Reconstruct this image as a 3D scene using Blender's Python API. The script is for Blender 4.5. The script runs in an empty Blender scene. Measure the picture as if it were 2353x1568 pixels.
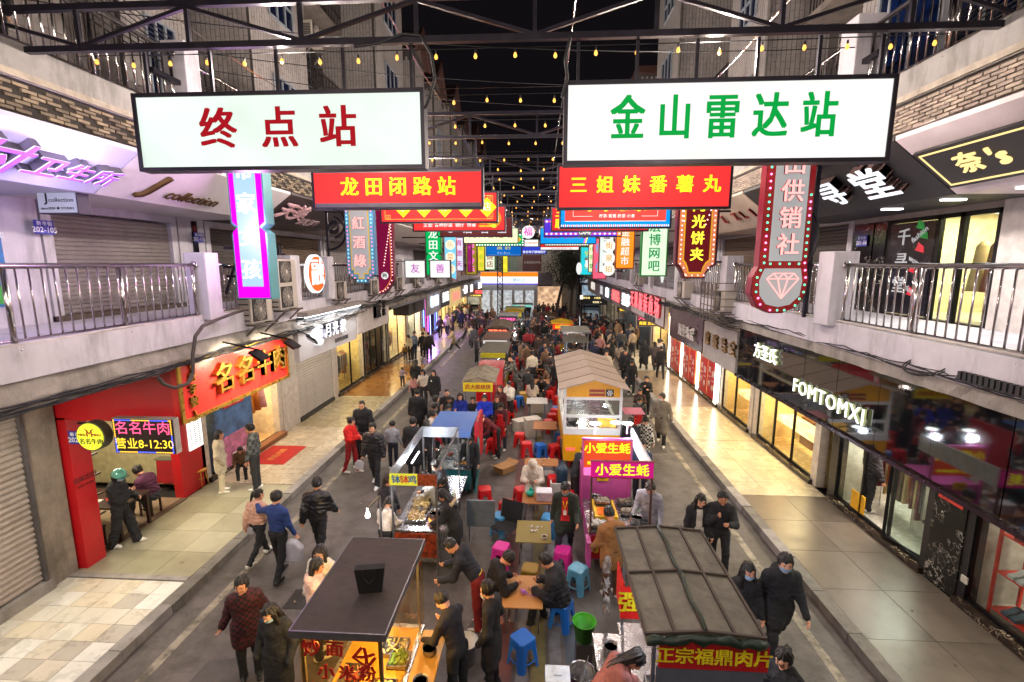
import bpy,math,random
import numpy as np
from mathutils import Vector,Matrix
rnd=random.Random(7)
sc=bpy.context.scene
COL=sc.collection
R=math.radians
# camera, sky, exposure
H=5.9
PITCH,YAW=R(9.2),R(3.2612)
cam_d=bpy.data.cameras.new('camera')
cam_d.sensor_width=36;cam_d.lens=1915/4096*36;cam_d.clip_start=.1;cam_d.clip_end=600
cam=bpy.data.objects.new('camera',cam_d);COL.objects.link(cam)
cam.location=(0,0,H);cam.rotation_euler=(R(90)-PITCH,0,YAW)
sc.camera=cam
world=bpy.data.worlds.new('World');sc.world=world;world.use_nodes=True
wn=world.node_tree;bg=wn.nodes['Background']
sky=wn.nodes.new('ShaderNodeTexSky');sky.sky_type='NISHITA';sky.sun_disc=False
sky.sun_elevation=R(-6);sky.sun_rotation=R(200)
wadd=wn.nodes.new('ShaderNodeMixRGB');wadd.blend_type='ADD';wadd.inputs[0].default_value=1
wadd.inputs[2].default_value=(.036,.03,.038,1)
wn.links.new(sky.outputs[0],wadd.inputs[1]);wn.links.new(wadd.outputs[0],bg.inputs[0])
bg.inputs[1].default_value=.07
sc.view_settings.view_transform='Standard';sc.view_settings.look='None'
sc.view_settings.exposure=1.0;sc.view_settings.gamma=1;sc.view_settings.use_curve_mapping=False
cy=sc.cycles
cy.use_denoising=True;cy.max_bounces=6;cy.diffuse_bounces=3;cy.glossy_bounces=3;cy.transmission_bounces=3
cy.transparent_max_bounces=10;cy.caustics_reflective=False;cy.caustics_refractive=False
cy.sample_clamp_indirect=3;cy.blur_glossy=.5;cy.use_light_tree=True
# survey: 2353 x 1568 plan of the view to metres
FD=1915*2353/4096
FW=Vector((-math.sin(YAW)*math.cos(PITCH),math.cos(YAW)*math.cos(PITCH),-math.sin(PITCH)))
RT=Vector((math.cos(YAW),math.sin(YAW),0));UP=RT.cross(FW)
CP=Vector((0,0,H))
def _ray(x,y):return FW*FD+RT*(x-1176.5)+UP*(784-y)
def gz(x,y,z=0.0):
 d=_ray(x,y);return CP+d*((z-H)/d.z)
def gy(x,y,Y):
 d=_ray(x,y);return CP+d*(Y/d.y)
def gx(x,y,X):
 d=_ray(x,y);return CP+d*(X/d.x)
# materials
_M={}
def S(h):
 h=h.lstrip('#');o=[]
 for i in(0,2,4):
  c=int(h[i:i+2],16)/255;o.append(c/12.92 if c<=.04045 else((c+.055)/1.055)**2.4)
 return tuple(o)
def M(col,r=.6,me=0.,var=.18,sc_=6.,bump=.0,bs=60.,em=0.,dirt=0.,tr=0.,coat=0.,key=None):
 em=em*.56
 """procedural material: base colour (hex or rgb), noise variation, bump, emission"""
 if isinstance(col,str):col=S(col)
 k=(tuple(round(c,4)for c in col),r,me,var,sc_,bump,bs,em,dirt,tr,coat)
 if k in _M:return _M[k]
 m=bpy.data.materials.new(key or 'surface');m.use_nodes=True;nt=m.node_tree;n=nt.nodes;L=nt.links
 b=n['Principled BSDF']
 b.inputs['Roughness'].default_value=r;b.inputs['Metallic'].default_value=me
 if coat:b.inputs['Coat Weight'].default_value=coat
 b.inputs['Base Color'].default_value=(*col,1)
 tc=None
 if var or bump or dirt:
  tc=n.new('ShaderNodeNewGeometry')
 if em:
  b.inputs['Base Color'].default_value=(*[c*.25 for c in col],1)
  b.inputs['Specular IOR Level'].default_value=.08
  b.inputs['Emission Color'].default_value=(*col,1)
  b.inputs['Emission Strength'].default_value=em
  if var:
   nz=n.new('ShaderNodeTexNoise');nz.inputs['Scale'].default_value=sc_*.3
   L.new(tc.outputs['Position'],nz.inputs['Vector'])
   mr=n.new('ShaderNodeMapRange');mr.inputs[1].default_value=.3;mr.inputs[2].default_value=.7
   mr.inputs[3].default_value=em*(1-var);mr.inputs[4].default_value=em*(1+var*.5)
   L.new(nz.outputs[0],mr.inputs[0]);L.new(mr.outputs[0],b.inputs['Emission Strength'])
 elif var or dirt:
  nz=n.new('ShaderNodeTexNoise');nz.inputs['Scale'].default_value=sc_;nz.inputs['Detail'].default_value=5
  nz.inputs['Roughness'].default_value=.65
  L.new(tc.outputs['Position'],nz.inputs['Vector'])
  mx=n.new('ShaderNodeMixRGB');mx.inputs[1].default_value=(*[c*(1-var*1.3)for c in col],1)
  mx.inputs[2].default_value=(*[min(1,c*(1+var))for c in col],1)
  cr=n.new('ShaderNodeMapRange');cr.inputs[1].default_value=.3;cr.inputs[2].default_value=.7
  L.new(nz.outputs[0],cr.inputs[0]);L.new(cr.outputs[0],mx.inputs[0])
  out=mx.outputs[0]
  if dirt:
   n2=n.new('ShaderNodeTexNoise');n2 .inputs['Scale'].default_value=1.7;n2 .inputs['Detail'].default_value=8;n2 .inputs['Roughness'].default_value=.72
   vs_=n.new('ShaderNodeVectorMath');vs_.operation='MULTIPLY';vs_.inputs[1].default_value=(1.4,1.4,.32);L.new(tc.outputs['Position'],vs_.inputs[0]);L.new(vs_.outputs[0],n2 .inputs['Vector'])
   c2=n.new('ShaderNodeMapRange');c2 .inputs[1].default_value=.5 if dirt<.8 else.44;c2 .inputs[2].default_value=.68 if dirt<.8 else.62;c2 .inputs[4].default_value=dirt
   L.new(n2 .outputs[0],c2 .inputs[0])
   m2=n.new('ShaderNodeMixRGB');m2 .inputs[2].default_value=(.045,.038,.03,1)
   L.new(c2 .outputs[0],m2 .inputs[0]);L.new(out,m2 .inputs[1]);out=m2 .outputs[0]
  L.new(out,b.inputs['Base Color'])
  rr=n.new('ShaderNodeMapRange');rr.inputs[3].default_value=max(.03,r-.12);rr.inputs[4].default_value=min(1,r+.14)
  L.new(nz.outputs[0],rr.inputs[0]);L.new(rr.outputs[0],b.inputs['Roughness'])
 if bump:
  nb=n.new('ShaderNodeTexNoise');nb.inputs['Scale'].default_value=bs;nb.inputs['Detail'].default_value=3
  L.new(tc.outputs['Position'],nb.inputs['Vector'])
  bp=n.new('ShaderNodeBump');bp.inputs['Strength'].default_value=bump;bp.inputs['Distance'].default_value=.02
  L.new(nb.outputs[0],bp.inputs['Height']);L.new(bp.outputs[0],b.inputs['Normal'])
 if tr:
  ts=n.new('ShaderNodeBsdfTransparent');ms=n.new('ShaderNodeMixShader');ms.inputs[0].default_value=tr
  L.new(b.outputs[0],ms.inputs[1]);L.new(ts.outputs[0],ms.inputs[2]);L.new(ms.outputs[0],n['Material Output'].inputs[0])
 _M[k]=m;return m
def glass(col=(.9,.95,.93),refl=.9,key='glass'):
 k=('g',col,refl)
 if k in _M:return _M[k]
 m=bpy.data.materials.new(key);m.use_nodes=True;nt=m.node_tree;n=nt.nodes;L=nt.links
 n.remove(n['Principled BSDF'])
 t=n.new('ShaderNodeBsdfTransparent');t.inputs[0].default_value=(*col,1)
 g=n.new('ShaderNodeBsdfGlossy');g.inputs['Roughness'].default_value=.02
 fr=n.new('ShaderNodeLayerWeight');fr.inputs[0].default_value=.5
 pw=n.new('ShaderNodeMath');pw.operation='POWER';pw.inputs[1].default_value=4;L.new(fr.outputs['Facing'],pw.inputs[0])
 mu=n.new('ShaderNodeMath');mu.operation='MULTIPLY_ADD';mu.inputs[1].default_value=refl*.5;mu.inputs[2].default_value=.045
 L.new(pw.outputs[0],mu.inputs[0])
 ms=n.new('ShaderNodeMixShader');L.new(mu.outputs[0],ms.inputs[0]);L.new(t.outputs[0],ms.inputs[1]);L.new(g.outputs[0],ms.inputs[2])
 L.new(ms.outputs[0],n['Material Output'].inputs[0]);_M[k]=m;return m
def patmat(kind,c1,c2,scale=1.,r=.3,key='pattern',me=0.):
 """marble / wood / plaid / check patterns"""
 if isinstance(c1,str):c1=S(c1)
 if isinstance(c2,str):c2=S(c2)
 k=(kind,c1,c2,scale,r)
 if k in _M:return _M[k]
 m=bpy.data.materials.new(key);m.use_nodes=True;nt=m.node_tree;n=nt.nodes;L=nt.links
 b=n['Principled BSDF'];b.inputs['Roughness'].default_value=r;b.inputs['Metallic'].default_value=me
 tc=n.new('ShaderNodeTexCoord');mx=n.new('ShaderNodeMixRGB')
 mx.inputs[1].default_value=(*c1,1);mx.inputs[2].default_value=(*c2,1)
 if kind=='marble':
  t=n.new('ShaderNodeTexVoronoi');t.feature='DISTANCE_TO_EDGE';t.inputs['Scale'].default_value=scale
  nz=n.new('ShaderNodeTexNoise');nz.inputs['Scale'].default_value=scale*1.6;nz.inputs['Detail'].default_value=6
  L.new(tc.outputs['Object'],nz.inputs['Vector'])
  ad=n.new('ShaderNodeVectorMath');ad.operation='MULTIPLY_ADD';ad.inputs[1].default_value=(.9,.9,.9)
  L.new(nz.outputs['Color'],ad.inputs[0]);L.new(tc.outputs['Object'],ad.inputs[2]);L.new(ad.outputs[0],t.inputs['Vector'])
  mr=n.new('ShaderNodeMapRange');mr.inputs[1].default_value=.035;mr.inputs[2].default_value=0.;L.new(t.outputs['Distance'],mr.inputs[0])
  n3=n.new('ShaderNodeTexNoise');n3 .inputs['Scale'].default_value=scale*.8;L.new(tc.outputs['Object'],n3 .inputs['Vector'])
  m3=n.new('ShaderNodeMapRange');m3 .inputs[1].default_value=.45;m3 .inputs[2].default_value=.6;L.new(n3 .outputs[0],m3 .inputs[0])
  mm=n.new('ShaderNodeMath');mm.operation='MULTIPLY';L.new(mr.outputs[0],mm.inputs[0]);L.new(m3 .outputs[0],mm.inputs[1])
  L.new(mm.outputs[0],mx.inputs[0])
 elif kind=='wood':
  t=n.new('ShaderNodeTexWave');t.inputs['Scale'].default_value=scale;t.inputs['Distortion'].default_value=5;t.inputs['Detail'].default_value=3
  t.bands_direction='Y'
  mp=n.new('ShaderNodeMapping');mp.inputs['Scale'].default_value=(.35,3,1);L.new(tc.outputs['Object'],mp.inputs[0]);L.new(mp.outputs[0],t.inputs['Vector'])
  L.new(t.outputs['Fac'],mx.inputs[0])
 elif kind=='check':
  t=n.new('ShaderNodeTexChecker');t.inputs['Scale'].default_value=scale;L.new(tc.outputs['Object'],t.inputs['Vector']);L.new(t.outputs['Fac'],mx.inputs[0])
 elif kind=='camo':
  t=n.new('ShaderNodeTexNoise');t.inputs['Scale'].default_value=scale;t.inputs['Detail'].default_value=2;L.new(tc.outputs['Object'],t.inputs['Vector'])
  mr=n.new('ShaderNodeMapRange');mr.inputs[1].default_value=.48;mr.inputs[2].default_value=.52;L.new(t.outputs[0],mr.inputs[0]);L.new(mr.outputs[0],mx.inputs[0])
 L.new(mx.outputs[0],b.inputs['Base Color'])
 _M[k]=m;return m
# mesh builder
class MB:
 def __init__(s):s.v=[];s.f=[];s.m=[]
 def add(s,vs,fs,m=0):
  o=len(s.v);s.v+=[tuple(v)for v in vs];s.f+=[tuple(i+o for i in f)for f in fs];s.m+=[m]*len(fs)
 def box(s,x0,x1,y0,y1,z0,z1,m=0):
  if x0>x1:x0,x1=x1,x0
  if y0>y1:y0,y1=y1,y0
  if z0>z1:z0,z1=z1,z0
  s.add([(x0,y0,z0),(x1,y0,z0),(x1,y1,z0),(x0,y1,z0),(x0,y0,z1),(x1,y0,z1),(x1,y1,z1),(x0,y1,z1)],[(0,3,2,1),(4,5,6,7),(0,1,5,4),(1,2,6,5),(2,3,7,6),(3,0,4,7)],m);return s
 def bar(s,p,q,w,h=None,m=0,up=(0,0,1)):
  p,q=Vector(p),Vector(q);h=h or w;d=(q-p);L=d.length
  if L<1e-6:return s
  d.normalize();u=Vector(up)
  if abs(d.dot(u))>.98:u=Vector((0,1,0))
  a=d.cross(u).normalized();b=a.cross(d)
  vs=[c+a*i*w/2+b*j*h/2 for c in(p,q)for i,j in((-1,-1),(1,-1),(1,1),(-1,1))]
  s.add(vs,[(0,1,2,3),(7,6,5,4),(0,4,5,1),(1,5,6,2),(2,6,7,3),(3,7,4,0)],m);return s
 def quad(s,a,b,c,d,m=0):s.add([a,b,c,d],[(0,1,2,3)],m);return s
 def prism(s,pts,o,u,v,w,d,m=0):
  """2-D outline pts in the plane (o,u,v), extruded by d along w"""
  o,u,v,w=Vector(o),Vector(u),Vector(v),Vector(w);n=len(pts)
  a=[o+u*x+v*y for x,y in pts];b=[p+w*d for p in a]
  s.add(a+b,[tuple(range(n)),tuple(range(2*n-1,n-1,-1))]+[(i,i+n,(i+1)%n+n,(i+1)%n)for i in range(n)],m);return s
 def tube(s,pts,r,n=8,m=0,caps=True,sx=1.,closed=False):
  pts=[Vector(p)for p in pts];k=len(pts);rs=r if isinstance(r,(list,tuple))else[r]*k
  vs=[];pa=None
  for i,p in enumerate(pts):
   d=(pts[min(i+1,k-1)]-pts[max(i-1,0)])
   if d.length<1e-9:d=Vector((0,0,1))
   d.normalize()
   if pa is None:
    ref=Vector((0,0,1))if abs(d.z)<.9 else Vector((1,0,0));a=d.cross(ref).normalized()
   else:
    a=(pa-d*pa.dot(d));a=a.normalized()if a.length>1e-6 else pa
   pa=a;b=d.cross(a)
   for j in range(n):
    t=2*math.pi*j/n;vs.append(p+a*math.cos(t)*rs[i]*sx+b*math.sin(t)*rs[i])
  fs=[(i*n+j,i*n+(j+1)%n,(i+1)*n+(j+1)%n,(i+1)*n+j)for i in range(k-1)for j in range(n)]
  if caps:fs+=[tuple(range(n-1,-1,-1)),tuple(range((k-1)*n,k*n))]
  s.add(vs,fs,m);return s
 def lathe(s,prof,c=(0,0,0),n=14,m=0,sy=1.):
  c=Vector(c);vs=[]
  for r,z in prof:
   for j in range(n):
    t=2*math.pi*j/n;vs.append(c+Vector((r*math.cos(t),r*math.sin(t)*sy,z)))
  k=len(prof);fs=[(i*n+j,i*n+(j+1)%n,(i+1)*n+(j+1)%n,(i+1)*n+j)for i in range(k-1)for j in range(n)]
  if prof[0][0]>1e-5:fs.append(tuple(range(n-1,-1,-1)))
  if prof[-1][0]>1e-5:fs.append(tuple(range((k-1)*n,k*n)))
  s.add(vs,fs,m);return s
 def sph(s,c,r,n=10,k=6,m=0):
  rx,ry,rz=(r,r,r)if not isinstance(r,(tuple,list))else r;c=Vector(c);vs=[]
  for i in range(k+1):
   a=math.pi*i/k-math.pi/2
   for j in range(n):
    t=2*math.pi*j/n;vs.append(c+Vector((rx*math.cos(a)*math.cos(t),ry*math.cos(a)*math.sin(t),rz*math.sin(a))))
  s.add(vs,[(i*n+j,i*n+(j+1)%n,(i+1)*n+(j+1)%n,(i+1)*n+j)for i in range(k)for j in range(n)],m);return s
 def mesh(s,name,mats,smooth=False):
  me=bpy.data.meshes.new(name);me.from_pydata(s.v,[],s.f)
  for m in(mats if isinstance(mats,(list,tuple))else[mats]):me.materials.append(m)
  if any(s.m):me.polygons.foreach_set('material_index',s.m)
  if smooth:me.polygons.foreach_set('use_smooth',[True]*len(s.f))
  me.update();return me
 def obj(s,name,mats,parent=None,smooth=False,world=False,bevel=0.,loc=None):
  if world and parent is not None:
   l=parent.location;s.v=[(x-l[0],y-l[1],z-l[2])for x,y,z in s.v]
  o=bpy.data.objects.new(name,s.mesh(name,mats,smooth));COL.objects.link(o)
  if parent is not None:o.parent=parent
  if loc is not None:o.location=loc
  if bevel:
   b=o.modifiers.new('edge','BEVEL');b.width=bevel;b.segments=2;b.limit_method='ANGLE'
  return o
def B(*a):return MB().box(*a)
def child(name,mesh,parent,loc=(0,0,0),rot=None,scale=None):
 o=bpy.data.objects.new(name,mesh);COL.objects.link(o);o.parent=parent;o.location=loc
 if rot:o.rotation_euler=rot
 if scale:o.scale=scale
 return o
def tag(o,label=None,cat=None,group=None,kind=None):
 if label:o['label']=label
 if cat:o['category']=cat
 if group:o['group']=group
 if kind:o['kind']=kind
 return o
def thing(name,label,cat,loc=(0,0,0),rot=0,group=None):
 o=bpy.data.objects.new(name,None);COL.objects.link(o);o.empty_display_size=.2
 o.location=loc;o.rotation_euler=(0,0,rot);return tag(o,label,cat,group)
def struct(name,mb,mats,label=None,smooth=False):
 o=mb.obj(name,mats,smooth=smooth);tag(o,label,kind='structure');return o
def copy_tree(o,parent=None,loc=None,rot=None):
 c=o.copy();COL.objects.link(c)
 if parent is not None:c.parent=parent
 if loc is not None:c.location=loc
 if rot is not None:c.rotation_euler=(0,0,rot)
 for ch in list(o.children):
  copy_tree(ch,c)
 return c
_txt={}
def text(body,parent,mat,size,loc,rot=(R(90),0,0),depth=.004,bold=.02,name='lettering',vertical=False,sx=1.,spacing=1.,shear=0.,align='CENTER',lead=1.1,world=False):
 if vertical:body='\n'.join(body)
 k=(body,round(size,4),depth,bold,mat.name,spacing,shear,align,lead)
 if k not in _txt:
  c=bpy.data.curves.new('lettering','FONT');c.body=body;c.size=size;c.extrude=depth;c.offset=bold*size if 0<bold<=.012 else 0
  c.align_x=align;c.align_y='CENTER';c.space_character=spacing;c.shear=shear;c.space_line=lead;c.resolution_u=2
  c.materials.append(mat);q=bpy.data.objects.new('q',c);me=bpy.data.meshes.new_from_object(q);me.name='lettering'
  if not len(me.materials):me.materials.append(mat)
  bpy.data.objects.remove(q)
  if bold>.012:
   nv=len(me.vertices);co=np.empty(nv*3,np.float32);me.vertices.foreach_get('co',co);co=co.reshape(-1,3)
   fs=[tuple(f.vertices)for f in me.polygons];vs=[];ff=[];b=bold*.9*size
   for i,(dx,dy)in enumerate(((0,0),(b,b*.4),(-b,b*.4),(b,-b*.4),(-b,-b*.4))):
    vs.append(co+np.array([dx,dy,i*.00025],np.float32));ff+=[tuple(v+i*nv for v in f)for f in fs]
   me=bpy.data.meshes.new('lettering');me.from_pydata(np.concatenate(vs).tolist(),[],ff);me.materials.append(mat)
  _txt[k]=me
 o=bpy.data.objects.new(name,_txt[k]);COL.objects.link(o)
 if parent is not None:
  o.parent=parent
  if world:loc=Vector(loc)-parent.location
 o.location=loc;o.rotation_euler=rot;o.scale=(sx,1,1);return o
def lamp(name,kind,loc,watts,col=(1,.85,.65),size=.2,rot=(0,0,0),sy=None,spot=None,parent=None):
 d=bpy.data.lights.new(name,kind);d.energy=watts;d.color=col
 if kind=='AREA':
  d.size=size
  if sy:d.shape='RECTANGLE';d.size_y=sy
 else:d.shadow_soft_size=size
 if kind=='SPOT':d.spot_size=R(spot or 120);d.spot_blend=.6
 o=bpy.data.objects.new(name,d);COL.objects.link(o);o.location=loc;o.rotation_euler=rot
 if parent is not None:o.parent=parent
 return o
WARM,COOL,NEUT=(1,.72,.38),(.78,.88,1),(1,.9,.78)
# SETTING
XL,XR=-6.2,4.9
WL,WR=-8.75,7.25
EL,ER=-6.3,5.02
mAsph=M('5c5552',.55,var=.3,sc_=.9,bump=.35,bs=90,dirt=.8)
mConc=M('8a8480',.8,var=.2,sc_=3,bump=.3,bs=40,dirt=.5)
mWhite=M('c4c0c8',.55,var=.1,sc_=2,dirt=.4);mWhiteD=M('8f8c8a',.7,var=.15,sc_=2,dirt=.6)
mDarkM=M('141418',.35,me=.6,var=.2)
mSteel=M('c9c4c4',.16,me=1,var=.08)
mPlain=M('b7b0ac',.7,var=.1,dirt=.3)
mBlack=M('0b0b0d',.4,var=.1)
mGlass=glass()
mGrey=M('77757c',.6,var=.1,dirt=.2)
struct('ground',B(-60,60,-30,170,-.35,-.02),M('2c2927',.9))
struct('road',B(XL,XR,-14,62,-.3,0),mAsph)
struct('cross_road',B(-50,50,62,76,-.3,0.004),mAsph)
for x0,x1,c in((-.62,-.36,'5c3330'),(-.3,-.12,'6d6a6a'),(-.08,.14,'675f38'),(.2,.38,'66666c'),(.44,.66,'3c4654')):
 struct('road_stripe',B(x0,x1,-14,60,0,.004),M(c,.6,var=.3,sc_=1.5,dirt=.75))
for x in(-5.72,4.3):
 struct('lane_line',B(x,x+.14,-14,60,0,.004),M('938a7a',.7,var=.35,sc_=3,dirt=.85))
def tiles(parent,x0,x1,y0,y1,w,l,z,mats,gap=.008,th=.02,limit=290,name='tile',stag=False,kseed=1):
 r=random.Random(kseed);nx=max(1,round((x1-x0)/w));w=(x1-x0)/nx;ny=max(1,round((y1-y0)/l));l=(y1-y0)/ny
 ms=[B(0,w-gap,0,l-gap,0,th).mesh(name,m)for m in mats];cnt=0;rest=[MB()for _ in mats]
 cells=[(i,j)for j in range(ny)for i in range(nx)]
 for i,j in cells:
  k=r.randrange(len(mats));dz=r.uniform(0,.0015)
  if cnt<limit:child(name,ms[k],parent,(x0+i*w,y0+j*l,z+dz));cnt+=1
  else:rest[0].box(x0+i*w,x0+(i+1)*w-gap,y0+j*l,y0+(j+1)*l-gap,z,z+th)
 if rest[0].v:tag(rest[0].obj('far_tiles',mats[0],parent),kind='stuff')
def pavement(x0,x1,y0,y1,w,l,mats,seed,grout='3c3733'):
 o=struct('pavement',B(x0,x1,y0,y1,-.3,.13),M(grout,.8))
 tiles(o,x0+.004,x1-.004,y0+.01,y1-.01,w,l,.13,mats,kseed=seed);return o
def shades(hexes,r=.35,dirt=.15,var=.1):return[M(h,r,var=var,sc_=3,dirt=dirt)for h in hexes]
PL0,PL1,PR0,PR1=-8.7,-6.42,5.12,7.2
pavement(PL0,PL1,-6,7.6,.36,.36,shades(['c2beb4','bdb8ac','b5ad9e','c6c3bc','b9b0a2','a39c92','bfb5a2','c9c6c0'],.28,.08),1)
struct('pavement_step',B(PL0,PL1,7.6,7.72,-.3,.17),mConc)
pavement(PL0,PL1,7.72,11.5,.75,.75,shades(['8a8672','8e8a77','86826c','94907c'],.32),2)
pavement(PL0,PL1,11.5,16,.6,.6,shades(['ada08c','b2a692','a79a86'],.26),3)
pavement(PL0,PL1,16,20,.6,.8,shades(['a39678','a89b7f','9c8f72'],.25),4)
pavement(PL0,PL1,20,26.6,.6,.6,shades(['8c6236','916639','875d32'],.16),5)
pavement(PL0,PL1,26.6,31,.6,.6,shades(['6e6058','746660'],.2),6)
pavement(PL0,PL1,31,42,.7,.7,shades(['a59a90','9d938b'],.2),7)
pavement(PL0,PL1,42,60,.8,.8,shades(['6a5f66','9a8c7c'],.2),8)
pavement(PR0,PR1,-6,11.6,1.0,1.2,shades(['5e544b','594f47','645a50','554c44'],.32,.55),9,'39322d')
pavement(PR0,PR1,11.6,15.4,.8,.8,shades(['b3a68c','b5a98f','afa288'],.26,.15),10,'6a5c48')
pavement(PR0,PR1,15.4,19.2,.8,.8,shades(['b0a084','b3a388'],.24,.15),11,'6a5c48')
pavement(PR0,PR1,19.2,25.8,.8,.8,shades(['94826e','9a8872'],.2),12)
pavement(PR0,PR1,25.8,31,.35,.35,shades(['aaa69c','c4c0b6','b5b1a7'],.3),13,'7c776e')
pavement(PR0,PR1,31,37,.6,.6,shades(['c2bcae','b9b3a6'],.25),14)
pavement(PR0,PR1,37,60,.8,.8,shades(['55504e','8f8879'],.25),15)
for side,xa,xb in((-1,-6.42,-6.2),(1,4.9,5.12)):
 k=struct('kerb',B(xa+.02,xb-.02,-6,60,-.3,.02),mConc)
 ms=[B(0,xb-xa,0,.985,-.06,.155+d).mesh('kerb_stone',mConc if d else M('6d6862',.8,var=.25,sc_=3,bump=.4,dirt=.6))for d in(0,.006,.012)]
 for j in range(66):child('kerb_stone',ms[rnd.randrange(3)],k,(xa+rnd.uniform(-.008,.008),-6+j,0))
# first-floor and second-floor walkways
def walkway(side,z,edge,wall):
 """a walkway slab with its fascia and the rough concrete lip below"""
 s=1 if side>0 else-1
 a,b=sorted((edge,wall))
 mb=MB().box(a,b,-8,58,z-.3,z)if s<0 else MB().box(a,b,-8,58,z-.3,z)
 o=struct('walkway_slab',mb,mWhite)
 e=edge
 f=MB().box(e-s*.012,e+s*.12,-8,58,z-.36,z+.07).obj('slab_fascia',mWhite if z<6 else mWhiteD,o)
 return o
def lip(s,edge,z0,z1):
 """crumbling concrete and bricks under the walkway edge"""
 r=random.Random(5+s);mb=MB();n=150;y=-8.;prof=[]
 o=struct('concrete_lip',MB().box(edge+s*.1,edge+s*.3,-8,58,z0+.1,z1),mConc)
 bm_=[B(0,.05,0,l,0,.055).mesh('brick',M('a7a099',.85,var=.2,dirt=.5))for l in(.2,.24,.16)]
 j=0;y=2.
 while y<26:
  for row in range(3):
   if r.random()<.62 and j<280:
    child('brick',bm_[r.randrange(3)],o,(edge+s*(.06+r.uniform(-.02,.03))-(.05 if s<0 else 0),y+row*.09,z1-.08-row*.075+r.uniform(-.01,.01)),(0,0,r.uniform(-.05,.05)));j+=1
  y+=.3
 vs=[];fs=[];N=400
 for i in range(N+1):
  yy=-8+66*i/N
  vs+=[(edge+s*(.04+r.uniform(-.02,.02)),yy,z1-.02+r.uniform(-.01,.0)),(edge+s*(.0+r.uniform(-.03,.02)),yy,z0+.16+r.uniform(-.02,.02)),(edge+s*(.02+r.uniform(-.02,.01)),yy,z0+r.uniform(-.03,.03)*(.2 if s>0 else 1)),(edge+s*.2,yy,z0)]
 for i in range(N):
  for k in range(3):fs.append((i*4+k,i*4+k+1,(i+1)*4+k+1,(i+1)*4+k))
 m=MB();m.add(vs,fs);m.obj('render_coat',M('968f88',.9,var=.25,sc_=2,bump=.5,bs=25,dirt=.5),o,smooth=False)
 return o
walkway(-1,4.85,EL,WL);walkway(1,4.85,ER,WR);walkway(-1,8.45,EL,WL);walkway(1,8.45,ER,WR)
lip(-1,EL,4.08,4.5);lip(1,ER,4.3,4.52)
def railing(x,y0,y1,z,n_post,label,near=True,dark=False):
 t=thing('railing',label,'railing',(x,y0,z),group='steel railings along the walkways')
 L=y1-y0;mat=mSteel
 MB().tube([(0,0,1.02),(0,L,1.02)],.038,10).obj('handrail',mat,t,True)
 MB().tube([(0,0,.12),(0,L,.12)],.018,8).obj('bottom_rail',mat,t,True)
 for e in(0,L):
  MB().lathe([(.0,0),(.07,0),(.075,.01),(.05,.03),(.038,.035)],n=12).obj('wall_flange',mat,t,True).matrix_local=Matrix.Translation((0,e,1.02))@Matrix.Rotation(R(-90 if e==0 else 90),4,'X')
 pm=MB().tube([(0,0,0),(0,0,1.0)],.032,10).lathe([(.075,0),(.07,.025),(.035,.05)],n=12).mesh('post',mat,True)
 bm=MB().tube([(0,0,.12),(0,0,1.0)],.0125,6).mesh('baluster',mat,True)
 for k in range(n_post+1):child('post',pm,t,(0,min(L-.05,max(.05,L*k/max(1,n_post))),0))
 nb=int(L/.155);nbx=[(k+.5)*L/nb for k in range(nb)]
 if near:
  for y in nbx:child('baluster',bm,t,(0,y,0))
 else:
  m=MB()
  for y in nbx:m.bar((0,y,.12),(0,y,1.0),.022)
  m.obj('balusters',mat,t)
 return t
def pillar(x,y0,y1,z,h=1.25,wdt=.42):
 o=B(-wdt/2,wdt/2,0,y1-y0,0,h).obj('walkway_pillar',mWhite,bevel=.015);o.location=(x,y0,z)
 return tag(o,kind='structure')
Ls=[(-1,8.58),(9.0,11.65),(12.15,13.75),(14.2,17.6),(18.0,21.4),(21.8,25.5),(26,31),(31.5,37),(37.5,43),(43.5,50)]
Rs=[(-1,8.33),(8.8,12.9),(13.4,17.3),(17.8,21.6),(22,26),(26.5,31),(31.5,37),(37.5,43),(43.5,50)]
ordn=['nearest','second','third','fourth','fifth','sixth','seventh','eighth','ninth','farthest']
for side,x,secs in(('left',EL-.06,Ls),('right',ER+.06,Rs)):
 for lv,z in(('first-floor',4.85),('second-floor',8.45)):
  for i,(a,b)in enumerate(secs):
   if lv=='second-floor' and i>4:continue
   railing(x,a,b,z,max(1,round((b-a)/1.6)),'polished steel railing, %s section of the %s walkway on the %s'%(ordn[i],lv,side),near=(i<3))
   pillar(x,b+.02,(secs[i+1][0]-.02)if i+1<len(secs)else b+.4,z)
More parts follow.
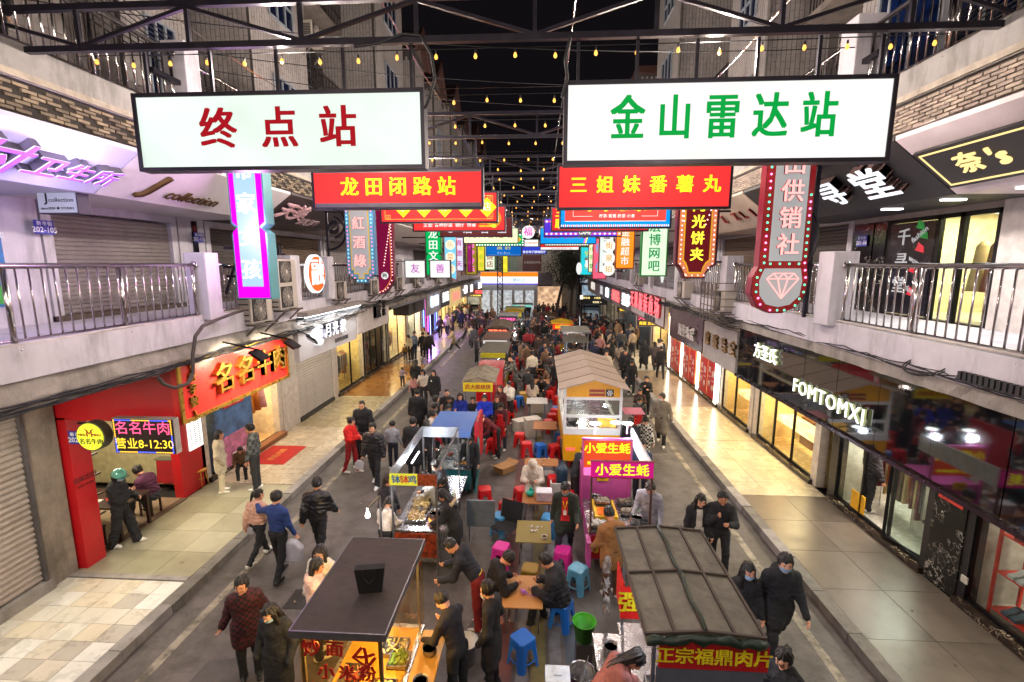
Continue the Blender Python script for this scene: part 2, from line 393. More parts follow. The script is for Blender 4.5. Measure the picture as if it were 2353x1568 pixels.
# sloped shop fascias hung under the second-floor walkway
def slope_fascia(s,y0,y1,mat,edge,xb,zb,name='sloped_fascia',label='',cat='fascia',wall=None):
 wall=WL if s<0 else WR
 pr=[(edge,7.68),(edge,7.62),(xb,zb),(wall,zb),(wall,zb+.06),(xb,zb+.06)]
 mb=MB().prism([(x,z)for x,z in pr],(0,y0,0),(1,0,0),(0,0,1),(0,1,0),y1-y0)
 o=mb.obj(name,mat);tag(o,label,cat);return o
def brickband(s,y0,y1,edge,z0,z1,mats,grille=False,kseed=0):
 r=random.Random(kseed);o=struct('brick_band',B(edge+s*.05,edge+s*.2,y0,y1,z0,z1),M('2a2420',.9)if grille else M('4a423c',.9))
 bl,bh=(.2,.05);cnt=0;rest=MB();bmsh=[B(0,.05,0,bl-.02,0,bh-.012).mesh('brick',m)for m in mats]
 z=z0+.02;row=0
 while z+bh<z1:
  y=y0-(bl/2 if row%2 else 0)
  while y<y1:
   if not(grille and(row+int(y/bl))%3==0):
    p=(edge+s*.02-(.05 if s<0 else 0)+r.uniform(-.006,.006),y,z)
    if 4.5<y<14 and cnt<290:child('brick',bmsh[r.randrange(len(bmsh))],o,p);cnt+=1
    else:rest.box(p[0],p[0]+.05,y,y+bl-.02,z,z+bh-.012)
   y+=bl
  z+=bh;row+=1
 if rest.v:tag(rest.obj('far_bricks',mats[0],o),kind='stuff')
 return o
bk1=[M(h,.85,var=.2,dirt=.75)for h in('7d705e','8f806a','6a5e50')]
bk2=[M(h,.8,var=.12,dirt=.4)for h in('9a8c80','a69889','8d8075')]
brickband(-1,-6,26,EL,7.7,8.1,bk1,True,3);brickband(1,-6,26,ER,7.7,8.1,bk2,False,4)
for s,e in((-1,EL),(1,ER)):
 struct('stone_ledge',B(e-s*.05,e+s*.2,-6,58,8.1,8.18),M('a59a8c',.8,var=.2,dirt=.35))
 struct('brick_band_far',B(e+s*.05,e+s*.2,26,58,7.68,8.1),M('6d6259',.9))
mLav=M('b9b6cf',.45,var=.05,sc_=1.5,dirt=.05);mPinkW=M('d6c8cc',.45,var=.05,dirt=.05)
mCharc=M('2b282a',.55,var=.15)
xbL,zbL,xbR,zbR=-7.15,7.0,5.95,6.88
f1=slope_fascia(-1,-6,7.55,mLav,EL,xbL,zbL,'clinic_fascia','pale lavender sloping sign board with glowing purple clinic characters','sign board')
f2=slope_fascia(-1,7.58,12.2,M('c9c3c6',.45,var=.05),EL,xbL,zbL,'boutique_fascia','white sloping board with brown script "J collection" lettering','sign board')
f3=slope_fascia(-1,12.25,16.4,M('33292a',.5,var=.1),EL,xbL,zbL,'beauty_fascia','dark ribbed sloping board with pink beauty salon characters','sign board')
rb=MB()
for k in range(16):rb.box(-.01,.01,12.3+k*.25,12.34+k*.25,0,0)
f4=slope_fascia(-1,16.45,58,M('8d837f',.6,var=.15),EL,xbL,zbL,'plain_fascia','plain grey sloping board under the left walkway beyond the beauty salon','sign board')
g1=slope_fascia(1,-6,7.45,mPinkW,ER,xbR,zbR,'white_fascia','pinkish white sloping soffit board holding a black framed gold sign','sign board')
g2=slope_fascia(1,7.48,12.6,mCharc,ER,xbR,zbR,'boutique_fascia','charcoal sloping board with thick white lit characters above the women\'s shop','sign board')
g3=slope_fascia(1,12.65,17.2,M('b9a797',.6,var=.1),ER,xbR,zbR,'letter_fascia','beige sloping board with loose red capital letters','sign board')
g4=slope_fascia(1,17.25,58,M('7d7570',.6,var=.15),ER,xbR,zbR,'plain_fascia','plain grey sloping board under the right walkway beyond the bakery sign','sign board')
def slope_frame(s,y,t,edge,xb,zb,out=.03):
 """rotation and position on the sloping board: t in 0..1 from the upper edge"""
 e=Vector((edge,0,7.62));b=Vector((xb,0,zb));d=(b-e).normalized()
 n=Vector((-s*abs(d.z),0,-abs(d.x)))
 u=Vector((0,-s*-1*1,0))if False else Vector((0,1 if s<0 else-1,0));v=-d
 m=Matrix((u,v,u.cross(v))).transposed().to_4x4()
 p=e+(b-e)*t;p.y=y;p+=m.col[2].to_3d()*out
 m.translation=p;return m
def slope_text(body,par,mat,size,s,y,t,edge,xb,zb,depth=.05,bold=.03,out=.05,sx=1,shear=0):
 o=text(body,par,mat,size,(0,0,0),depth=depth,bold=bold,sx=sx,shear=shear)
 m=slope_frame(s,y,t,edge,xb,zb,out);o.matrix_local=m@Matrix.Diagonal((sx,1,1,1));return o
mNeonP=M((.42,.12,.95),em=1.2,var=0);mNeonW=M((.95,.93,1),em=1.1,var=0);mCharSide=M('55505c',.5)
for(c,y,sz)in(('村',5.75,.62),('卫',6.38,.4),('生',6.84,.36),('所',7.27,.36)):
 slope_text(c,f1,mCharSide,sz,-1,y,.56,EL,xbL,zbL,.06,.035,.05,1.15,.2)
 slope_text(c,f1,mNeonW,sz,-1,y,.56,EL,xbL,zbL,.004,.028,.118,1.15,.2)
 slope_text(c,f1,mNeonP,sz,-1,y,.56,EL,xbL,zbL,.004,.012,.128,1.15,.2)
mBrz=M('6b5334',.35,me=.7)
slope_text('J',f2,mBrz,.62,-1,8.35,.55,EL,xbL,zbL,.03,.01,.04,1.2,.3)
slope_text('collection',f2,mBrz,.36,-1,9.45,.7,EL,xbL,zbL,.012,.0,.04,1,.3)
mPk=M('c79fa5',.5,var=.05)
slope_text('天美',f3,mPk,.62,-1,13.0,.5,EL,xbL,zbL,.03,.012,.08,1.1)
slope_text('美容美甲',f3,M('9c8488',.5),.3,-1,14.3,.78,EL,xbL,zbL,.02,.0,.06)
mLit=M((.86,.9,1),em=1.3,var=0)
for c,y,sz in(('千',10.6,.62),('寻',9.45,.62),('堂',8.35,.7)):
 slope_text(c,g2,M('6a5350',.5),sz,1,y,.5,ER,xbR,zbR,.07,.03,.08,1.15)
 slope_text(c,g2,mLit,sz,1,y,.5,ER,xbR,zbR,.005,.03,.158,1.15)
for y,c in((13.1,'I'),(13.7,'L'),(14.2,'Z'),(15.1,'Z'),(16.0,'T')):
 slope_text(c,g3,M('9c2b2b',.5),.4,1,y,.55,ER,xbR,zbR,.02,.03,.03)
bs_=thing('gold_character_sign','black tilted sign board with gold frame line and gold characters on the white soffit','sign',(5.5,6.3,7.2))
m0=slope_frame(1,6.25,.52,ER,xbR,zbR,.09)
def on(m0,bs,mb,name,mat):
 o=mb.obj(name,mat,bs);o.matrix_local=Matrix.Translation(-bs.location)@m0;return o
on(m0,bs_,B(-1.05,1.05,-.36,.36,-.05,.0),'board',M('2c2a2c',.6,var=.1))
gl=M((1,.72,.3),em=1.1,var=0);fm=MB()
for a in(-.3,.3):fm.box(-.98,.98,a-.01,a+.01,0,.012)
for a in(-.97,.97):fm.box(a-.01,a+.01,-.3,.3,0,.012)
on(m0,bs_,fm,'gold_frame_line',gl)
for b_,x_,sz in(('奈',-.45,.36),("'s",-.05,.4)):
 o=text(b_,bs_,gl,sz,(0,0,0),depth=.015,bold=.02,shear=.15);o.matrix_local=Matrix.Translation(-bs_.location)@m0@Matrix.Translation((x_,0,.01))
# shutters, walls
def shutter(parent,s,wall,y0,y1,z0,z1,mat,pitch=.11,out=.04,lim=60):
 x=wall-s*out;n=int((z1-z0)/pitch)
 sm=MB()
 pr=[(0,0),(out*.6,.012),(out*.7,pitch*.45),(out*.25,pitch*.78),(0,pitch*.98)]
 sm.prism([(-s*a,b)for a,b in pr],(0,0,0),(1,0,0),(0,0,1),(0,1,0),y1-y0)
 me=sm.mesh('slat',mat)
 for k in range(min(n,lim)):child('slat',me,parent,(wall-s*.01,y0,z0+k*pitch))
def wallbox(par,s,wall,y0,y1,z0,z1,mat,name='wall',out=0.,th=.2):
 a=wall-s*out;return B(min(a,a+s*th),max(a,a+s*th),y0,y1,z0,z1).obj(name,mat,par)
mShut=M('8f8784',.5,me=.3,var=.12,dirt=.25);mShutD=M('5d5552',.5,me=.3,var=.12,dirt=.3);mShutW=M('aaa39c',.5,me=.2,var=.08,dirt=.15)
mTileW=[M(h,.35,var=.06,dirt=.12)for h in('b3adab','bdb7b4','a8a19f')]
def gallery(s,y0,y1,kind,label):
 wall=WL if s<0 else WR
 t=thing('gallery_shop',label,'shop',(wall,y0,4.85))
 z0,z1=4.87,7.05
 if kind.startswith('shut'):
  c={'shut':mShut,'shutd':mShutD,'shutb':M('74604f',.5,me=.2,var=.15,dirt=.4)}[kind]
  shutter(t,0,0,0,0,0,0,c)if False else None
  sm=thing
  o=MB().box(0,s*.3,0,y1-y0,2.0,2.2).obj('lintel',mWhite,t)
  [MB().box(0,s*.3,a,a+.18,0,2.0).obj('jamb',mWhite,t)for a in(0,y1-y0-.18)]
  shutter(t,s,s*.12,.18,y1-y0-.18,.1,2.0,c,.085)
  MB().box(-s*.06,s*.3,0,y1-y0,0,.1).obj('sill',M('5e5146',.7,dirt=.3),t)
 else:
  MB().box(0,s*.25,0,y1-y0,0,2.2).obj('wall',mWhite,t)
 return t
t=gallery(-1,-6,8.1,'wall','white painted upper wall at the far left with posters')
MB().box(.0,.02,13.05,13.45,.35,2.0).obj('poster',M('2d6fae',.5,var=.3,sc_=9),t)
MB().box(.02,.03,12.93,13.04,.3,2.0).obj('yellow_strip',M('d9c52e',.5),t)
MB().box(.02,.03,13.1,13.4,.4,.7).obj('green_strip',M('3f9a3f',.5),t)
text('BIG SALE',t,M('e8f0ff',.5),.12,(.03,13.25,1.5),(R(90),0,R(90)))
t=gallery(-1,8.15,11.35,'shut','closed grey patterned roller shutter of the upper-floor boutique')
t=gallery(-1,11.4,12.3,'wall','narrow white wall beside the upper boutique with a dark window strip')
MB().box(.0,.03,.45,.62,.1,2.1).obj('window_strip',M('10131c',.08),t)
gallery(-1,12.35,15.3,'shutd','dark ribbed roller shutter behind the magenta framed sign')
gallery(-1,15.4,19.2,'shutb','rusty brown roller shutter of the beauty salon')
for i,(a,b,k)in enumerate(((19.3,23,'shut'),(23.1,27,'shutd'),(27.1,33,'wall'),(33.1,40,'shutd'),(40.1,58,'wall'))):
 gallery(-1,a,b,k,'upper-floor frontage on the left, %s beyond the beauty salon'%ordn[i].replace('nearest','first'))
mMarb=patmat('marble','0d0c0d','c9c2b8',3.2,.12,'black_marble')
t=thing('gallery_boutique','upper-floor women\'s clothing shop with black marble walls, printed banner and glass doors','shop',(WR,7.75,4.85));lamp('shop_light','AREA',(8.7,9.3,6.88),90,(1,.93,.75),1.0,sy=2)
MB().box(0,.2,3.35,4.0,0,2.1).box(0,.2,2.95,3.3,0,2.1).obj('marble_wall',mMarb,t)
MB().box(-.05,.2,-6,.35,0,2.1).obj('white_wall',M('c4bdb8',.5,dirt=.15),t)
MB().box(-.03,.2,.35,4.0,1.93,2.05).obj('lintel',M('8d8178',.5),t)
MB().box(.02,.1,.35,.5,0,1.93).box(.02,.1,1.1,1.2,0,1.93).box(.02,.1,1.6,1.68,0,1.93).box(.02,.1,2.85,2.95,0,1.93).box(.02,.1,.35,2.9,1.85,1.93).obj('door_frame',mDarkM,t)
MB().box(.05,.06,.5,1.6,.02,1.85).obj('pane',mGlass,t)
MB().box(.02,.05,1.7,2.84,.05,1.84).obj('printed_banner',M('12101c',.25,var=.5,sc_=4),t)
mBw=M((.8,.8,.82),em=.35,var=0)
for c,z in(('千',1.55),('寻',1.08),('堂',.6)):text(c,t,mBw,.34,(.01,2.45,z),(R(90),0,R(-90)),.004,.03)
for c,y,z,a in(('fashion',2.05,1.6,-35),("women's",2.0,1.05,25),('clothing',2.05,.5,25)):text(c,t,mBw,.15,(.01,y,z),(R(90),R(a),R(-90)),.004,.01)
for y,z,c in((1.95,1.68,'1fae4c'),(1.9,1.25,'c81f35'),(1.98,.4,'c81f35'),(1.85,1.5,'1fae4c'),(2.0,.85,'c81f35')):MB().prism([(0,0),(.22,.05),(.16,.2),(.02,.12)],(.015,y,z),(0,1,0),(0,0,1),(-1,0,0),.004).obj('colour_flash',M(c,.4),t)
MB().box(.2,3,.3,3.2,-.0,.02).obj('room_floor',M('a79a86',.3),t)
MB().box(2.9,3,.3,3.2,0,2.1).box(.2,3,.3,.36,0,2.1).box(.2,3,3.1,3.2,0,2.1).obj('room_wall',M('c9c08f',.6),t)
MB().box(.4,2.8,.6,2.9,2.06,2.08).obj('ceiling_light',M((1,.93,.7),em=4,var=0),t)
for k,c in enumerate(('8a6a1f','2b2b30','7a3b22','b59b6a')):MB().lathe([(.05,1.45),(.12,1.35),(.16,.9),(.2,.55)],(.7,.62+k*.28,0),10,sy=.6).obj('hanging_dress',M(c,.8),t,True)
MB().box(2.5,2.9,.5,3.0,.02,.9).obj('counter',M('6d4a2b',.5),t)
gallery(1,11.8,14.2,'shutd','dark green arched roller shutter on the right upper walkway')
gallery(1,14.3,16,'wall','pale upper wall with a portrait poster on the right walkway')
for i,(a,b,k)in enumerate(((16.1,20,'shutb'),(20.1,26,'wall'),(26.1,33,'shutd'),(33.1,58,'wall'))):
 gallery(1,a,b,k,'upper-floor frontage on the right, %s beyond the portrait poster'%ordn[i].replace('nearest','first'))
lm=B(-.16,.16,-.05,.05,-.02,0).mesh('downlight',M((1,.97,.95),em=7,var=0))
for i,y in enumerate((5.6,6.8,8.0,9.3)):
 o=bpy.data.objects.new('downlight',lm);COL.objects.link(o);o.location=(6.35,y,zbR-.002);tag(o,'flush white downlight in the right soffit, %s from the camera'%('first','second','third','fourth')[i],'downlight','soffit downlights')
def plate(p,rotz,l1,l2,lab):
 t=thing('door_number_plate',lab,'sign',p,rotz,'blue door number plates')
 B(-.17,.17,-.006,.006,-.12,.12).obj('plate',M('2a2f9c',.4,var=.05),t)
 w=M('e6e8f5',.5);text(l1,t,w,.08,(0,-.01,.06),depth=.002,spacing=1.3);text(l2,t,w,.13,(0,-.01,-.045),depth=.002,bold=.01)
plate((WL+.14,8.06,6.52),R(90),'新市街','202-105','blue plate 202-105 on the white wall beside the grey shutter')
plate((WL+.1,11.95,6.55),R(90),'新市街','202-106','blue plate 202-106 beside the dark shutter')
plate((WR-.03,11.4,6.4),R(-90),'新市街','201-86','blue plate 201-86 on the right black marble wall')
plate(tuple(gy(179,1006,7.8)),0,'新市街','202-18','blue plate 202-18 on the red pillar under the yellow round sign')
t=thing('box_sign','grey box sign reading J collection hung outside the closed grey shutter','sign',(-7.62,7.4,6.92),R(0));t.scale=(.93,.93,.8)
B(-.36,.36,0,.22,-.3,.3).obj('casing',M('2a2632',.5),t);B(-.34,.34,-.01,0,-.28,.28).obj('face',M((.52,.52,.68),em=.55,var=.1),t)
dk=M('1c1a24',.5);text('女装工作室',t,dk,.1,(0,-.014,.18),depth=.002,bold=.01);text('J',t,dk,.24,(-.18,-.014,0),depth=.002,bold=.02)
text('collection',t,dk,.115,(.08,-.014,-.04),depth=.002,bold=.005);text('since2020 ◆ STUDIO',t,dk,.065,(0,-.014,-.2),depth=.002)
# upper storeys
mWallU=M('4d4744',.7,var=.1,dirt=.25);mRoofT=M('4a2c26',.7,var=.2);mWinD=M('131a33',.1,var=.2);mCream=M('7d736c',.7,var=.15,dirt=.5)
mTile=M('a8a19e',.4,var=.15,dirt=.35)
mIron=M('2a2320',.6,var=.2)
_tb=[0]
def tilepanel(parent,o,u,w,nu,nv,L=.3,Hh=.1,d=.012,vert=True,mat=None):
 """white tile cladding on a face: o corner, u unit along, w outward; pieces up to the limit, the rest joined"""
 o,u,w=Vector(o),Vector(u),Vector(w);mat=mat or mTile
 a,b=(Hh,L)if vert else(L,Hh)
 cu,cv=int(nu/a),int(nv/b);mb=MB();up=Vector((0,0,1))
 ind=_tb[0]<600 and parent is not None
 if ind:
  k=MB();g=.012
  p=[Vector((0,0,0)),u*(a-g),u*(a-g)+up*(b-g),up*(b-g)]
  k.add(p+[q+w*d for q in p],[(4,5,6,7),(0,1,5,4),(1,2,6,5),(2,3,7,6),(3,0,4,7)]);me=k.mesh('tile',mat)
 c=0;g=.014
 for i in range(cu):
  off=(b/2 if(i%2 and vert)else 0)
  for j in range(cv):
   q=o+u*(i*a)+up*(j*b+off)
   if ind and c<290:child('tile',me,parent,q-parent.location);c+=1
   else:
    p=[q,q+u*(a-g),q+u*(a-g)+up*(b-g),q+up*(b-g)]
    r_=[x+w*d for x in p]
    mb.add(p+r_,[(4,5,6,7),(0,1,5,4),(2,3,7,6)])
 _tb[0]+=c
 if mb.v:tag(mb.obj('tile_cladding',mat,parent,world=True),kind='stuff')
def window(parent,o,u,w,W,Hh,n=3,cage=False,mat=None):
 """window in a wall face at world o, width along u, outward w"""
 o,u,w=Vector(o),Vector(u),Vector(w);up=Vector((0,0,1));l=parent.location
 f=MB();fr=M('8f959e',.4)
 f.prism([(0,0),(W,0),(W,Hh),(0,Hh)],o-l,u,up,w,.035);win=f.obj('window',mat or mWinD,parent)
 g=MB()
 for k in range(n+1):g.bar(o+u*W*k/n+w*.045-l,o+u*W*k/n+up*Hh+w*.045-l,.05)
 for z in(0,Hh*.35,Hh):g.bar(o+up*z+w*.045-l,o+u*W+up*z+w*.045-l,.05)
 g.obj('window_frame',fr,win)
 if cage:
  c=MB();D=.5
  for k in range(int(W/.13)+1):c.bar(o+u*k*.13+w*D-l,o+u*k*.13+up*Hh+w*D-l,.018)
  for k in range(int(Hh/.3)+1):c.bar(o+up*k*.3+w*D-l,o+u*W+up*k*.3+w*D-l,.022)
  for k in range(int(W/.16)+1):
   c.bar(o+u*k*.16-l,o+u*k*.16+w*D-l,.02)
  for e in(0,W):
   for k in range(int(Hh/.2)):c.bar(o+u*e+up*k*.2-l,o+u*e+up*k*.2+w*D-l,.018)
  c.obj('window_cage',mIron,win)
def acunit(p,s,label,big=False,rotz=None):
 t=thing('air_conditioner',label,'air conditioner',p,(R(90)if s<0 else R(-90))if rotz is None else rotz,'outdoor air conditioner units')
 h=1.25 if big else.6;body=M('b5aca2',.5,var=.06,dirt=.2)
 B(-.42,.42,-.32,0,.06,h).obj('casing',body,t,bevel=.015)
 nf=2 if big else 1
 for k in range(nf):
  zc=.06+(h-.06)*(k+.5)/nf
  g=MB()
  B(-.36,.16,-.335,-.322,zc-.25,zc+.25).obj('fan_recess',M('2c2a2a',.6),t)
  for i in range(1,8):g.tube([(-.1+.033*i*math.cos(a),-.345,zc+.033*i*math.sin(a))for a in[x*math.pi/9 for x in range(19)]],.004,4,caps=False)
  for i in range(12):g.bar((-.1,-.345,zc),(-.1+.24*math.cos(i*math.pi/6),-.345,zc+.24*math.sin(i*math.pi/6)),.006)
  g.obj('fan_grille',body,t);MB().sph((-.1,-.35,zc),(.05,.015,.05)).obj('hub',body,t,True)
 gb=MB()
 for i in range(9):gb.box(-.425,-.42,-.28,-.05,.12+i*(h-.2)/9,.15+i*(h-.2)/9)
 gb.obj('side_louvre',M('3a3836',.6),t)
 br=MB().bar((-.35,0,.03),(-.35,-.42,.03),.04).bar((.35,0,.03),(.35,-.42,.03),.04).bar((-.35,.02,-.35),(-.35,-.38,.02),.035).bar((.35,.02,-.35),(.35,-.38,.02),.035).bar((-.45,-.4,.03),(.45,-.4,.03),.04)
 br.obj('bracket',M('6d6560',.6,me=.4,dirt=.4),t);return t
def upper(s,y0,y1,top,bays,label,gable=False,name='apartment_building'):
 wall=WL if s<0 else WR;e=EL if s<0 else ER;w=Vector((-s,0,0));back=wall+s*8
 t=thing(name,label,'building',(wall,y0,8.45))
 B(min(wall,back),max(wall,back),y0,y1,0+8.46,top).obj('wall',mWallU,t,world=True)
 B(min(wall,back)-.1,max(wall,back)+.1,y0-.05,y1+.05,top,top+.25).obj('roof',mRoofT,t,world=True)
 nf=int((top-8.45)/3.1)
 for(b0,b1,out)in bays:
  x1=wall-s*out;xa,xb_=sorted((wall+s*.1,x1))
  bb=thing_part('bay',t)
  B(xa,xb_,b0,b1,8.45+3.1*(0 if out<1.6 else 1),top-.02).obj('bay_wall',mWallU,t,world=True)
  z_b=8.45+3.1*(0 if out<1.6 else 1)
  tilepanel(t,(xa,b0,z_b),(1,0,0),(0,-1,0),xb_-xa,top-z_b-.1,.34,.12)
  tilepanel(t,(x1,b0 if s<0 else b1,z_b),(0,1 if s<0 else-1,0),w,(b1-b0),top-z_b-.1,.34,.12)
  for f in range(nf+1):
   z=z_b+f*3.1+.9
   if z+1.6<top:window(t,(x1,b0+(b1-b0)*.3,z),(0,1,0),w,(b1-b0)*.42,1.6,3)
  if gable:
   y_m=(b0+b1)/2;g=MB().prism([(b0-.3,0),(b1+.3,0),(y_m,(b1-b0)*.62)],(x1-s*-.1,0,top),(0,1,0),(0,0,1),(s,0,0),abs(x1-wall)+2)
   g.obj('gable',mCream,t,world=True)
   q=MB()
   for yy in(b0-.5,b1+.5):q.bar((x1-s*.25,yy,top-.1),(x1-s*.25,y_m,top+(b1-b0)*.68),.12,.3).bar((wall+s*2,yy,top-.1),(wall+s*2,y_m,top+(b1-b0)*.68),.12,.3)
   zz=(b1-b0)*.68
   for yy in(b0-.5,b1+.5):q.quad((x1-s*.3,yy,top-.1),(wall+s*3,yy,top-.1),(wall+s*3,y_m,top+zz),(x1-s*.3,y_m,top+zz))
   q.obj('gable_roof',mRoofT,t,world=True)
  else:
   B(xa-.15,xb_+.15,b0-.2,b1+.2,top-.02,top+.3).obj('bay_roof',mRoofT,t,world=True)
 spans=[];y=y0
 for b0,b1,_ in sorted(bays):spans.append((y,b0));y=b1
 spans.append((y,y1))
 for a,b in spans:
  if b-a<1.4:continue
  for f in range(nf):
   z=8.45+f*3.1+.95
   window(t,(wall-s*.01,a+.4,z),(0,1,0),w,min(3,b-a-.8),1.5,3,cage=(f>0))
   if f>0:
    bal=MB().box(min(wall,wall-s*1.1),max(wall,wall-s*1.1),a+.05,b-.05,z-1.1,z-.95).obj('balcony',mCream,t,world=True)
    gm=MB();X=wall-s*1.08;k=a+.05
    while k<b:gm.bar((X,k,z-.95),(X,k+.0,z-.05),.02);k+=.13
    for zz in(z-.95,z-.5,z-.05):gm.bar((X,a,zz),(X,b,zz),.03)
    gm.obj('balcony_grille',mIron,bal,world=False).matrix_local=Matrix.Translation(-t.location)
 return t
def thing_part(n,t):return None
u=upper(-1,-8,11.9,18.5,[(9.7,11.6,.6)],'left apartment block above the clinic, white tiled with an open second-floor walkway')
tilepanel(u,(WL,4.6,8.5),(0,1,0),(1,0,0),4.9,3.6,.34,.14)
upper(-1,12,24.6,18.6,[(12.6,15.6,1.5),(19.6,23.6,2.35)],'left apartment block with tall tiled bays and dark brown roof edge')
upper(-1,24.8,33.4,16.4,[(25.6,27.6,2.4),(30.0,32.2,2.4)],'left apartment block with two narrow bays under steep brown gables',True)
upper(-1,33.6,44.5,17.0,[(35.6,38.0,2.4),(41.0,43,2.4)],'left gabled block beyond the twin steep gables',True)
upper(-1,44.7,58,17.2,[(47,50,2.4),(53,56,2.4)],'last gabled block on the left before the crossing',True)
u=upper(1,-8,12.6,18.5,[(8.6,10.6,1.0)],'right apartment block with blue corner glazing above the women\'s shop')
tilepanel(u,(WR,9.0,8.5),(0,-1,0),(-1,0,0),4.5,3.6,.34,.14)
upper(1,12.8,24.6,17.2,[(13.6,16.2,1.5),(19.2,22.8,2.2)],'right apartment block with tiled bays and rusty window cages')
upper(1,24.8,42,15.6,[(27,30,2.2),(34,37,2.2)],'right block with dark cantilevered cages beyond the tiled bays')
upper(1,42.2,58,14.5,[(45,48,2.2)],'last block on the right before the crossing')
g=thing('corner_glazing','deep blue corner window strip on the right upper block','window',(6.23,8.5,8.6))
B(-.05,.02,-.02,1.2,0,9).obj('pane',M('0a1a40',.08,var=.1),g);B(0,1.0,-.05,-.02,0,9).obj('pane',M('0a1a40',.08,var=.1),g)
B(-.08,.04,.55,.62,0,9).box(-.1,.0,-.1,.0,0,9).obj('frame',M('a9adb5',.4),g)if False else MB().box(-.08,.04,.55,.62,0,9).box(-.1,.0,-.1,.0,0,9).box(.45,.52,-.1,0,0,9).obj('frame',M('a9adb5',.4),g)
for p,s,l,b in(((-8.72,12.6,9.4),-1,'air conditioner high on the left wall behind the first roof truss',False),((-6.45,10.25,4.55),-1,'twin-fan air conditioner beside the magenta sign over the beef shop',True),((-6.4,11.35,4.75),-1,'air conditioner between the twin-fan unit and the round orange sign',True),((-6.45,14.6,4.75),-1,'air conditioner under the neon stepped sign',False),((-6.45,17.7,4.7),-1,'first air conditioner right of the crimson curved sign',False),((-6.45,19.2,4.7),-1,'second air conditioner right of the crimson curved sign',False),((-6.45,21.0,4.7),-1,'air conditioner under the pair of white lit boxes',False),((-6.45,24,4.7),-1,'air conditioner below the blue scroll sign',False),((-6.4,29,4.7),-1,'air conditioner over the white lettered fascia',False),((-6.4,33,4.7),-1,'air conditioner above the yellow lit fascia',False),((5.1,16.6,4.7),1,'air conditioner below the green bordered internet sign',False),((5.1,13.1,4.6),1,'caged air conditioner below the biscuit sign',False),((5.1,24,4.8),1,'air conditioner below the orange sign',False),((7.0,11.5,9.0),1,'air conditioner high on the right tiled wall',False)):
 acunit(p,s,l,b)
cg=thing('air_conditioner_cage','rusty steel cage around the air conditioner below the biscuit sign','cage',(4.5,13.1,4.4));m=MB()
for i in range(6):
 m.bar((0,-.55,.2*i),(0,.55,.2*i),.025).bar((.55,-.55,.2*i),(0,-.55,.2*i),.025)
for i in range(5):m.bar((0,-.55+.275*i,0),(0,-.55+.275*i,1.0),.025)
m.obj('frame',M('6d6258',.6,me=.3,dirt=.4),cg)
# ground-floor shops
def shop(s,y0,y1,label,floor='b5a890',wallc='c9bca6',light=WARM,es=5,watts=60,glassy=True,frame=True,base=.12,n=3,stock='clothes',depth=3.2,top=3.1,seed=0,doors=True,pier='bdb3a8'):
 wall=WL if s<0 else WR;r=random.Random(seed+11);L=y1-y0
 t=thing('shop',label,'shop',(wall,y0,.15));X=lambda a:s*a
 MB().box(X(0),X(depth),.0,L,-.1,.02).obj('room_floor',M(floor,.25,var=.08),t)
 MB().box(X(depth),X(depth+.1),0,L,0,top).box(X(.1),X(depth),-.02,.06,0,top).box(X(.1),X(depth),L-.06,L+.02,0,top).obj('room_wall',M(wallc,.6),t)
 MB().box(X(.05),X(depth),0,L,top,top+.1).obj('ceiling',M('b5aea4',.8),t)
 MB().box(X(.6),X(.75),.3,L-.3,top-.03,top-.01).box(X(1.8),X(1.95),.3,L-.3,top-.03,top-.01).obj('ceiling_light',M(light,em=es,var=0),t)
 lamp('shop_light','AREA',(wall+X(.9),(y0+y1)/2,.15+top-.08),watts*2.2,light,1.2,(0,R(-28*s*-1),0),sy=L*.8,parent=None)
 MB().box(X(-.12),X(.1),0,L,-.02,base).obj('sill',patmat('marble','2b211b','d9c7a8',3,.15,'dark_marble'),t)
 [MB().box(X(-.02),X(.2),a,a+.27,0,4.0).obj('pier',M(pier,.3,dirt=.1),t)for a in(-.15,L-.12)]
 MB().box(X(-.02),X(.25),0,L,top,4.2).obj('header',M('6d645e',.6,dirt=.3),t)
 if glassy:
  fr=MB();k=n
  for i in range(k+1):fr.box(X(0),X(.06),.12+(L-.24)*i/k-.025,.12+(L-.24)*i/k+.025,base,top)
  fr.box(X(0),X(.06),.12,L-.12,top-.07,top).box(X(0),X(.06),.12,L-.12,base,base+.06);fr.obj('door_frame',mDarkM,t)
  for i in range(k):
   if doors and i==k//2:continue
   MB().box(X(.03),X(.035),.15+(L-.24)*i/k,.12+(L-.24)*(i+1)/k-.03,base+.06,top-.07).obj('pane',mGlass,t)
 cols={'clothes':['6b1f2c','26364f','c3a77a','2c2c30','7d6a58','9a9a9a','40533a','a0522d'],'shoes':['3d5a7d','222222','a8a8a8','b05a2a'],'gold':['d9a83a','c49032','e0c060']}[stock]
 if stock=='clothes':
  for row in range(2):
   rk=thing_rack(t,X(.9+row*1.4),.35,L-.35,cols,r)
 else:
  for k in range(3):
   MB().box(X(1.2+k*.0),X(1.7),.4+k*(L-.6)/3,.1+(k+1)*(L-.6)/3,0,.9).obj('counter',M('6d3b1f',.35),t)
  m=MB()
  for k in range(5):m.box(X(depth-.4),X(depth-.02),.1,L-.1,.4+k*.5,.43+k*.5)
  m.obj('shelf',M('d8d2c4',.5),t)
  for c in cols:
   g=MB()
   for k in range(16):y=r.uniform(.2,L-.4);z=r.randrange(5)*.5+.44;g.box(X(depth-.35),X(depth-.1),y,y+.2,z,z+.14)
   tag(g.obj('shelf_goods',M(c,.5),t),kind='stuff')
 if stock=='gold':MB().box(X(.5),X(1.0),.4,L-.4,.75,.95).obj('lit_display_case',M((1,.72,.3),em=2.2,var=.5,sc_=9),t)
 return t
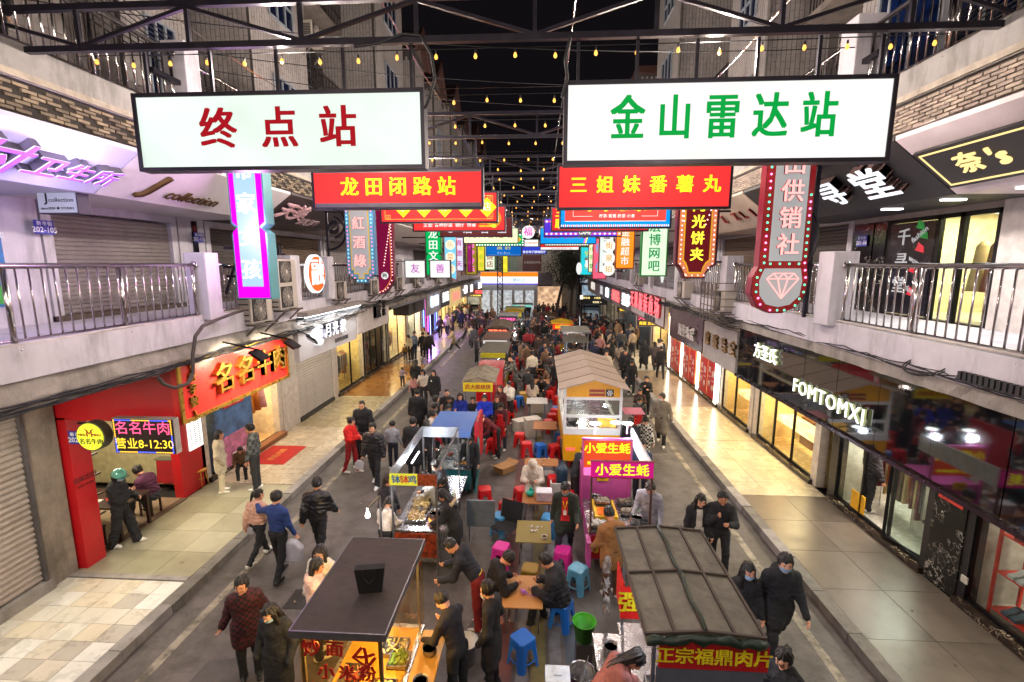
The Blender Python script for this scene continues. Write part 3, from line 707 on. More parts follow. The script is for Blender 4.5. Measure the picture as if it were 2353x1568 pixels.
def thing_rack(t,x,y0,y1,cols,r):
 f=MB().tube([(x,y0,0),(x,y0,1.55)],.015,6).tube([(x,y1,0),(x,y1,1.55)],.015,6).tube([(x,y0,1.55),(x,y1,1.55)],.015,6).obj('rack',mSteel,t)
 y=y0+.08;n=0
 while y<y1-.08 and n<26:
  c=r.choice(cols);l=r.uniform(.7,1.1)
  MB().box(x-.22,x+.22,y-.02,y+.025,1.5-l,1.42).prism([(-.22,1.42),(.22,1.42),(.04,1.52),(-.04,1.52)],(x,y-.02,0),(1,0,0),(0,0,1),(0,1,0),.045).obj('garment',M(c,.85,var=.15),f)
  y+=r.uniform(.07,.13);n+=1
 return f
t=thing('shutter_shop','closed pale corrugated shutter shop with rough stucco post at the left edge','shop',(WL,3.0,.15))
MB().box(-.4,.02,-6,1.3,0,4.0).obj('wall',M('8b827a',.8,dirt=.4),t)
MB().box(-.4,.06,4.25,4.8,-.02,3.95).obj('stucco_post',M('857b70',.9,var=.25,sc_=3,bump=.6,bs=30,dirt=.5),t)
shutter(t,-1,0,1.3,4.25,.22,3.9,M('9c9189',.5,me=.25,var=.12,dirt=.25),.105,.05)
MB().box(-.05,.1,4.19,4.25,.2,3.9).obj('guide_rail',M('5e5a5c',.4,me=.6),t)
MB().box(-.3,.14,1.3,4.3,-.02,.2).obj('step',mConc,t)
mRed=M('b3141c',.38,var=.06,dirt=.08)
rs=thing('beef_restaurant','red fronted beef restaurant with open dining room and red pillar','restaurant',(WL,7.85,.15))
MB().box(-.18,.2,0,.4,0,3.0).obj('red_pillar',mRed,rs,bevel=.01)
MB().box(-.2,2.42,0.0,.1,2.95,3.95).obj('red_header',mRed,rs)
MB().box(-.25,.0,.1,3.6,2.95,3.95).obj('red_wall',mRed,rs)
MB().box(-.2,.02,2.75,3.62,0,2.95).obj('red_pier',mRed,rs)
MB().box(-4.2,0,.0,2.75,-.1,.02).obj('room_floor',M('8c7a64',.4,dirt=.2),rs)
MB().box(-4.3,-4.2,0,3.6,0,3).box(-4.2,-.2,-.05,.0,0,3).box(-4.2,-.2,3.5,3.6,0,3).obj('room_wall',M('a8a07c',.6),rs)
MB().box(-4.2,0,0,3.6,2.95,3.05).obj('ceiling',M('b5aea4',.8),rs)
MB().box(-.05,.1,.4,2.75,-.02,.03).obj('threshold',M('5a4638',.6),rs)
MB().box(.02,.05,3.08,3.56,1.1,1.98).obj('menu_lightbox',M((1,.97,.85),em=1.6,var=.1),rs)
mm=MB()
for k in range(13):
 for j in range(3):mm.box(.052,.054,3.12+j*.14,3.12+j*.14+(.1 if(k*j)%3 else.07),1.2+k*.055,1.222+k*.055)
mm.obj('menu_print',M('3a3a44',.6),rs)
for z in range(6):MB().box(-.12,-.08,.42,.46,.1,2.9).obj('wood_lattice',M('3b2416',.5),rs)if z==0 else MB().box(-.12,-.08,.42,.8,.3+z*.42,.33+z*.42).obj('wood_lattice',M('3b2416',.5),rs)
lamp('dining_light','AREA',(-10.4,9.4,2.95),60,(1,.85,.62),1.2)
lamp('dining_light','AREA',(-8.9,9.6,2.9),18,(1,.85,.62),.5)
text('仓库出租',rs,M('6d0e12',.5),.12,(.203,.2,1.75),(R(90),0,R(90)),.001,.02);text('15359197706',rs,M('6d0e12',.5),.06,(.203,.2,1.62),(R(90),0,R(90)),.001)
def board(name,label,p,L,Hh,th,s,face,frame=None,fw=.05,cat='sign',group=None,em=None):
 """sign board in a plane parallel to the street; p = (x, y0, z0) lower near corner, outward -s"""
 t=thing(name,label,cat,p,0,group);o=-s
 MB().box(0,-o*th,0,L,0,Hh).obj('board',face,t)
 if frame:
  MB().box(o*.03,-o*.01,-.0,L,0,fw).box(o*.03,-o*.01,0,L,Hh-fw,Hh).box(o*.03,-o*.01,0,fw,fw,Hh-fw).box(o*.03,-o*.01,L-fw,L,fw,Hh-fw).obj('frame',frame,t)
 return t
def btext(t,s,body,mat,size,y,z,depth=.02,bold=.03,out=.0,sx=1.,vertical=False,spacing=1.,shear=0.,side=None,name='lettering'):
 o=-s;rz=R(90)if s<0 else R(-90)
 if side is not None:text(body,t,side,size,(o*(out+depth),y,z),(R(90),0,rz),depth,bold*1.2,vertical=vertical,sx=sx,spacing=spacing,shear=shear);out=out+depth*2-.004;depth=.006
 return text(body,t,mat,size,(o*(out+depth),y,z),(R(90),0,rz),depth,bold,vertical=vertical,sx=sx,spacing=spacing,shear=shear,name=name)
mGold=M('b08a3a',.28,me=.85,var=.15)
bf=board('beef_shop_sign','big red sign with raised golden beef shop characters and brass frame',(-6.32,7.82,3.06),3.68,1.13,.12,-1,M('c8231c',.3,var=.05),mGold,.07)
for c,y in(('名',1.15),('名',1.85),('牛',2.52),('肉',3.15)):btext(bf,-1,c,mGold,.64,y,.56,.05,.016)
btext(bf,-1,'(老字號)',mGold,.21,.32,.56,.02,.02,vertical=True)
btext(bf,-1,'®',mGold,.16,3.5,1.0,.01,.0)
for i,y in enumerate((9.1,10.4)):
 fl=thing('floodlight','black floodlight on an arm over the red beef shop sign, %s one'%('nearer','farther')[i],'floodlight',(-6.3,y,4.3),0,'floodlights over the beef shop sign')
 MB().bar((0,0,.05),(.7,0,-.1),.03).obj('arm',mDarkM,fl);o=MB().box(-.14,.14,-.16,.16,-.035,.02).obj('lamp_head',mDarkM,fl);o.location=(.72,0,-.2);o.rotation_euler=(0,R(35),0)
 o=MB().box(-.12,.12,-.14,.14,-.04,-.036).obj('lamp_face',M((1,.93,.75),em=8,var=0),fl);o.location=(.72,0,-.2);o.rotation_euler=(0,R(35),0)
 lamp('flood','SPOT',(-5.62,y,4.02),190,(1,.86,.6),.1,(0,R(35+25),0),spot=125)
fl=thing('floodlight','black floodlight shining on the white moonlight shop sign, its face hidden','floodlight',(-6.3,12.0,4.1));MB().bar((0,0,.1),(.35,0,-.05),.03).obj('arm',mDarkM,fl);o=MB().box(-.14,.14,-.16,.16,-.035,.02).obj('lamp_head',mDarkM,fl);o.location=(.4,0,-.15);o.rotation_euler=(R(-30),R(30),0)
ds=thing('round_lit_sign','round yellow lit sign with horned M and black beef characters','sign',(-7.63,7.55,2.98));ds.scale=(.86,1,.86)
MB().lathe([(.0,0),(.3,0),(.3,.16),(0,.16)],n=28).obj('casing',M('3a3a30',.5),ds).rotation_euler=(R(90),0,0)
o=MB().lathe([(0,0),(.275,0),(.275,.01),(0,.01)],n=28).obj('face',M((.9,.9,.05),em=1.0,var=.15),ds);o.rotation_euler=(R(90),0,0);o.location=(0,-.165,0)
rdm=M('8a1a10',.5);text('MING     MING',ds,rdm,.075,(0,-.18,.04),depth=.002,bold=.015);text('M',ds,rdm,.17,(0,-.18,.06),depth=.002,bold=.02);text('名名牛肉',ds,M('101010',.5),.125,(.02,-.18,-.1),depth=.002,bold=.02)
hn=MB().tube([(-.03,-.18,.13),(-.07,-.18,.14),(-.085,-.18,.18)],[.012,.01,.003],6).tube([(.03,-.18,.13),(.07,-.18,.14),(.085,-.18,.18)],[.012,.01,.003],6).obj('horn_emblem',rdm,ds)
MB().bar((-.45,.02,.2),(.0,.02,.2),.03).bar((-.45,.02,-.2),(0,.02,-.2),.03).obj('bracket',mDarkM,ds)
led=thing('led_sign','LED sign with pink beef characters, yellow opening hours and a dotted border','sign',(-6.77,7.5,2.95))
B(-.55,.55,0,.13,-.3,.33).obj('casing',M('9a948c',.4,me=.3),led);B(-.54,.54,-.012,0,-.29,.32).obj('face',M('1a0709',.3),led)
mLP=M((1,.08,.2),em=2.2,var=0);mLY=M((1,.62,.04),em=1.8,var=0);mLB=M((.08,.12,1),em=2.4,var=0);mLO=M((1,.5,.05),em=2.2,var=0)
text('名名牛肉',led,mLP,.25,(0,-.016,.15),depth=.001,bold=-.005,spacing=1.0);text('营业8-12:30',led,mLY,.21,(0,-.016,-.13),depth=.001,bold=-.005)
dm=[MB(),MB()]
P_=[(-.51+i*.03,.3)for i in range(35)]+[(.51,.3-i*.03)for i in range(20)]+[(.51-i*.03,-.27)for i in range(35)]+[(-.51,-.27+i*.03)for i in range(20)]
for i,(x,z)in enumerate(P_):dm[(i//11)%2].box(x-.008,x+.008,-.02,-.012,z-.008,z+.008)
dm[0].obj('blue_dots',mLB,led);dm[1].obj('orange_dots',mLO,led)
mDW=M('2c1510',.35,var=.2)
def stool_wood(t):return MB().box(-.16,.16,-.16,.16,.4,.44).bar((-.13,-.13,0),(-.13,-.13,.4),.035).bar((.13,-.13,0),(.13,-.13,.4),.035).bar((.13,.13,0),(.13,.13,.4),.035).bar((-.13,.13,0),(-.13,.13,.4),.035).box(-.13,.13,-.14,-.12,.15,.18)
dt=thing('dining_table','dark wooden dining table inside the red beef restaurant','table',(-9.35,9.1,.17))
MB().box(-.75,.75,-.42,.42,.72,.76).obj('table_top',mDW,dt)
for x in(-.68,.68):
 for y in(-.36,.36):MB().bar((x,y,0),(x,y,.72),.06).obj('leg',mDW,dt)
MB().lathe([(.03,0),(.11,.05),(.12,.06)],(.35,-.1,.76),12).obj('bowl',M('b3161c',.3),dt);MB().lathe([(.03,0),(.09,.05)],(.1,.15,.76),12).obj('bowl',M('6fae2a',.3),dt);MB().box(-.1,.15,-.3,-.1,.76,.78).obj('tray',M('c9c2b5',.4),dt)
for i,(x,y)in enumerate(((-9.0,8.45),(-8.95,9.85))):
 q=thing('wooden_stool','dark wooden stool at the restaurant table, %s side'%('near','far')[i],'stool',(x,y,.17));stool_wood(q).obj('seat_and_frame',mDW,q)
ys=thing('round_stool','round orange wooden stool on the pavement outside the beef restaurant','stool',tuple(gz(463,1118,.15)))
mOr=M('c98a2e',.5,var=.12,dirt=.15);MB().lathe([(0,.44),(.155,.44),(.16,.455),(.155,.47),(0,.475)],n=20).obj('seat',mOr,ys,True)
for a in range(4):MB().tube([(.11*math.cos(R(45+90*a)),.11*math.sin(R(45+90*a)),.44),(.17*math.cos(R(45+90*a)),.17*math.sin(R(45+90*a)),0)],.012,6).obj('leg',mOr,ys,True)
MB().tube([(.145*math.cos(a/3),.145*math.sin(a/3),.26)for a in range(20)],.008,6).obj('ring',mOr,ys,True)
ct=thing('cloth_covered_table','folding table with grey top and red cloth skirt beside the round stool','table',tuple(gz(415,1110,.15)))
MB().box(-.42,.42,-.28,.28,.74,.77).obj('table_top',M('6b6a58',.5),ct)
cl=MB();n_=40;vs=[]
for i in range(n_):
 a=i/n_*2*math.pi;x=.4*max(-1,min(1,1.35*math.cos(a)));y=.27*max(-1,min(1,1.35*math.sin(a)));w_=.03*math.sin(i*2.3);vs+=[(x,y,.735),(x*(1+w_),y*(1+w_),.4),(x*(1.05+w_*2),y*(1.08+w_*2),.12)]
cl.add(vs,[(i*3+k,i*3+k+1,((i+1)%n_)*3+k+1,((i+1)%n_)*3+k)for i in range(n_)for k in range(2)]);cl.obj('cloth_skirt',M('9c1420',.7),ct,True)
cs=shop(-1,11.5,15.2,'bright open clothing shop with sale posters beside the beef sign','c9a878','d8c8a8',WARM,6,80,False,n=1,seed=2)
MB().box(-.3,.1,.35,2.0,0,2.6).obj('poster_wall',M('3f5f8a',.5,var=.5,sc_=3),cs)
MB().box(.1,.12,.45,1.9,.1,1.0).obj('pink_poster',M('b06a8c',.5,var=.6,sc_=4),cs);text('黑透气',cs,M('f3eef2',.4),.22,(.13,1.2,.35),(R(90),0,R(90)),.002,.02)
MB().box(.1,.13,.7,1.6,1.8,2.45).obj('red_poster',M('c41420',.5),cs);text('大促',cs,M('f3eef2',.4),.38,(.14,1.15,2.15),(R(90),0,R(90)),.002,.03);text('全场一件不留',cs,M('f3eef2',.4),.09,(.14,1.15,1.88),(R(90),0,R(90)),.002,.01)
MB().box(-.0,.25,2.0,3.6,0,.14).obj('step',M('7a4a2c',.5),cs)
for k,c in enumerate(('c07a1a','b8681c','d9a09c')):MB().lathe([(.06,2.4),(.14,2.3),(.17,1.8),(.24,1.25)],(-.1,2.1+k*.32,0),10,sy=.5).obj('hanging_garment',M(c,.8),cs,True)
mt=thing('doormat','red doormat with gold print in front of the clothing shop step','mat',(-7.9,13.4,.153));B(-.55,.55,-.7,.7,0,.012).obj('mat',M('a81a14',.8,dirt=.2),mt);text('欢迎光临',mt,M('c98a3a',.6),.22,(0,0,.0135),(0,0,R(90)),.0005,.01)
st=thing('poster_stand','red promotional poster on a thin stand outside the white shutter','stand',tuple(gz(672,962,.15)),R(15));MB().box(-.2,.2,-.15,.15,0,.015).bar((0,0,0),(0,0,1.0),.025).obj('stand',mDarkM,st)
o=B(-.22,.22,-.01,.01,0,.62).obj('poster_board',M('b81c1c',.5),st);o.location=(0,-.03,.75);o.rotation_euler=(R(-12),0,0)
pl=MB()
for k in range(8):pl.box(-.16,.1+.04*(k%3),-.013,-.011,.08+k*.055,.1+k*.055)
o=pl.obj('poster_print',M('d9a05a',.5),st);o.location=(0,-.03,.75);o.rotation_euler=(R(-12),0,0);text('YGN',st,M('e8d8d0',.4),.08,(-.08,-.13,1.3),(R(78),0,0),.001)
ws=thing('white_shutter_shop','closed white roller shutter below the moonlight sign','shop',(WL,16.0,.15));shutter(ws,-1,0,.4,3.3,.15,3.1,mShutW,.1);[MB().box(-.2,.05,a,b,0,4).obj('wall',M('b9b1ab',.5,dirt=.15),ws)for a,b in((-.7,.4),(3.3,3.75))];MB().box(-.1,.1,.4,3.3,0,.15).obj('sill',M('2b2826',.5),ws)
shop(-1,19.8,23.1,'glass fronted shop with yellow lit window left of the dark doors','a8905c','d8c388',WARM,6,60,n=2,seed=4,doors=False)
shop(-1,23.1,26.9,'dark glazed women\'s wear shop with open black door frames','3a322c','4a4038',WARM,2,22,n=4,seed=5)
mn=shop(-1,27.0,31.0,'bright boutique window with a mannequin in a brown hat','d8cdb5','e0d2b0',WARM,7,90,n=2,seed=6)
mq=thing('mannequin','mannequin in a black jacket and brown hat in the boutique window','mannequin',(-9.3,27.9,.3));MB().lathe([(.05,.0),(.06,.5),(.1,.85),(.14,1.0),(.1,1.15),(.16,1.38),(.05,1.46),(.045,1.5),(.08,1.56),(.09,1.64),(.05,1.72)],n=12,sy=.7).obj('body',M('15151a',.6),mq,True);MB().lathe([(.2,1.66),(.1,1.68),(.09,1.78),(.0,1.8)],n=14).obj('hat',M('9a6a30',.7),mq,True);MB().sph((0,0,1.6),(.08,.09,.1)).obj('head',M('c9a98a',.5),mq,True)
shop(-1,31.2,35,'white tiled shop under the blue lettered fascia','cfc3ae','d8cbb0',NEUT,6,70,n=2,seed=7)
nv=shop(-1,35.2,40.5,'dark shop with vertical purple and blue neon tubes','241a2e','2a1c3a',(.6,.3,1),1.2,70,n=3,seed=8)
for k,(y,c)in enumerate(((.3,(.15,.3,1)),(1.6,(.9,.1,.5)),(2.4,(.25,.35,1)),(4.8,(.15,.3,1)))):MB().box(.03,.07,y,y+.07,.1,3.0).obj('neon_tube',M(c,em=6,var=0),nv)
lamp('neon_spill','AREA',(-8.5,37.5,1.8),130,(.45,.2,1),1,(0,R(-80),0),sy=3)
for i,(a,b)in enumerate(((40.7,46),(46.2,52),(52.2,58))):shop(-1,a,b,'warm lit shop far along the left pavement, %s after the neon shop'%ordn[i].replace('nearest','first'),'c9b79a','d8c9a5',WARM,8,150,n=3,seed=9+i)
yb=board('moonlight_sign','curved white sign with a glowing crescent logo and raised moonlight characters',(-6.32,12.1,3.32),4.0,1.22,.14,-1,M('b9b6b6',.4,var=.03))
MB().box(-.1,.32,-.05,4.05,1.2,1.32).obj('canopy',M('99918c',.6,dirt=.2),yb);MB().box(.2,.24,.0,3.9,1.17,1.2).obj('light_strip',M((.95,.97,1),em=9,var=0),yb)
lamp('canopy_light','AREA',(-6.05,14.1,4.46),34,(.95,.97,1),.1,(0,R(20),0),sy=3.8)
mW=M((.97,.97,1),em=1.5,var=0);mSd=M('8d8a98',.4)
for c,y in(('月',1.6),('光',2.1),('家',2.65)):btext(yb,-1,c,mW,.44,y,.6,.05,.025,side=mSd)
cr_=MB().prism([(.3*math.cos(R(a)),.3*math.sin(R(a)))for a in range(40,321,14)]+[(.06+.2*math.cos(R(a)),.0+.2*math.sin(R(a)))for a in range(310,49,-14)],(0,1.05,.58),(0,1,0),(0,0,1),(1,0,0),.1).obj('crescent_logo',mW,yb)
MB().lathe([(0,0),(.13,0),(.13,.08),(0,.08)],n=14).obj('logo_flower',mW,yb).matrix_local=Matrix.Translation((0,1.12,.58))@Matrix.Rotation(R(90),4,'Y')
btext(yb,-1,'针织内衣龙田店',M('3c3a3c',.5),.15,2.75,.2,.006,.01)
ob=board('womens_wear_sign','plain beige board with dark raised women\'s wear characters',(-6.3,16.2,3.45),3.5,1.25,.12,-1,M('bdb5b0',.5,dirt=.1))
btext(ob,-1,'欧',M('1b1a1c',.4),.62,1.9,.62,.06,.03);btext(ob,-1,'女装',M('1b1a1c',.4),.3,2.75,.66,.04,.03,vertical=True);btext(ob,-1,'+',M('1b1a1c',.4),.3,2.3,.95,.04,.03)
tn=thing('tin_canopy','grey tin canopy strip with a dark fan unit beyond the women\'s wear board','canopy',(-6.3,20.0,3.5));MB().prism([(0,.55),(.1,.5),(-1.4,.9),(-1.4,1.0)],(0,0,0),(1,0,0),(0,0,1),(0,1,0),6.4).obj('tin_sheet',M('77757d',.45,me=.4,dirt=.3),tn);MB().box(-.9,-.1,3.2,6.3,-.15,.6).obj('fan_box',M('3a3636',.6),tn);MB().lathe([(0,0),(.28,0),(.28,.02),(0,.02)],n=18).obj('fan',M('0d0d0d',.5),tn).matrix_local=Matrix.Translation((-.08,4.3,.25))@Matrix.Rotation(R(90),4,'Y')
for(y0,y1,z0,z1,face,txt,tm,lab)in((26.7,30.3,2.95,4.3,M('9b98a0',.5),'新时尚',(M((.5,.7,1),em=2.5,var=0)),'grey fascia with blue-white glowing characters'),(30.5,33.4,3.05,4.25,M('1a1a1e',.4),'贵人街',M((.9,.9,.9),em=1.2,var=0),'black fascia with white vertical shop characters'),(33.6,38.2,2.8,4.1,M((1,.72,.3),em=.55,var=.1),'奶茶工坊',M((1,.2,.15),em=1.5,var=0),'yellow glowing fascia with red characters'),(38.7,42.1,3.1,4.25,M('8f8570',.5),'一品轩',M((1,1,1),em=3,var=0),'beige fascia with bright white characters'),(42.3,46.2,3.0,4.2,M('7d7468',.5),'天福',M((1,.97,.85),em=2,var=0),'brown-grey fascia with two lit characters'),(46.3,55,2.9,4.25,M('17161a',.4),'潮流女装',M((.9,.95,1),em=1.6,var=0),'long black fascia with small lit characters'),(55.1,61,3,4.4,M('333040',.4),'手机专卖',M((.6,.7,1),em=2,var=0),'last blue-lit fascia on the left')):
 q=board('shop_fascia',lab+' on the left side',(-6.3,y0,z0),y1-y0,z1-z0,.12,-1,face);btext(q,-1,txt,tm,min(.7,(y1-y0)/(len(txt)+.5)),(y1-y0)/2,(z1-z0)/2,.03,.03)
rl=thing('red_led_sign','red and yellow LED hotel sign hanging over the far left pavement','sign',(-6.0,47,3.0));B(-1.1,.4,0,.1,-.35,.4).obj('casing',M('150505',.4),rl);text('时尚酒店',rl,M((1,.1,.08),em=3,var=0),.38,(-.35,-.02,.12),depth=.002,bold=.02);text('0591·85720888',rl,M((1,.7,.1),em=2,var=0),.2,(-.35,-.02,-.22),depth=.002,bold=.01)
sh=shop(1,4.5,7.87,'shoe shop window with red racks at the right edge','8f8578','9c9184',NEUT,5,60,n=1,seed=20,stock='shoes',doors=False,pier='1c1a1b')
MB().box(-.04,.2,3.4,4.06,-.15,3.2).obj('marble_pier',mMarb,sh);MB().box(-.05,-.042,3.48,3.98,1.62,1.82).obj('red_slip',M('c83a2c',.6),sh);text('码3折',sh,M('7a1014',.5),.15,(-.053,3.73,1.72),(R(90),R(-8),R(-90)),.001,.02)
MB().box(-.05,-.03,3.2,3.32,.42,.54).obj('wall_socket',M('c9c4b4',.5),sh)
sh2=shop(1,8.6,11.5,'marble framed clothing shop entrance with glass doors and tiled white floor','b5b0a6','c9c2b0',NEUT,6,90,n=3,seed=21,depth=3.4,pier='242122')
B(.9,1.6,.5,1.6,.0,.75).obj('white_drawers',M('c9c4b4',.4),sh2);B(.0,.02,1.75,2.2,.2,.62).obj('yellow_sticker',M('d9a21a',.5),sh2)
dr=thing('glass_door','open glass door leaf with dark frame at the marble shop entrance','door',(WR-.08,9.62,.28),R(-75));MB().box(0,.05,-.02,.02,0,2.4).box(.85,.9,-.02,.02,0,2.4).box(0,.9,-.02,.02,0,.06).box(0,.9,-.02,.02,2.34,2.4).obj('door_frame',mDarkM,dr);B(.05,.85,-.004,.004,.06,2.34).obj('pane',mGlass,dr);B(.72,.75,-.06,.06,.8,1.5).obj('handle',mSteel,dr);B(.6,.85,-.01,.0,1.9,2.05).obj('push_label',M('200a06',.4),dr);text('推 PUSH',dr,M((1,.15,.05),em=1,var=0),.08,(.72,-.014,1.97),depth=.001)
shop(1,12.3,15.8,'jewellery shop with warm display cases behind black framed doors','c9b07a','d8bf88',WARM,8,110,n=3,seed=22,stock='gold')
shop(1,16.2,18.9,'warm shop with red banner stripe on its glass doors','c9a060','d8b878',WARM,8,90,n=2,seed=23,stock='gold',doors=False)
ss=shop(1,19.1,26.5,'sale shop front covered with tall red opening-sale banners','d8b890','e8c8a0',WARM,8,150,n=4,seed=24,doors=False)
mBn=M('b8141c',.45,var=.05);mBy=M('e8c040',.5);mBw2=M('efe8e4',.5)
for y in(.35,1.3,2.9,3.85,5.4,6.35):
 bn=MB().box(-.08,-.06,y,y+.85,.2,2.6).obj('sale_banner',mBn,ss)
 text('盛大\n开业',ss,mBy,.36,(-.085,y+.42,2.1),(R(90),0,R(-90)),.001,.03);text('买\n一\n件',ss,mBw2,.27,(-.085,y+.62,1.05),(R(90),0,R(-90)),.001,.03);text('送\n一\n件',ss,mBw2,.27,(-.085,y+.24,.92),(R(90),0,R(-90)),.001,.03)
for y in(.15,2.4,4.9,7.25):MB().box(-.12,-.05,y,y+.1,.15,2.9).obj('light_tube',M((1,.93,.75),em=14,var=0),ss)
shop(1,26.8,31,'open clothing shop with garments at the door under the red character sign','b59a70','d8c090',WARM,7,90,n=2,seed=25)
for i,(a,b)in enumerate(((31.2,36),(36.2,42))):
 q=thing('closed_shop','closed blue-grey shutters, %s stretch beyond the clothing sign on the right'%ordn[i].replace('nearest','first'),'shop',(WR,a,.15));shutter(q,1,0,.2,b-a-.2,.1,3.1,M('4f5c66',.5,me=.3),.12);MB().box(-.05,.2,0,.2,0,4).box(-.05,.2,b-a-.2,b-a,0,4).box(-.02,.2,0,b-a,3.1,4.2).obj('wall',mGrey,q)
for i,(a,b)in enumerate(((42.2,49),(49.2,58))):shop(1,a,b,'dim lit shop far along the right pavement, %s beyond the shutters'%ordn[i].replace('nearest','first'),'8f8578','9c9184',NEUT,3,50,n=3,seed=30+i)
mMir=M('0c0c10',.05,var=0,coat=1.0,bump=.06,bs=2.2)
bfz=thing('black_mirror_fascia','long glossy black mirror fascia with glowing FOMTOMXI letters over the right pavement','sign board',(5.14,3.2,3.08))
for k in range(9):MB().box(0,.12,.0,1.02,0,1.27).obj('mirror_panel',mMir,bfz).location=(rnd.uniform(-.004,.004),k*1.03,0)
bfz.children[0]
MB().box(-.05,.14,-.1,9.3,-.06,0).obj('bottom_trim',M('3a3138',.25,me=.7),bfz);MB().box(-.06,.16,-.1,9.3,1.27,1.33).obj('top_trim',M('4a4240',.5,me=.3,dirt=.4),bfz)
mBl=M((.95,.97,.95),em=2.2,var=0)
btext(bfz,1,'FOMTOMXI',mBl,.38,5.35,.42,.02,.0,sx=1.0,spacing=1.12,out=.02,side=M((.6,.65,.3),em=.6,var=0));btext(bfz,1,'方圣氏',mBl,.37,7.7,.8,.02,.02,out=.02,side=M((.6,.65,.3),em=.6,var=0))
yh=board('stone_fascia','pale grey stone fascia with gold jewellery characters',(5.1,12.5,3.05),2.5,1.1,.12,1,M('958f88',.5,dirt=.15));[btext(yh,1,c,M('8a6a30',.35,me=.6),.42,y,.6,.03,.03)for c,y in(('意',2.05),('豪',1.4),('珠',.75),('宝',.15))]
yh2=board('brown_fascia','dark brown fascia with white block characters',(5.1,15.1,3.1),3.8,1.1,.12,1,M('3c2018',.3,var=.2));btext(yh2,1,'周佳珠宝',M('cfc8c4',.5),.45,1.5,.45,.04,.03)
te=board('clothing_mall_sign','white fascia with big glowing red clothing mall characters',(5.0,19.3,3.3),7.2,1.25,.14,1,M('c2b9b8',.5),M('5a3a30',.5),.05);[btext(te,1,c,M((1,.12,.14),em=2.0,var=0),.88,6.4-i*1.08,.72,.05,.05,side=M('c83a44',.5))for i,c in enumerate('天恩服装商场')]
btext(te,1,'服装 鞋帽 童装 箱包',M('4a4448',.5),.24,2.6,.15,.01,.01)
for(y0,y1,z0,z1,face,txt,tm,lab)in((26.7,30.5,3.1,4.35,M('121428',.3),'猪于事',M((.95,.95,1),em=2.0,var=0),'black LED fascia with white vertical characters'),(30.6,34.3,3.15,4.3,M('7f7478',.7,var=.3,sc_=20),'衣家名品',M((1,.1,.1),em=2.2,var=0),'grey stone fascia with red glowing characters'),(34.5,38.4,3.1,4.3,M('4a4a54',.5),'雅间',M((.9,.95,1),em=2.5,var=0),'dark grey fascia with a lit white logo'),(38.6,41,3.1,4.3,M('5a5a62',.5),'方店',M((.8,.8,.8),em=.6,var=0),'grey fascia with raised grey characters'),(41.2,51,3.1,4.4,M('8a8484',.5),'时代广场',M((1,.93,.85),em=.7,var=0),'long grey fascia with pale script characters')):
 q=board('shop_fascia',lab+' on the right side',(5.1,y0,z0),y1-y0,z1-z0,.12,1,face);btext(q,1,txt,tm,min(.75,(y1-y0)/(len(txt)+.5)),(y1-y0)/2,(z1-z0)/2,.03,.03)
for i,(p,a,b,c,lab)in enumerate((((6.1,26.3,2.85),'天恩服装','男装 女装 童装',1.6,'LED sign with red and yellow lines below the clothing mall fascia'),((6.0,33.5,2.9),'家一','回收 黄金',1.3,'LED sign with yellow and blue border outside the shutters'),((6.2,21.5,2.95),'高','',.5,'tiny LED sign with one yellow character'))):
 q=thing('led_sign',lab,'sign',p);B(-c/2,c/2,0,.1,-.35,.38).obj('casing',M('9a948c',.4),q);B(-c/2+.03,c/2-.03,-.01,0,-.33,.36).obj('face',M('180608',.4),q);text(a,q,mLP if i<2 else mLY,.36,(0,-.02,.15),depth=.001,bold=.02)
 if b:text(b,q,mLY,.2,(0,-.02,-.18),depth=.001,bold=.02)
# trusses, bulbs, hanging signs
mTr=M('24212c',.38,me=.55,var=.2,dirt=.2)
TY=[6.0,10.35,14.35,18.0,22.0,25.8,29.7,33.5,37.3,41.2,45.0,49.0]
def truss(i,y,zlo=8.47,zhi=8.93):
 big=i==0
 t=thing('truss','%s steel roof truss across the street'%(['nearest','second','third','fourth','fifth','sixth','seventh','eighth','ninth','tenth','eleventh','twelfth'][i]),'truss',(0,y,zlo),group='roof trusses spanning the street')
 x0,x1=(-7.2,6.6)if big else(-6.3,5.1);w=.07 if big else.06
 MB().bar((x0,0,0),(x1,0,0),w).obj('lower_chord',mTr,t);MB().bar((x0,0,zhi-zlo),(x1,0,zhi-zlo),w).obj('upper_chord',mTr,t)
 xs=[-.08+k*1.02*1.35 for k in range(-6,6)];xs=[x for x in xs if x0<x<x1]
 pm=MB().bar((0,0,w/2),(0,0,zhi-zlo-w/2),.045).mesh('strut',mTr)
 for x in xs:child('strut',pm,t,(x,0,0))
 dm1=MB().bar((0,.002,zhi-zlo-.03),(1.377,.002,.03),.04).mesh('diagonal',mTr);dm2=MB().bar((0,.002,.03),(1.377,.002,zhi-zlo-.03),.04).mesh('diagonal',mTr)
 for k,x in enumerate(xs[:-1]):child('diagonal',dm1 if(k%2==(0 if big else 1))else dm2,t,(x,0,0))
 return t
for i,y in enumerate(TY):truss(i,y)
for s in(-1,1):
 e=EL if s<0 else ER
 t=thing('roof_beam','long dark steel beam running along the %s eave above the trusses'%('left' if s<0 else 'right'),'beam',(e,10,8.95));MB().bar((0,-2,.05),(0,40,.05),.08).obj('beam',mTr,t)
mBulb=M((1,.42,.07),em=2.4,var=0);mBulbG=M((1,.5,.1),em=1.6,var=0)
for m_ in(mBulb,mBulbG):m_.cycles.emission_sampling='NONE'
mCab=M('18171a',.6)
bulb=thing('bulb0','','')
bpy.data.objects.remove(bulb)
me_sock=MB().tube([(0,0,0),(0,0,-.045)],.012,8).mesh('socket',mCab,True)
me_bulb=MB().lathe([(0,-.108),(.013,-.104),(.022,-.09),(.022,-.075),(.015,-.056),(.01,-.045)],n=10).mesh('glass_bulb',mBulb,True)
nb=0
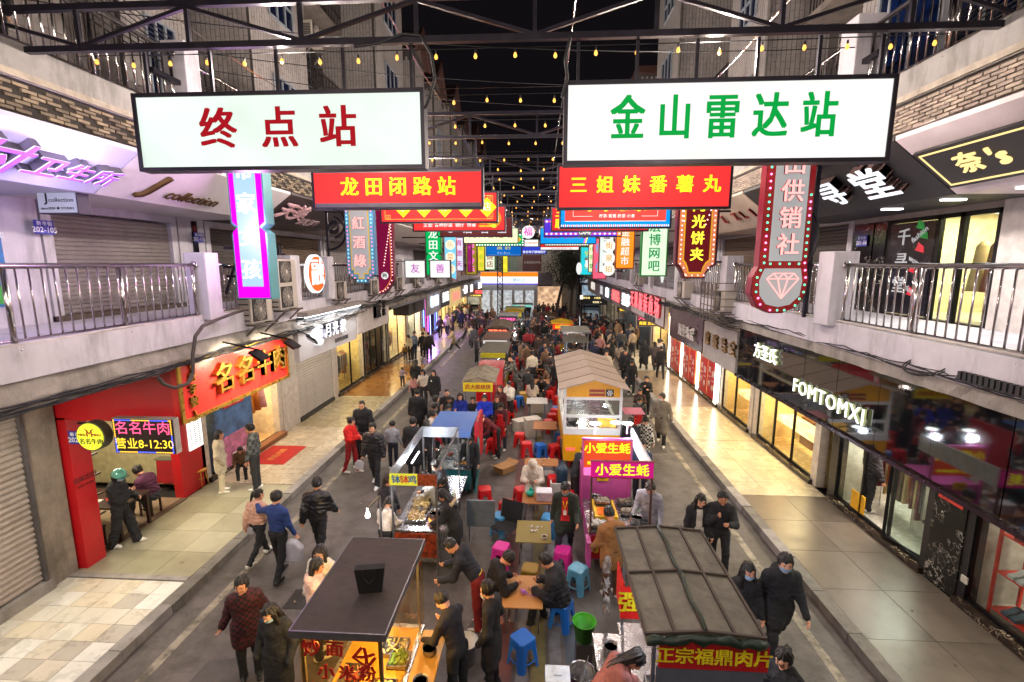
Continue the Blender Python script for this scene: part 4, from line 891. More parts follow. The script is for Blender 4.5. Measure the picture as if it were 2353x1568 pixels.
def bulb_wire(y,x0,x1,z,sag,gap,n_lights,lab,off=0.):
 global nb
 w=thing('bulb_wire',lab,'wire',(0,y,z),group='wires strung with bulbs over the street')
 f=lambda x:-sag*(1-((x-(x0+x1)/2)/((x1-x0)/2))**2)
 MB().tube([(x,0,f(x))for x in np.linspace(x0,x1,24)],.007,4).obj('cable',mCab,w);MB().tube([(x,.03,.06+f(x)*.3)for x in np.linspace(x0,x1,8)],.004,4).obj('steel_wire',mSteel,w)
 x=x0+gap*.5+off;xs=[]
 while x<x1:xs.append(x);x+=gap
 for k,x in enumerate(xs):
  b=thing('light_bulb','warm glowing bulb on the wires above the street','light bulb',(x,y,z+f(x)-rnd.uniform(0,.05)),group='warm bulbs strung over the street')
  child('socket',me_sock,b);child('glass_bulb',me_bulb,b);nb+=1
 for k in range(n_lights):
  x=x0+(x1-x0)*(k+.5)/n_lights
  lamp('bulb_glow','POINT',(x,y,z+f(x)-.2),LB,(1,.86,.76),.06)
LB=92;TL=34
Wy=[(y,gy(1240,v,y).z+.05,.07 if k%3==1 else.03,g)for k,(v,y,g)in enumerate(((112,6.6,.51),(212,8.2,.54),(277,9.4,.56),(319,10.9,.58),(356,12.4,.6),(384,13.5,.62),(404,15.2,.66),(424,16.7,.68),(444,19,.68),(460,20.6,.7),(472,23.2,.75),(484,24.6,.8),(492,27.1,.85),(500,28.6,.9),(508,31.2,.95),(514,33,1),(520,36,1.1),(528,40,1.2),(534,49.5,1.3),(540,54.5,1.3)))]  # the two farthest wires are added to light the grey hall
for i,(y,z,sag,gap)in enumerate(Wy):
 bulb_wire(y,EL+.1,ER-.1,z,sag,gap,2 if y<36 or y>45 else 1,'wire of warm bulbs over the street, number %s from the camera'%(['one','two','three','four','five','six','seven','eight','nine','ten','eleven','twelve','thirteen','fourteen','fifteen','sixteen','seventeen','eighteen','nineteen','twenty'][i]),.2*(i%3))
for y in(1.5,-2.5):  # unseen wires and lamps over the camera, added to light the near buildings
 for x in(-4,-1,2.5):lamp('bulb_glow','POINT',(x,y,8.1),LB*1.6,(1,.84,.72),.06)
 bulb_wire(y,EL+.1,ER-.1,8.35,.05,2.2,0,'wire of warm bulbs strung over the camera at %s metres'%('one and a half' if y>0 else 'minus two and a half'))
def hsign(lab,x0,x1,z0,z1,Y,face,frame=None,th=.16,fw=.035,hang=True,name='hanging_sign',ztop=None,lit=True,group=None,nh=4):
 t=thing(name,lab,'sign',((x0+x1)/2,Y,z0),group=group);W=x1-x0;Hh=z1-z0;fr=frame or mTr
 MB().box(-W/2,W/2,.012,th,0,Hh).obj('casing',M('2a2730',.5),t)
 MB().box(-W/2-.01,W/2+.01,-.02,th+.01,-.012,fw).box(-W/2-.01,W/2+.01,-.02,th+.01,Hh-fw,Hh+.012).box(-W/2-.012,-W/2+fw,-.018,th+.008,fw,Hh-fw).box(W/2-fw,W/2+.012,-.018,th+.008,fw,Hh-fw).obj('frame',fr,t)
 MB().box(-W/2+fw,W/2-fw,0,.011,fw,Hh-fw).obj('face',face,t)
 if hang:
  hm=MB().bar((0,.08,Hh),(0,.08,8.44-z0),.035).mesh('hanger',mTr)
  for k in range(nh):child('hanger',hm,t,(-W/2+.15+(W-.3)*k/(nh-1),0,0))
 return t
def st(t,body,mat,size,x,z,bold=.018,sx=1.,spacing=1.,y=-.006,vertical=False,depth=.003,rot=0,shear=0,side=None):
 bold=min(bold,.03)
 if side is not None:
  bold=min(bold,.022);text(body,t,side,size,(x,y-depth,z),(R(90),R(rot),0),depth,bold,vertical=vertical,sx=sx,spacing=spacing,shear=shear)
  return text(body,t,mat,size,(x,y-2*depth-.002,z),(R(90),R(rot),0),.002,bold,vertical=vertical,sx=sx,spacing=spacing,shear=shear)
 return text(body,t,mat,size,(x,y,z),(R(90),R(rot),0),depth,bold,vertical=vertical,sx=sx,spacing=spacing,shear=shear)
fWhite=M((.78,.93,.85),em=.84,var=.14,sc_=4);fWhite2=M((.9,.92,.9),em=.88,var=.1,sc_=4)
fRed=M((.86,.035,.035),em=.95,var=.14,sc_=2.5);tRed=M((.38,.004,.012),em=.75,var=0);tGrn=M((0,.33,.05),em=.9,var=0);tYel=M((1,.92,.02),em=1.0,var=0)
t=hsign('big white lit sign with three dark red characters hung under the nearest truss',-5.0,-1.4,7.05,7.94,6.0,fWhite,nh=5)
for c,x in(('终',-.75),('点',.02),('站',.75)):st(t,c,tRed,.5,x,.45,.03,.95)
t=hsign('big white lit sign with five green characters hung under the nearest truss',.28,3.98,7.07,7.98,6.0,fWhite2,nh=6)
for k,c in enumerate('金山雷达站'):st(t,c,tGrn,.52,-1.12+k*.54,.47,.03,.78)
t=hsign('red lit sign with five yellow characters and grey strips, left of the second truss',-4.85,-1.2,7.05,7.87,10.35,fRed)
MB().box(-1.78,1.78,-.012,0,.035,.12).box(-1.78,1.78,-.012,0,.74,.79).obj('grey_strip',M('4b4850',.5),t)
for k,c in enumerate('龙田闭路站'):st(t,c,tYel,.4,-1.02+k*.52,.43,.03)
t=hsign('red lit sign with six yellow brush characters on the right of the second truss',.36,3.88,7.02,7.9,10.35,fRed)
for k,c in enumerate('三姐妹番薯丸'):st(t,c,tYel,.36,-1.33+k*.54,.46,.03)
t=hsign('red sign with five yellow diamonds and gold key-pattern corners, third truss',-4.72,-1.24,7.09,7.96,14.35,fRed)
for k,c in enumerate('小来仔饺店'):
 x=-1.05+k*.62;MB().prism([(x-.28,.43),(x,.15),(x+.28,.43),(x,.71)],(0,-.008,0),(1,0,0),(0,0,1),(0,1,0),.006).obj('diamond',tYel,t);st(t,c,M((.8,.9,.8),em=.9,var=0),.27,x,.43,.0,y=-.012)
km=MB()
for z in(.1,.76):km.box(-1.6,1.6,-.007,0,z-.006,z+.006)
for x in(-1.6,1.6):km.box(x-.006,x+.006,-.007,0,.1,.76)
for x in(-1.5,1.5):
 for z in(.16,.7):
  for k in range(3):km.box(x-.07,x+.07,-.008,0,z-.05+k*.05-.004,z-.05+k*.05+.004);km.box(x-.05+k*.05-.004,x-.05+k*.05+.004,-.008,0,z-.07,z+.07)
km.obj('gold_line',M((.9,.6,.1),em=.8,var=0),t)
t=hsign('red restaurant sign with white dish list and food picture, left of the fourth truss',-4.71,-1.27,7.08,7.97,18.0,fRed)
st(t,'主营: 各种炒菜  锅仔  快餐',fWhite2,.17,-.35,.22,.01);st(t,'订餐电话',tYel,.1,.98,.3,.01);st(t,'13581255850',tYel,.1,1.0,.18,.01)
MB().prism([(1.3+.28*math.cos(a*.5),.45+.3*math.sin(a*.5))for a in range(13)],(0,-.008,0),(1,0,0),(0,0,1),(0,1,0),.006).obj('food_picture',M((.75,.32,.03),em=.8,var=.5,sc_=20),t)
MB().prism([(1.3+.1*math.cos(a),.18+.07*math.sin(a))for a in range(7)],(0,-.012,0),(1,0,0),(0,0,1),(0,1,0),.004).obj('lemon',M((.7,.85,.05),em=.8,var=0),t)
t=hsign('maroon sign with white outlined characters, left of the fifth truss',-4.65,-1.24,7.09,7.94,22.0,M((.11,.02,.022),em=.8,var=.1))
for k,c in enumerate('●酒吉室'):st(t,c,M((.75,.75,.85),em=.8,var=0),.42,-1.1+k*.78,.32,.02)
t=hsign('cream lit bus station sign with red brush characters, left of the sixth truss',-4.05,-1.14,6.95,7.75,25.8,M((.85,.95,.52),em=.95,var=.08));st(t,'龙田客运站',tRed,.42,0,.45,.02,spacing=1.25)
t=hsign('green sign with white bulb border and orange diamond, left of the seventh truss',-3.9,-.97,6.94,7.7,29.7,M((0,.42,.1),em=.8,var=.1))
for m_,pos in((M((1,1,1),em=1.6,var=0),[(-1.4+k*.165,z)for k in range(18)for z in(.08,.68)]+[(x,.08+k*.15)for x in(-1.4,1.4)for k in range(5)]),):
 q=MB()
 for x,z in pos:q.box(x-.035,x+.035,-.02,0,z-.035,z+.035)
 q.obj('bulb_border',m_,t)
MB().prism([(1.0,.4),(1.2,.6),(1.4,.4),(1.2,.2)],(-.1,-.01,0),(1,0,0),(0,0,1),(0,1,0),.008).obj('diamond',M((.9,.4,.03),em=1,var=0),t)
t=hsign('blue sign reading Hei Bao under gold characters, left of the eighth truss',-3.71,-1.26,6.4,7.35,33.5,M((0,.12,.5),em=.85,var=.08));st(t,'黑豹',M((.6,.6,.1),em=.8,var=0),.4,0,.6,.02,spacing=1.8);st(t,'HeiBao',M((.4,.6,.8),em=.8,var=0),.2,0,.22,.005,spacing=1.6)
MB().box(-1.1,1.1,-.006,0,.07,.085).box(-1.1,1.1,-.006,0,.86,.875).obj('gold_line',M((.3,.5,.7),em=.7,var=0),t)
t=hsign('blue bordered red tea shop sign with white bracket line, right of the third truss',.57,3.75,6.91,7.82,14.35,M((0,.28,.85),em=.9,var=.08))
MB().box(-1.44,1.44,-.01,0,.2,.85).obj('red_panel',M((.86,.06,.05),em=.9,var=.05),t);st(t,'小小葡京',tYel,.38,0,.62,.01,spacing=1.45,y=-.014);st(t,'柠茶·鸳鸯·奶茶·小食',fWhite2,.11,.05,.335,.005,y=-.014,spacing=1.1)
MB().box(-1.2,-.65,-.014,-.01,.33,.34).box(.75,1.2,-.014,-.01,.33,.34).box(-1.21,-1.2,-.014,-.01,.33,.5).box(1.2,1.21,-.014,-.01,.33,.5).box(-1.44,1.44,-.013,-.01,.19,.205).obj('white_line',fWhite2,t)
q=MB()
for k in range(52):q.box(-1.55+k*.06,-1.52+k*.06,-.012,0,.045,.1)
q.obj('white_stripes',fWhite2,t)
q=MB()
for k in range(26):q.box(-1.585+k*.12,-1.56+k*.12,-.012,0,.045,.1)
q.obj('red_stripes',fRed,t)
t=hsign('red sign with one yellow character column at its edge, fourth truss',.41,3.92,7.06,7.92,18.0,M((.6,.02,.03),em=.8,var=.1));st(t,'三胖',tYel,.34,-1.45,.45,.03,vertical=True)
t=hsign('purple arcade sign with white dots and a GAME roundel, right of the fifth truss',.17,3.63,7.07,7.89,22.0,M((.08,.03,.6),em=.9,var=.1))
q=MB();q2=MB()
for k in range(16):
 x=-1.6+k*.215
 if abs(x-.1)>.35:q.lathe([(0,-.012),(.05,-.012),(.05,0)],(x,0,0),10)
for z in(.14,.68):
 m_=MB()
 for k in range(16):
  x=-1.6+k*.215
  if abs(x-.1)>.35:m_.prism([(x+.05*math.cos(a*.785),z+.05*math.sin(a*.785))for a in range(8)],(0,-.016,0),(1,0,0),(0,0,1),(0,1,0),.006)
 m_.obj('white_dots',fWhite2,t)
MB().box(-1.68,1.68,-.01,0,.1,.18).box(-1.68,1.68,-.01,0,.64,.72).obj('pink_band',M((.7,.08,.4),em=.8,var=.2),t)
MB().prism([(.1+.33*math.cos(a*.42),.28+.33*math.sin(a*.42))for a in range(15)],(0,-.018,0),(1,0,0),(0,0,1),(0,1,0),.006).obj('roundel',M('15163a',.4),t);st(t,'GAME',fWhite2,.2,.1,.17,.02,y=-.024)
t=hsign('blue cinema sign with purple characters and a pink slash, sixth truss',.01,2.95,6.91,7.75,25.8,M((0,.3,.85),em=.9,var=.08));st(t,'龙田电影院',M((.35,.03,.5),em=.8,var=0),.42,-.2,.45,.02,spacing=1.1)
MB().prism([(.8,.04),(.86,.04),(1.0,.5),(.94,.5)],(0,-.01,0),(1,0,0),(0,0,1),(0,1,0),.008).obj('pink_slash',M((.8,.1,.5),em=1,var=0),t);MB().prism([(.88,.04),(.94,.04),(1.08,.5),(1.02,.5)],(0,-.01,0),(1,0,0),(0,0,1),(0,1,0),.008).obj('yellow_slash',tYel,t)
t=hsign('green bulb bordered sign behind the blue cinema sign, right of the seventh truss',.3,2.9,6.95,7.7,29.7,M((.5,.03,.04),em=.7,var=.1));q=MB()
for k in range(26):q.box(-1.25+k*.1,-1.2+k*.1,-.02,0,.04,.09)
q.obj('bulb_border',M((.7,1,.75),em=1.6,var=0),t)
t=hsign('red and white bookstore sign with English line, right of the eighth truss',.03,2.68,6.8,7.5,33.5,M((.6,.02,.03),em=.8,var=.1));MB().box(-1.3,1.3,-.01,0,.04,.19).obj('white_band',fWhite2,t);st(t,'龙兴书社',fWhite2,.36,0,.42,.03,spacing=1.3);st(t,'LONGXING BOOKSTORE',M('7a1a2a',.5),.13,.1,.11,.005,y=-.016)
for k,(x,c,m_)in enumerate(((-1.75,'禄',M((.3,.1,.03),em=.8,var=0)),(-.7,'福',M((.75,.02,.4),em=1,var=0)),(.32,'寿',M((.7,.6,.05),em=.8,var=0)))):
 t=thing('round_lantern_sign','round white lit sign with one brush character, %s of three'%('left','middle','right')[k],'sign',(x,29.4,7.75),group='round white signs in the middle of the street')
 o=MB().lathe([(0,0),(.38,0),(.38,.08),(0,.08)],n=24).obj('face',fWhite2,t);o.rotation_euler=(R(90),0,0);text(c,t,m_,.55,(0,-.09,0),depth=.003,bold=.02);MB().bar((0,-.04,.38),(0,-.04,.75),.03).obj('hanger',mTr,t)
t=hsign('small white sign with orange tribe clothing characters in the middle',-1.08,-.08,7.03,7.53,33.4,fWhite2,nh=2);st(t,'北方部落服饰',M((.75,.2,.03),em=.8,var=0),.15,0,.25,.01)
t=hsign('deep blue arcade hall sign with white outlined characters in the middle',-1.37,.53,6.6,7.2,37.3,M((.02,.04,.5),em=.9,var=.3,sc_=15),nh=2);st(t,'鱼台电子游戏机厅',fWhite2,.22,0,.16,.02)
# vertical signs fixed to the walkway edges
def vsign(lab,x0,x1,z0,z1,Y,outline=None,side=None,th=.22,s=-1,name='vertical_sign',arms=(.2,.8)):
 """outline in unit square -> casing; returns the thing placed at its centre bottom"""
 t=thing(name,lab,'sign',((x0+x1)/2,Y,z0),group=None);W,Hh=x1-x0,z1-z0
 ol=outline or[(0,0),(1,0),(1,1),(0,1)]
 MB().prism([((a-.5)*W,b*Hh)for a,b in ol],(0,0,0),(1,0,0),(0,0,1),(0,1,0),th).obj('casing',side or mTr,t)
 e=(EL if s<0 else ER)-t.location.x
 if abs(e)-W/2>.02:
  for k,a in enumerate(arms):MB().bar((e,th/2,Hh*a),(s*W/2,th/2,Hh*a),.05).obj('arm',mTr,t)
 return t
def vpanel(t,W,Hh,ol,y,mat,name='face',d=.01):
 return MB().prism([((a-.5)*W,b*Hh)for a,b in ol],(0,y,0),(1,0,0),(0,0,1),(0,1,0),d).obj(name,mat,t)
def inset(ol,W,Hh,k):
 cx_=.5;r=[]
 for a,b in ol:
  r.append((a+(k/W if a<.5 else-k/W),b+(k/Hh if b<.5 else-k/Hh)))
 return r
def vtext(t,body,mat,size,H0,H1,x=0,y=-.02,bold=.03,sx=1.,side=None,depth=.004):
 n=len(body)
 for k,c in enumerate(body):
  z=H1-(H1-H0)*(k+.5)/n;st(t,c,mat,size,x,z,bold,sx,y=y,side=side,depth=depth if side is None else.02)
def dots(t,pts,mats,r=.02,y=-.03):
 ms=[MB()for _ in mats]
 for i,(x,z)in enumerate(pts):ms[(i//3)%len(mats)].sph((x,y,z),(r,r*.7,r),6,4)
 for m_,q in zip(mats,ms):
  if q.v:q.obj('bulb_dots',m_,t)
def walk(pts,d):
 out=[];n=len(pts)
 for i in range(n):
  a,b=Vector(pts[i]),Vector(pts[(i+1)%n]);L=(b-a).length;m=max(1,int(L/d))
  for k in range(m):out.append(tuple(a.lerp(b,k/m)))
 return out
mTeal=M('4f8a92',.5,var=.08)
notch=[(0,0),(1,0),(1,.405),(.84,.435),(1,.465),(1,1),(0,1),(0,.465),(.16,.435),(0,.405)]
t=vsign('magenta and white vertical sign with pale characters and teal sides',-5.98,-5.28,5.2,8.35,9.2,notch,mTeal,.3)
W,Hh=.7,3.15
vpanel(t,W,Hh,inset(notch,W,Hh,.03),-.01,M((.9,.0,.8),em=.9,var=0),'magenta_panel');vpanel(t,W,Hh,[(.2,.08),(.8,.08),(.8,.97),(.2,.97)],-.022,M((.42,.68,.9),em=.8,var=.04),'white_panel');vtext(t,'帝家女孩',M((1,1,1),em=1.3,var=0),.4,.25,2.75,y=-.028,bold=.04)
MB().bar((-.35,.1,.45),(-.6,.1,.45),.05).bar((-.35,.1,1.0),(-.6,.1,1.0),.05).bar((-.65,.1,.1),(-.36,.1,.8),.04).obj('bracket',mTr,t)
stp=[(.32,0),(.68,0),(.68,.05),(.84,.05),(.84,.09),(1,.09),(1,1),(0,1),(0,.09),(.16,.09),(.16,.05),(.32,.05)]
t=vsign('blue bordered stepped vertical sign with three glowing pink red characters',-5.67,-4.82,5.33,7.9,14.0,stp,M('3f6c90',.5),.2)
W,Hh=.85,2.57;vpanel(t,W,Hh,inset(stp,W,Hh,.015),-.01,M('5a9ac8',.4,var=.05),'blue_border')
in1=[(.4,.045),(.6,.045),(.6,.1),(.76,.1),(.76,.15),(.84,.15),(.84,.97),(.16,.97),(.16,.15),(.24,.15),(.24,.1),(.4,.1)]
vpanel(t,W,Hh,in1,-.02,M((.85,.55,.05),em=.6,var=0),'yellow_line');vpanel(t,W,Hh,[(.43,.06),(.57,.06),(.57,.115),(.73,.115),(.73,.165),(.8,.165),(.8,.96),(.2,.96),(.2,.165),(.27,.165),(.27,.115),(.43,.115)],-.03,M((.62,.6,.62),em=.45,var=.05),'face')
mPinkN=M((1,.35,.33),em=1.6,var=0);mWN=M((1,.75,.7),em=1.6,var=0)
vtext(t,'灯紅酒綠',mPinkN,.38,.35,2.5,y=-.035,bold=.05,side=M('a01818',.4))
dots(t,walk([((a-.5)*W,b*Hh)for a,b in[(.08,.12),(.36,.025),(.64,.025),(.92,.12),(.92,.97),(.08,.97)]],.105),[M((1,.2,.3),em=3,var=0),M((.3,.8,.9),em=3,var=0),M((1,.2,.3),em=3,var=0)],.018)
t2=thing('scroll_bracket','black wrought iron bracket with big curls behind the stepped neon sign','bracket',(-6.25,14.1,5.4));MB().bar((0,0,0),(0,0,2.4),.06).obj('post',mTr,t2)
for z0,sg in((.9,1),(2.2,-1)):MB().tube([(.55*math.sin(a*.16)*1.0,0,z0+sg*.5-sg*.5*math.cos(a*.16)*1.0)for a in range(18)],.035,6).tube([(.2+.14*math.cos(a*.4),0,z0+sg*.62+.14*math.sin(a*.4))for a in range(17)],.03,6).obj('scroll',mTr,t2)
cur=[(0,.0),(.18,.0),(.45,.05),(.66,.13),(.72,.2),(.72,.84),(.78,.86),(.95,.87),(1,.9),(1,1.15),(0,1.15)]
t=vsign('crimson vertical sign with curved tail, bulb edge and round white emblem',-5.42,-4.68,4.88,7.9,16.0,cur,M('5a0c22',.4),.25)
W,Hh=.74,3.02;vpanel(t,W,Hh,[(a*.97+.01,b*.985+.01)for a,b in cur],-.01,M((.2,.005,.045),em=.8,var=.1),'crimson_face');st(t,'店',tYel,.3,.05,2.62,.05)
dots(t,walk([((a-.5)*W,b*Hh)for a,b in[(.05,.02),(.2,.03),(.43,.07),(.62,.15),(.66,.21),(.66,.86),(.9,.9),(.9,1.1)]],.1)[:-8],[M((1,.45,.45),em=3,var=0)],.02)
MB().prism([((.3-.5)*W+.12*math.cos(a*.4),.3*Hh*.9+.12*math.sin(a*.4))for a in range(16)],(0,-.02,-.2),(1,0,0),(0,0,1),(0,1,0),.01).obj('round_emblem',fWhite2,t);st(t,'融',M('1a1020',.5),.17,(.3-.5)*W,.3*Hh*.9-.2,.01,y=-.026)
ln=MB().tube([((a-.5)*W,-.016,b*Hh)for a,b in[(.08,.03),(.2,.04),(.4,.09),(.56,.16),(.6,.22),(.6,.88),(.84,.91),(.84,1.1)]],.008,4).obj('orange_line',M((1,.3,.05),em=1,var=0),t)
def emblem(p,s,r,lab):
 t=thing('round_emblem_sign',lab,'sign',p);a=R(90)if s<0 else R(-90);mt_=M((.95,.95,.95),em=1.3,var=0);mo=M((.85,.13,.02),em=1.0,var=0)
 for rad,y,m_,nm in((r,0,mt_,'white_disc'),(r*.9,-.1,mo,'orange_disc')):
  o=MB().lathe([(0,0),(rad,0),(rad,.1 if nm[0]=='w' else.02),(0,.1 if nm[0]=='w' else.02)],n=30).obj(nm,m_,t);o.matrix_local=Matrix.Rotation(a,4,'Z')@Matrix.Translation((0,y,0))@Matrix.Rotation(R(90),4,'X')
 text('融',t,mt_,r*1.45,(-s*.13,0,0),(R(90),0,a),.012,.02)
 return t
emblem((-6.16,12.85,5.62),-1,.52,'round orange and white emblem standing by the left railing')
emblem((4.9,10.6,5.5),1,.5,'round orange and white emblem half hidden behind the red diamond sign')
for k,(c,x)in enumerate((('友',-4.68),('善',-3.73))):
 t=hsign('square white lit box with one purple character, %s of the pair'%('left','right')[k],x-.39,x+.39,5.36,6.02,18,fWhite2,hang=False,fw=.02,name='box_sign',group='pair of square white lit boxes');st(t,c,M((.5,.03,.5),em=.9,var=0),.36,0,.33,.005)
 MB().bar((-.39 if k==0 else-.5,.08,.62),(-2.0 if k==0 else-.39,.08,.62),.03).obj('arm',mTr,t)
V=[('green vertical sign with white culture characters and notched sides',-5.22,-4.48,5.35,7.5,22,'0c7a3a',(0,.42,.1),'龙田文化',fWhite2,-1),('white vertical sign with magenta characters and magenta edge',-4.95,-4.4,5.45,7.4,28,'5a1a4a',(.7,.7,.9),'肯德夫',M((.5,.01,.3),em=.9,var=0),-1),('plum vertical sign edge with small holes beside the magenta lettered sign',-4.5,-4.2,5.35,7.4,30,'5a0f3a',(.25,.01,.12),'歌厅',M((.5,.05,.3),em=.8,var=0),-1),('olive gold vertical sign with glowing pink characters',-4.9,-4.15,5.15,7.4,32,'6a5a10',(.3,.22,.02),'时令冷东',M((1,.1,.6),em=1.6,var=0),-1),('yellow vertical sign with green-yellow bakery characters',-4.5,-3.98,5.35,7.3,35,'8a7a10',(.75,.65,.05),'蜜麦芽',M((.45,.6,.02),em=.8,var=0),-1),('green and white vertical shop sign with red characters',-4.3,-3.5,5.4,7.3,38,'4c8a1a',(.8,.95,.7),'发烧店',tRed,-1),('yellow vertical sign next to the black lattice mast',-3.6,-3.0,5.0,7.1,46,'8a7a10',(.8,.7,.05),'商场',tYel,-1),('green bordered vertical internet cafe sign with dark green characters',3.75,4.72,5.42,7.5,18.3,'0a7a2a',(.72,.98,.66),'宏博网吧',M((.01,.3,.1),em=.8,var=0),1),('orange vertical supermarket sign with white characters',3.38,4.22,5.66,7.5,22,'9a4a10',(1,.3,.02),'金融超市',fWhite2,1),('white vertical beef house sign with brown characters and brown frame',3.2,4.0,5.4,7.6,26.6,'4a1a12',(.75,.82,.8),'温泉牛肉馆',M('3a1a10',.5),1),('pink vertical sign with faint blue characters',3.2,4.05,4.95,7.4,29.6,'8a2a3a',(.85,.12,.2),'街佰',M((.1,.4,.8),em=.7,var=0),1),('cream vertical sign with green characters behind the pink sign',3.3,3.8,5.3,7.2,33.2,'7a1a1a',(.85,.92,.55),'小苑饭',M((.02,.35,.05),em=.8,var=0),1),('cyan vertical sign with a goose in a hat',3.0,3.85,5.05,7.1,36,'2a8a5a',(.02,.6,.7),'99',M((.5,.6,.1),em=.9,var=0),1)]
for lab,x0,x1,z0,z1,Y,cs_,fc,tx,tm,s in V:
 ol=notch if 'notched' in lab else None
 t=vsign(lab,x0,x1,z0,z1,Y,ol,M(cs_,.5),.2,s);W,Hh=x1-x0,z1-z0;k=.05
 vpanel(t,W,Hh,inset(ol or[(0,0),(1,0),(1,1),(0,1)],W,Hh,k if Y>20 or 'green b' in lab else.04),-.01,M(fc,em=.95,var=.06),'face')
 n=max(2,len(tx));vtext(t,tx,tm,min(W*.68,Hh/n*.85),.12,Hh-.05,y=-.016,bold=.02)
 if 'goose' in lab:
  MB().sph((.05,-.03,.75),(.14,.03,.2)).sph((.02,-.03,1.02),(.1,.03,.1)).obj('goose',fWhite2,t,True);MB().box(-.16,.14,-.05,-.02,1.1,1.13).box(-.1,.1,-.05,-.02,1.13,1.28).obj('hat',M('a08a6a',.5),t)
t=vsign('sky blue scroll shaped vertical sign with three orange ringed discs',-4.95,-4.3,5.0,7.4,25,[(0,.12),(.3,.1),(.6,.04),(.95,0),(1,.1),(1,1),(0,1)],M('b5665a',.5),.2);W,Hh=.65,2.4
vpanel(t,W,Hh,[(.05,.14),(.3,.13),(.6,.07),(.93,.03),(.95,.1),(.95,.98),(.05,.98)],-.01,M((.2,.62,.85),em=.9,var=.05),'face')
for k,c in enumerate('乐菜馆'):
 z=1.85-k*.62;MB().prism([(.25*math.cos(a*.4),z+.25*math.sin(a*.4))for a in range(16)],(0,-.025,0),(1,0,0),(0,0,1),(0,1,0),.012).obj('disc',M((1,.85,.62),em=1,var=0),t);st(t,c,M((.8,.3,.08),em=.8,var=0),.33,0,z,.0,y=-.03)
for k,(c,z)in enumerate((('街',6.75),('泉',6.15),('珀',5.6))):
 t=thing('round_lit_sign','round cream disc sign with an orange character, %s of three beside the orange sign'%('top','middle','bottom')[k],'sign',(3.42,24.4,z),group='three round discs beside the orange supermarket sign');o=MB().lathe([(0,0),(.3,0),(.3,.12),(0,.12)],n=20).obj('disc',M((1,.95,.8),em=1.1,var=0),t);o.rotation_euler=(R(90),0,0);text(c,t,M((.7,.35,.05),em=.8,var=0),.36,(0,-.13,0),depth=.003)
for k,(x,y,z)in enumerate(((2.75,34,5.55),(4.9,19.6,5.55))):
 t=thing('oval_lit_sign','upright oval white lit sign %s'%('left of the cyan goose sign','below the green internet sign')[k],'sign',(x,y,z));MB().sph((0,0,0),(.2 if k==0 else.08,.08,.42),16,10).obj('lit_shell',fWhite2,t,True)
bis=[(.22,0),(.72,0),(.76,.06),(.86,.13),(1,.17),(1,1),(0,1),(0,.17),(.1,.13),(.18,.06)]
t=vsign('crimson vertical biscuit sign with yellow glowing characters and peach bulb border',3.62,4.7,5.5,7.7,13.2,bis,M('4a0a1c',.45),.25,1);W,Hh=1.08,2.2
vpanel(t,W,Hh,[(.06+a*.88,.02+b*.96)for a,b in bis],-.01,M((.8,.25,.1),em=.75,var=.05),'peach_border');vpanel(t,W,Hh,[(.17+a*.66,.06+b*.9)for a,b in bis],-.02,M((.85,.4,.02),em=.8,var=0),'yellow_line');vpanel(t,W,Hh,[(.2+a*.6,.08+b*.87)for a,b in bis],-.03,M((.16,.01,.015),em=.7,var=.1),'crimson_face')
vtext(t,'阿光饼夹',M((1,.85,.05),em=1.6,var=0),.36,.4,2.1,y=-.035,bold=.05)
dots(t,walk([((a-.5)*W,b*Hh)for a,b in[(.27,.04),(.7,.04),(.8,.13),(.89,.18),(.89,.97)]],.12)[:-10]+walk([((a-.5)*W,b*Hh)for a,b in[(.25,.05),(.2,.13),(.11,.18),(.11,.97)]],.12)[:-10],[M((1,.6,.5),em=2.5,var=0),M((1,.5,.7),em=3,var=0)],.02,-.035)
dia=[(.12,.13),(.0,.09)]and[(.10,.28),(.0,.22),(-.02,.12),(.08,.04),(.3,-.0),(.55,-.01),(.8,.04),(.98,.12),(1.0,.22),(.92,.28),(1,1),(.08,1)]
dia=[(.02,.26),(-.08,.2),(-.1,.11),(.04,.035),(.3,.0),(.55,.0),(.82,.035),(.98,.11),(1.0,.2),(.96,.26),(.96,1),(.04,1)]
t=vsign('red framed vertical sign with coloured bulbs, pink lit characters and a neon diamond',4.02,4.95,4.98,8.3,9.2,dia,M('7a1a30',.45),.22,1);W,Hh=.93,3.32
vpanel(t,W,Hh,[(.02+a*.96,.006+b*.985)for a,b in dia],-.01,M('a0141c',.4,var=.05),'red_frame');vpanel(t,W,Hh,[(.2,.29),(.83,.29),(.83,.98),(.2,.98)],-.02,M((.6,.6,.6),em=.5,var=.05),'face');vpanel(t,W,Hh,[(.14,.25),(.05,.18),(.08,.1),(.22,.05),(.45,.035),(.68,.05),(.85,.1),(.88,.18),(.83,.25)],-.02,M((.6,.6,.6),em=.5,var=.05),'lower_face')
vtext(t,'龙田供销社',mPinkN,.4,1.0,3.35,x=.02,y=-.026,bold=.05,side=M('a01828',.4))
dl=MB();dp={'a':(-.3,.72),'b':(-.18,.82),'c':(0,.82),'d':(.18,.82),'e':(.27,.72),'f':(-.015,.36),'g':(-.1,.72),'h':(.08,.72)}
for p,q in('ab','bc','cd','de','ae','af','ef','gf','hf','bg','gc','ch','hd'):dl.bar((dp[p][0],-.05,dp[p][1]-.08),(dp[q][0],-.05,dp[q][1]-.08),.018)
dl.obj('neon_diamond',mPinkN,t)
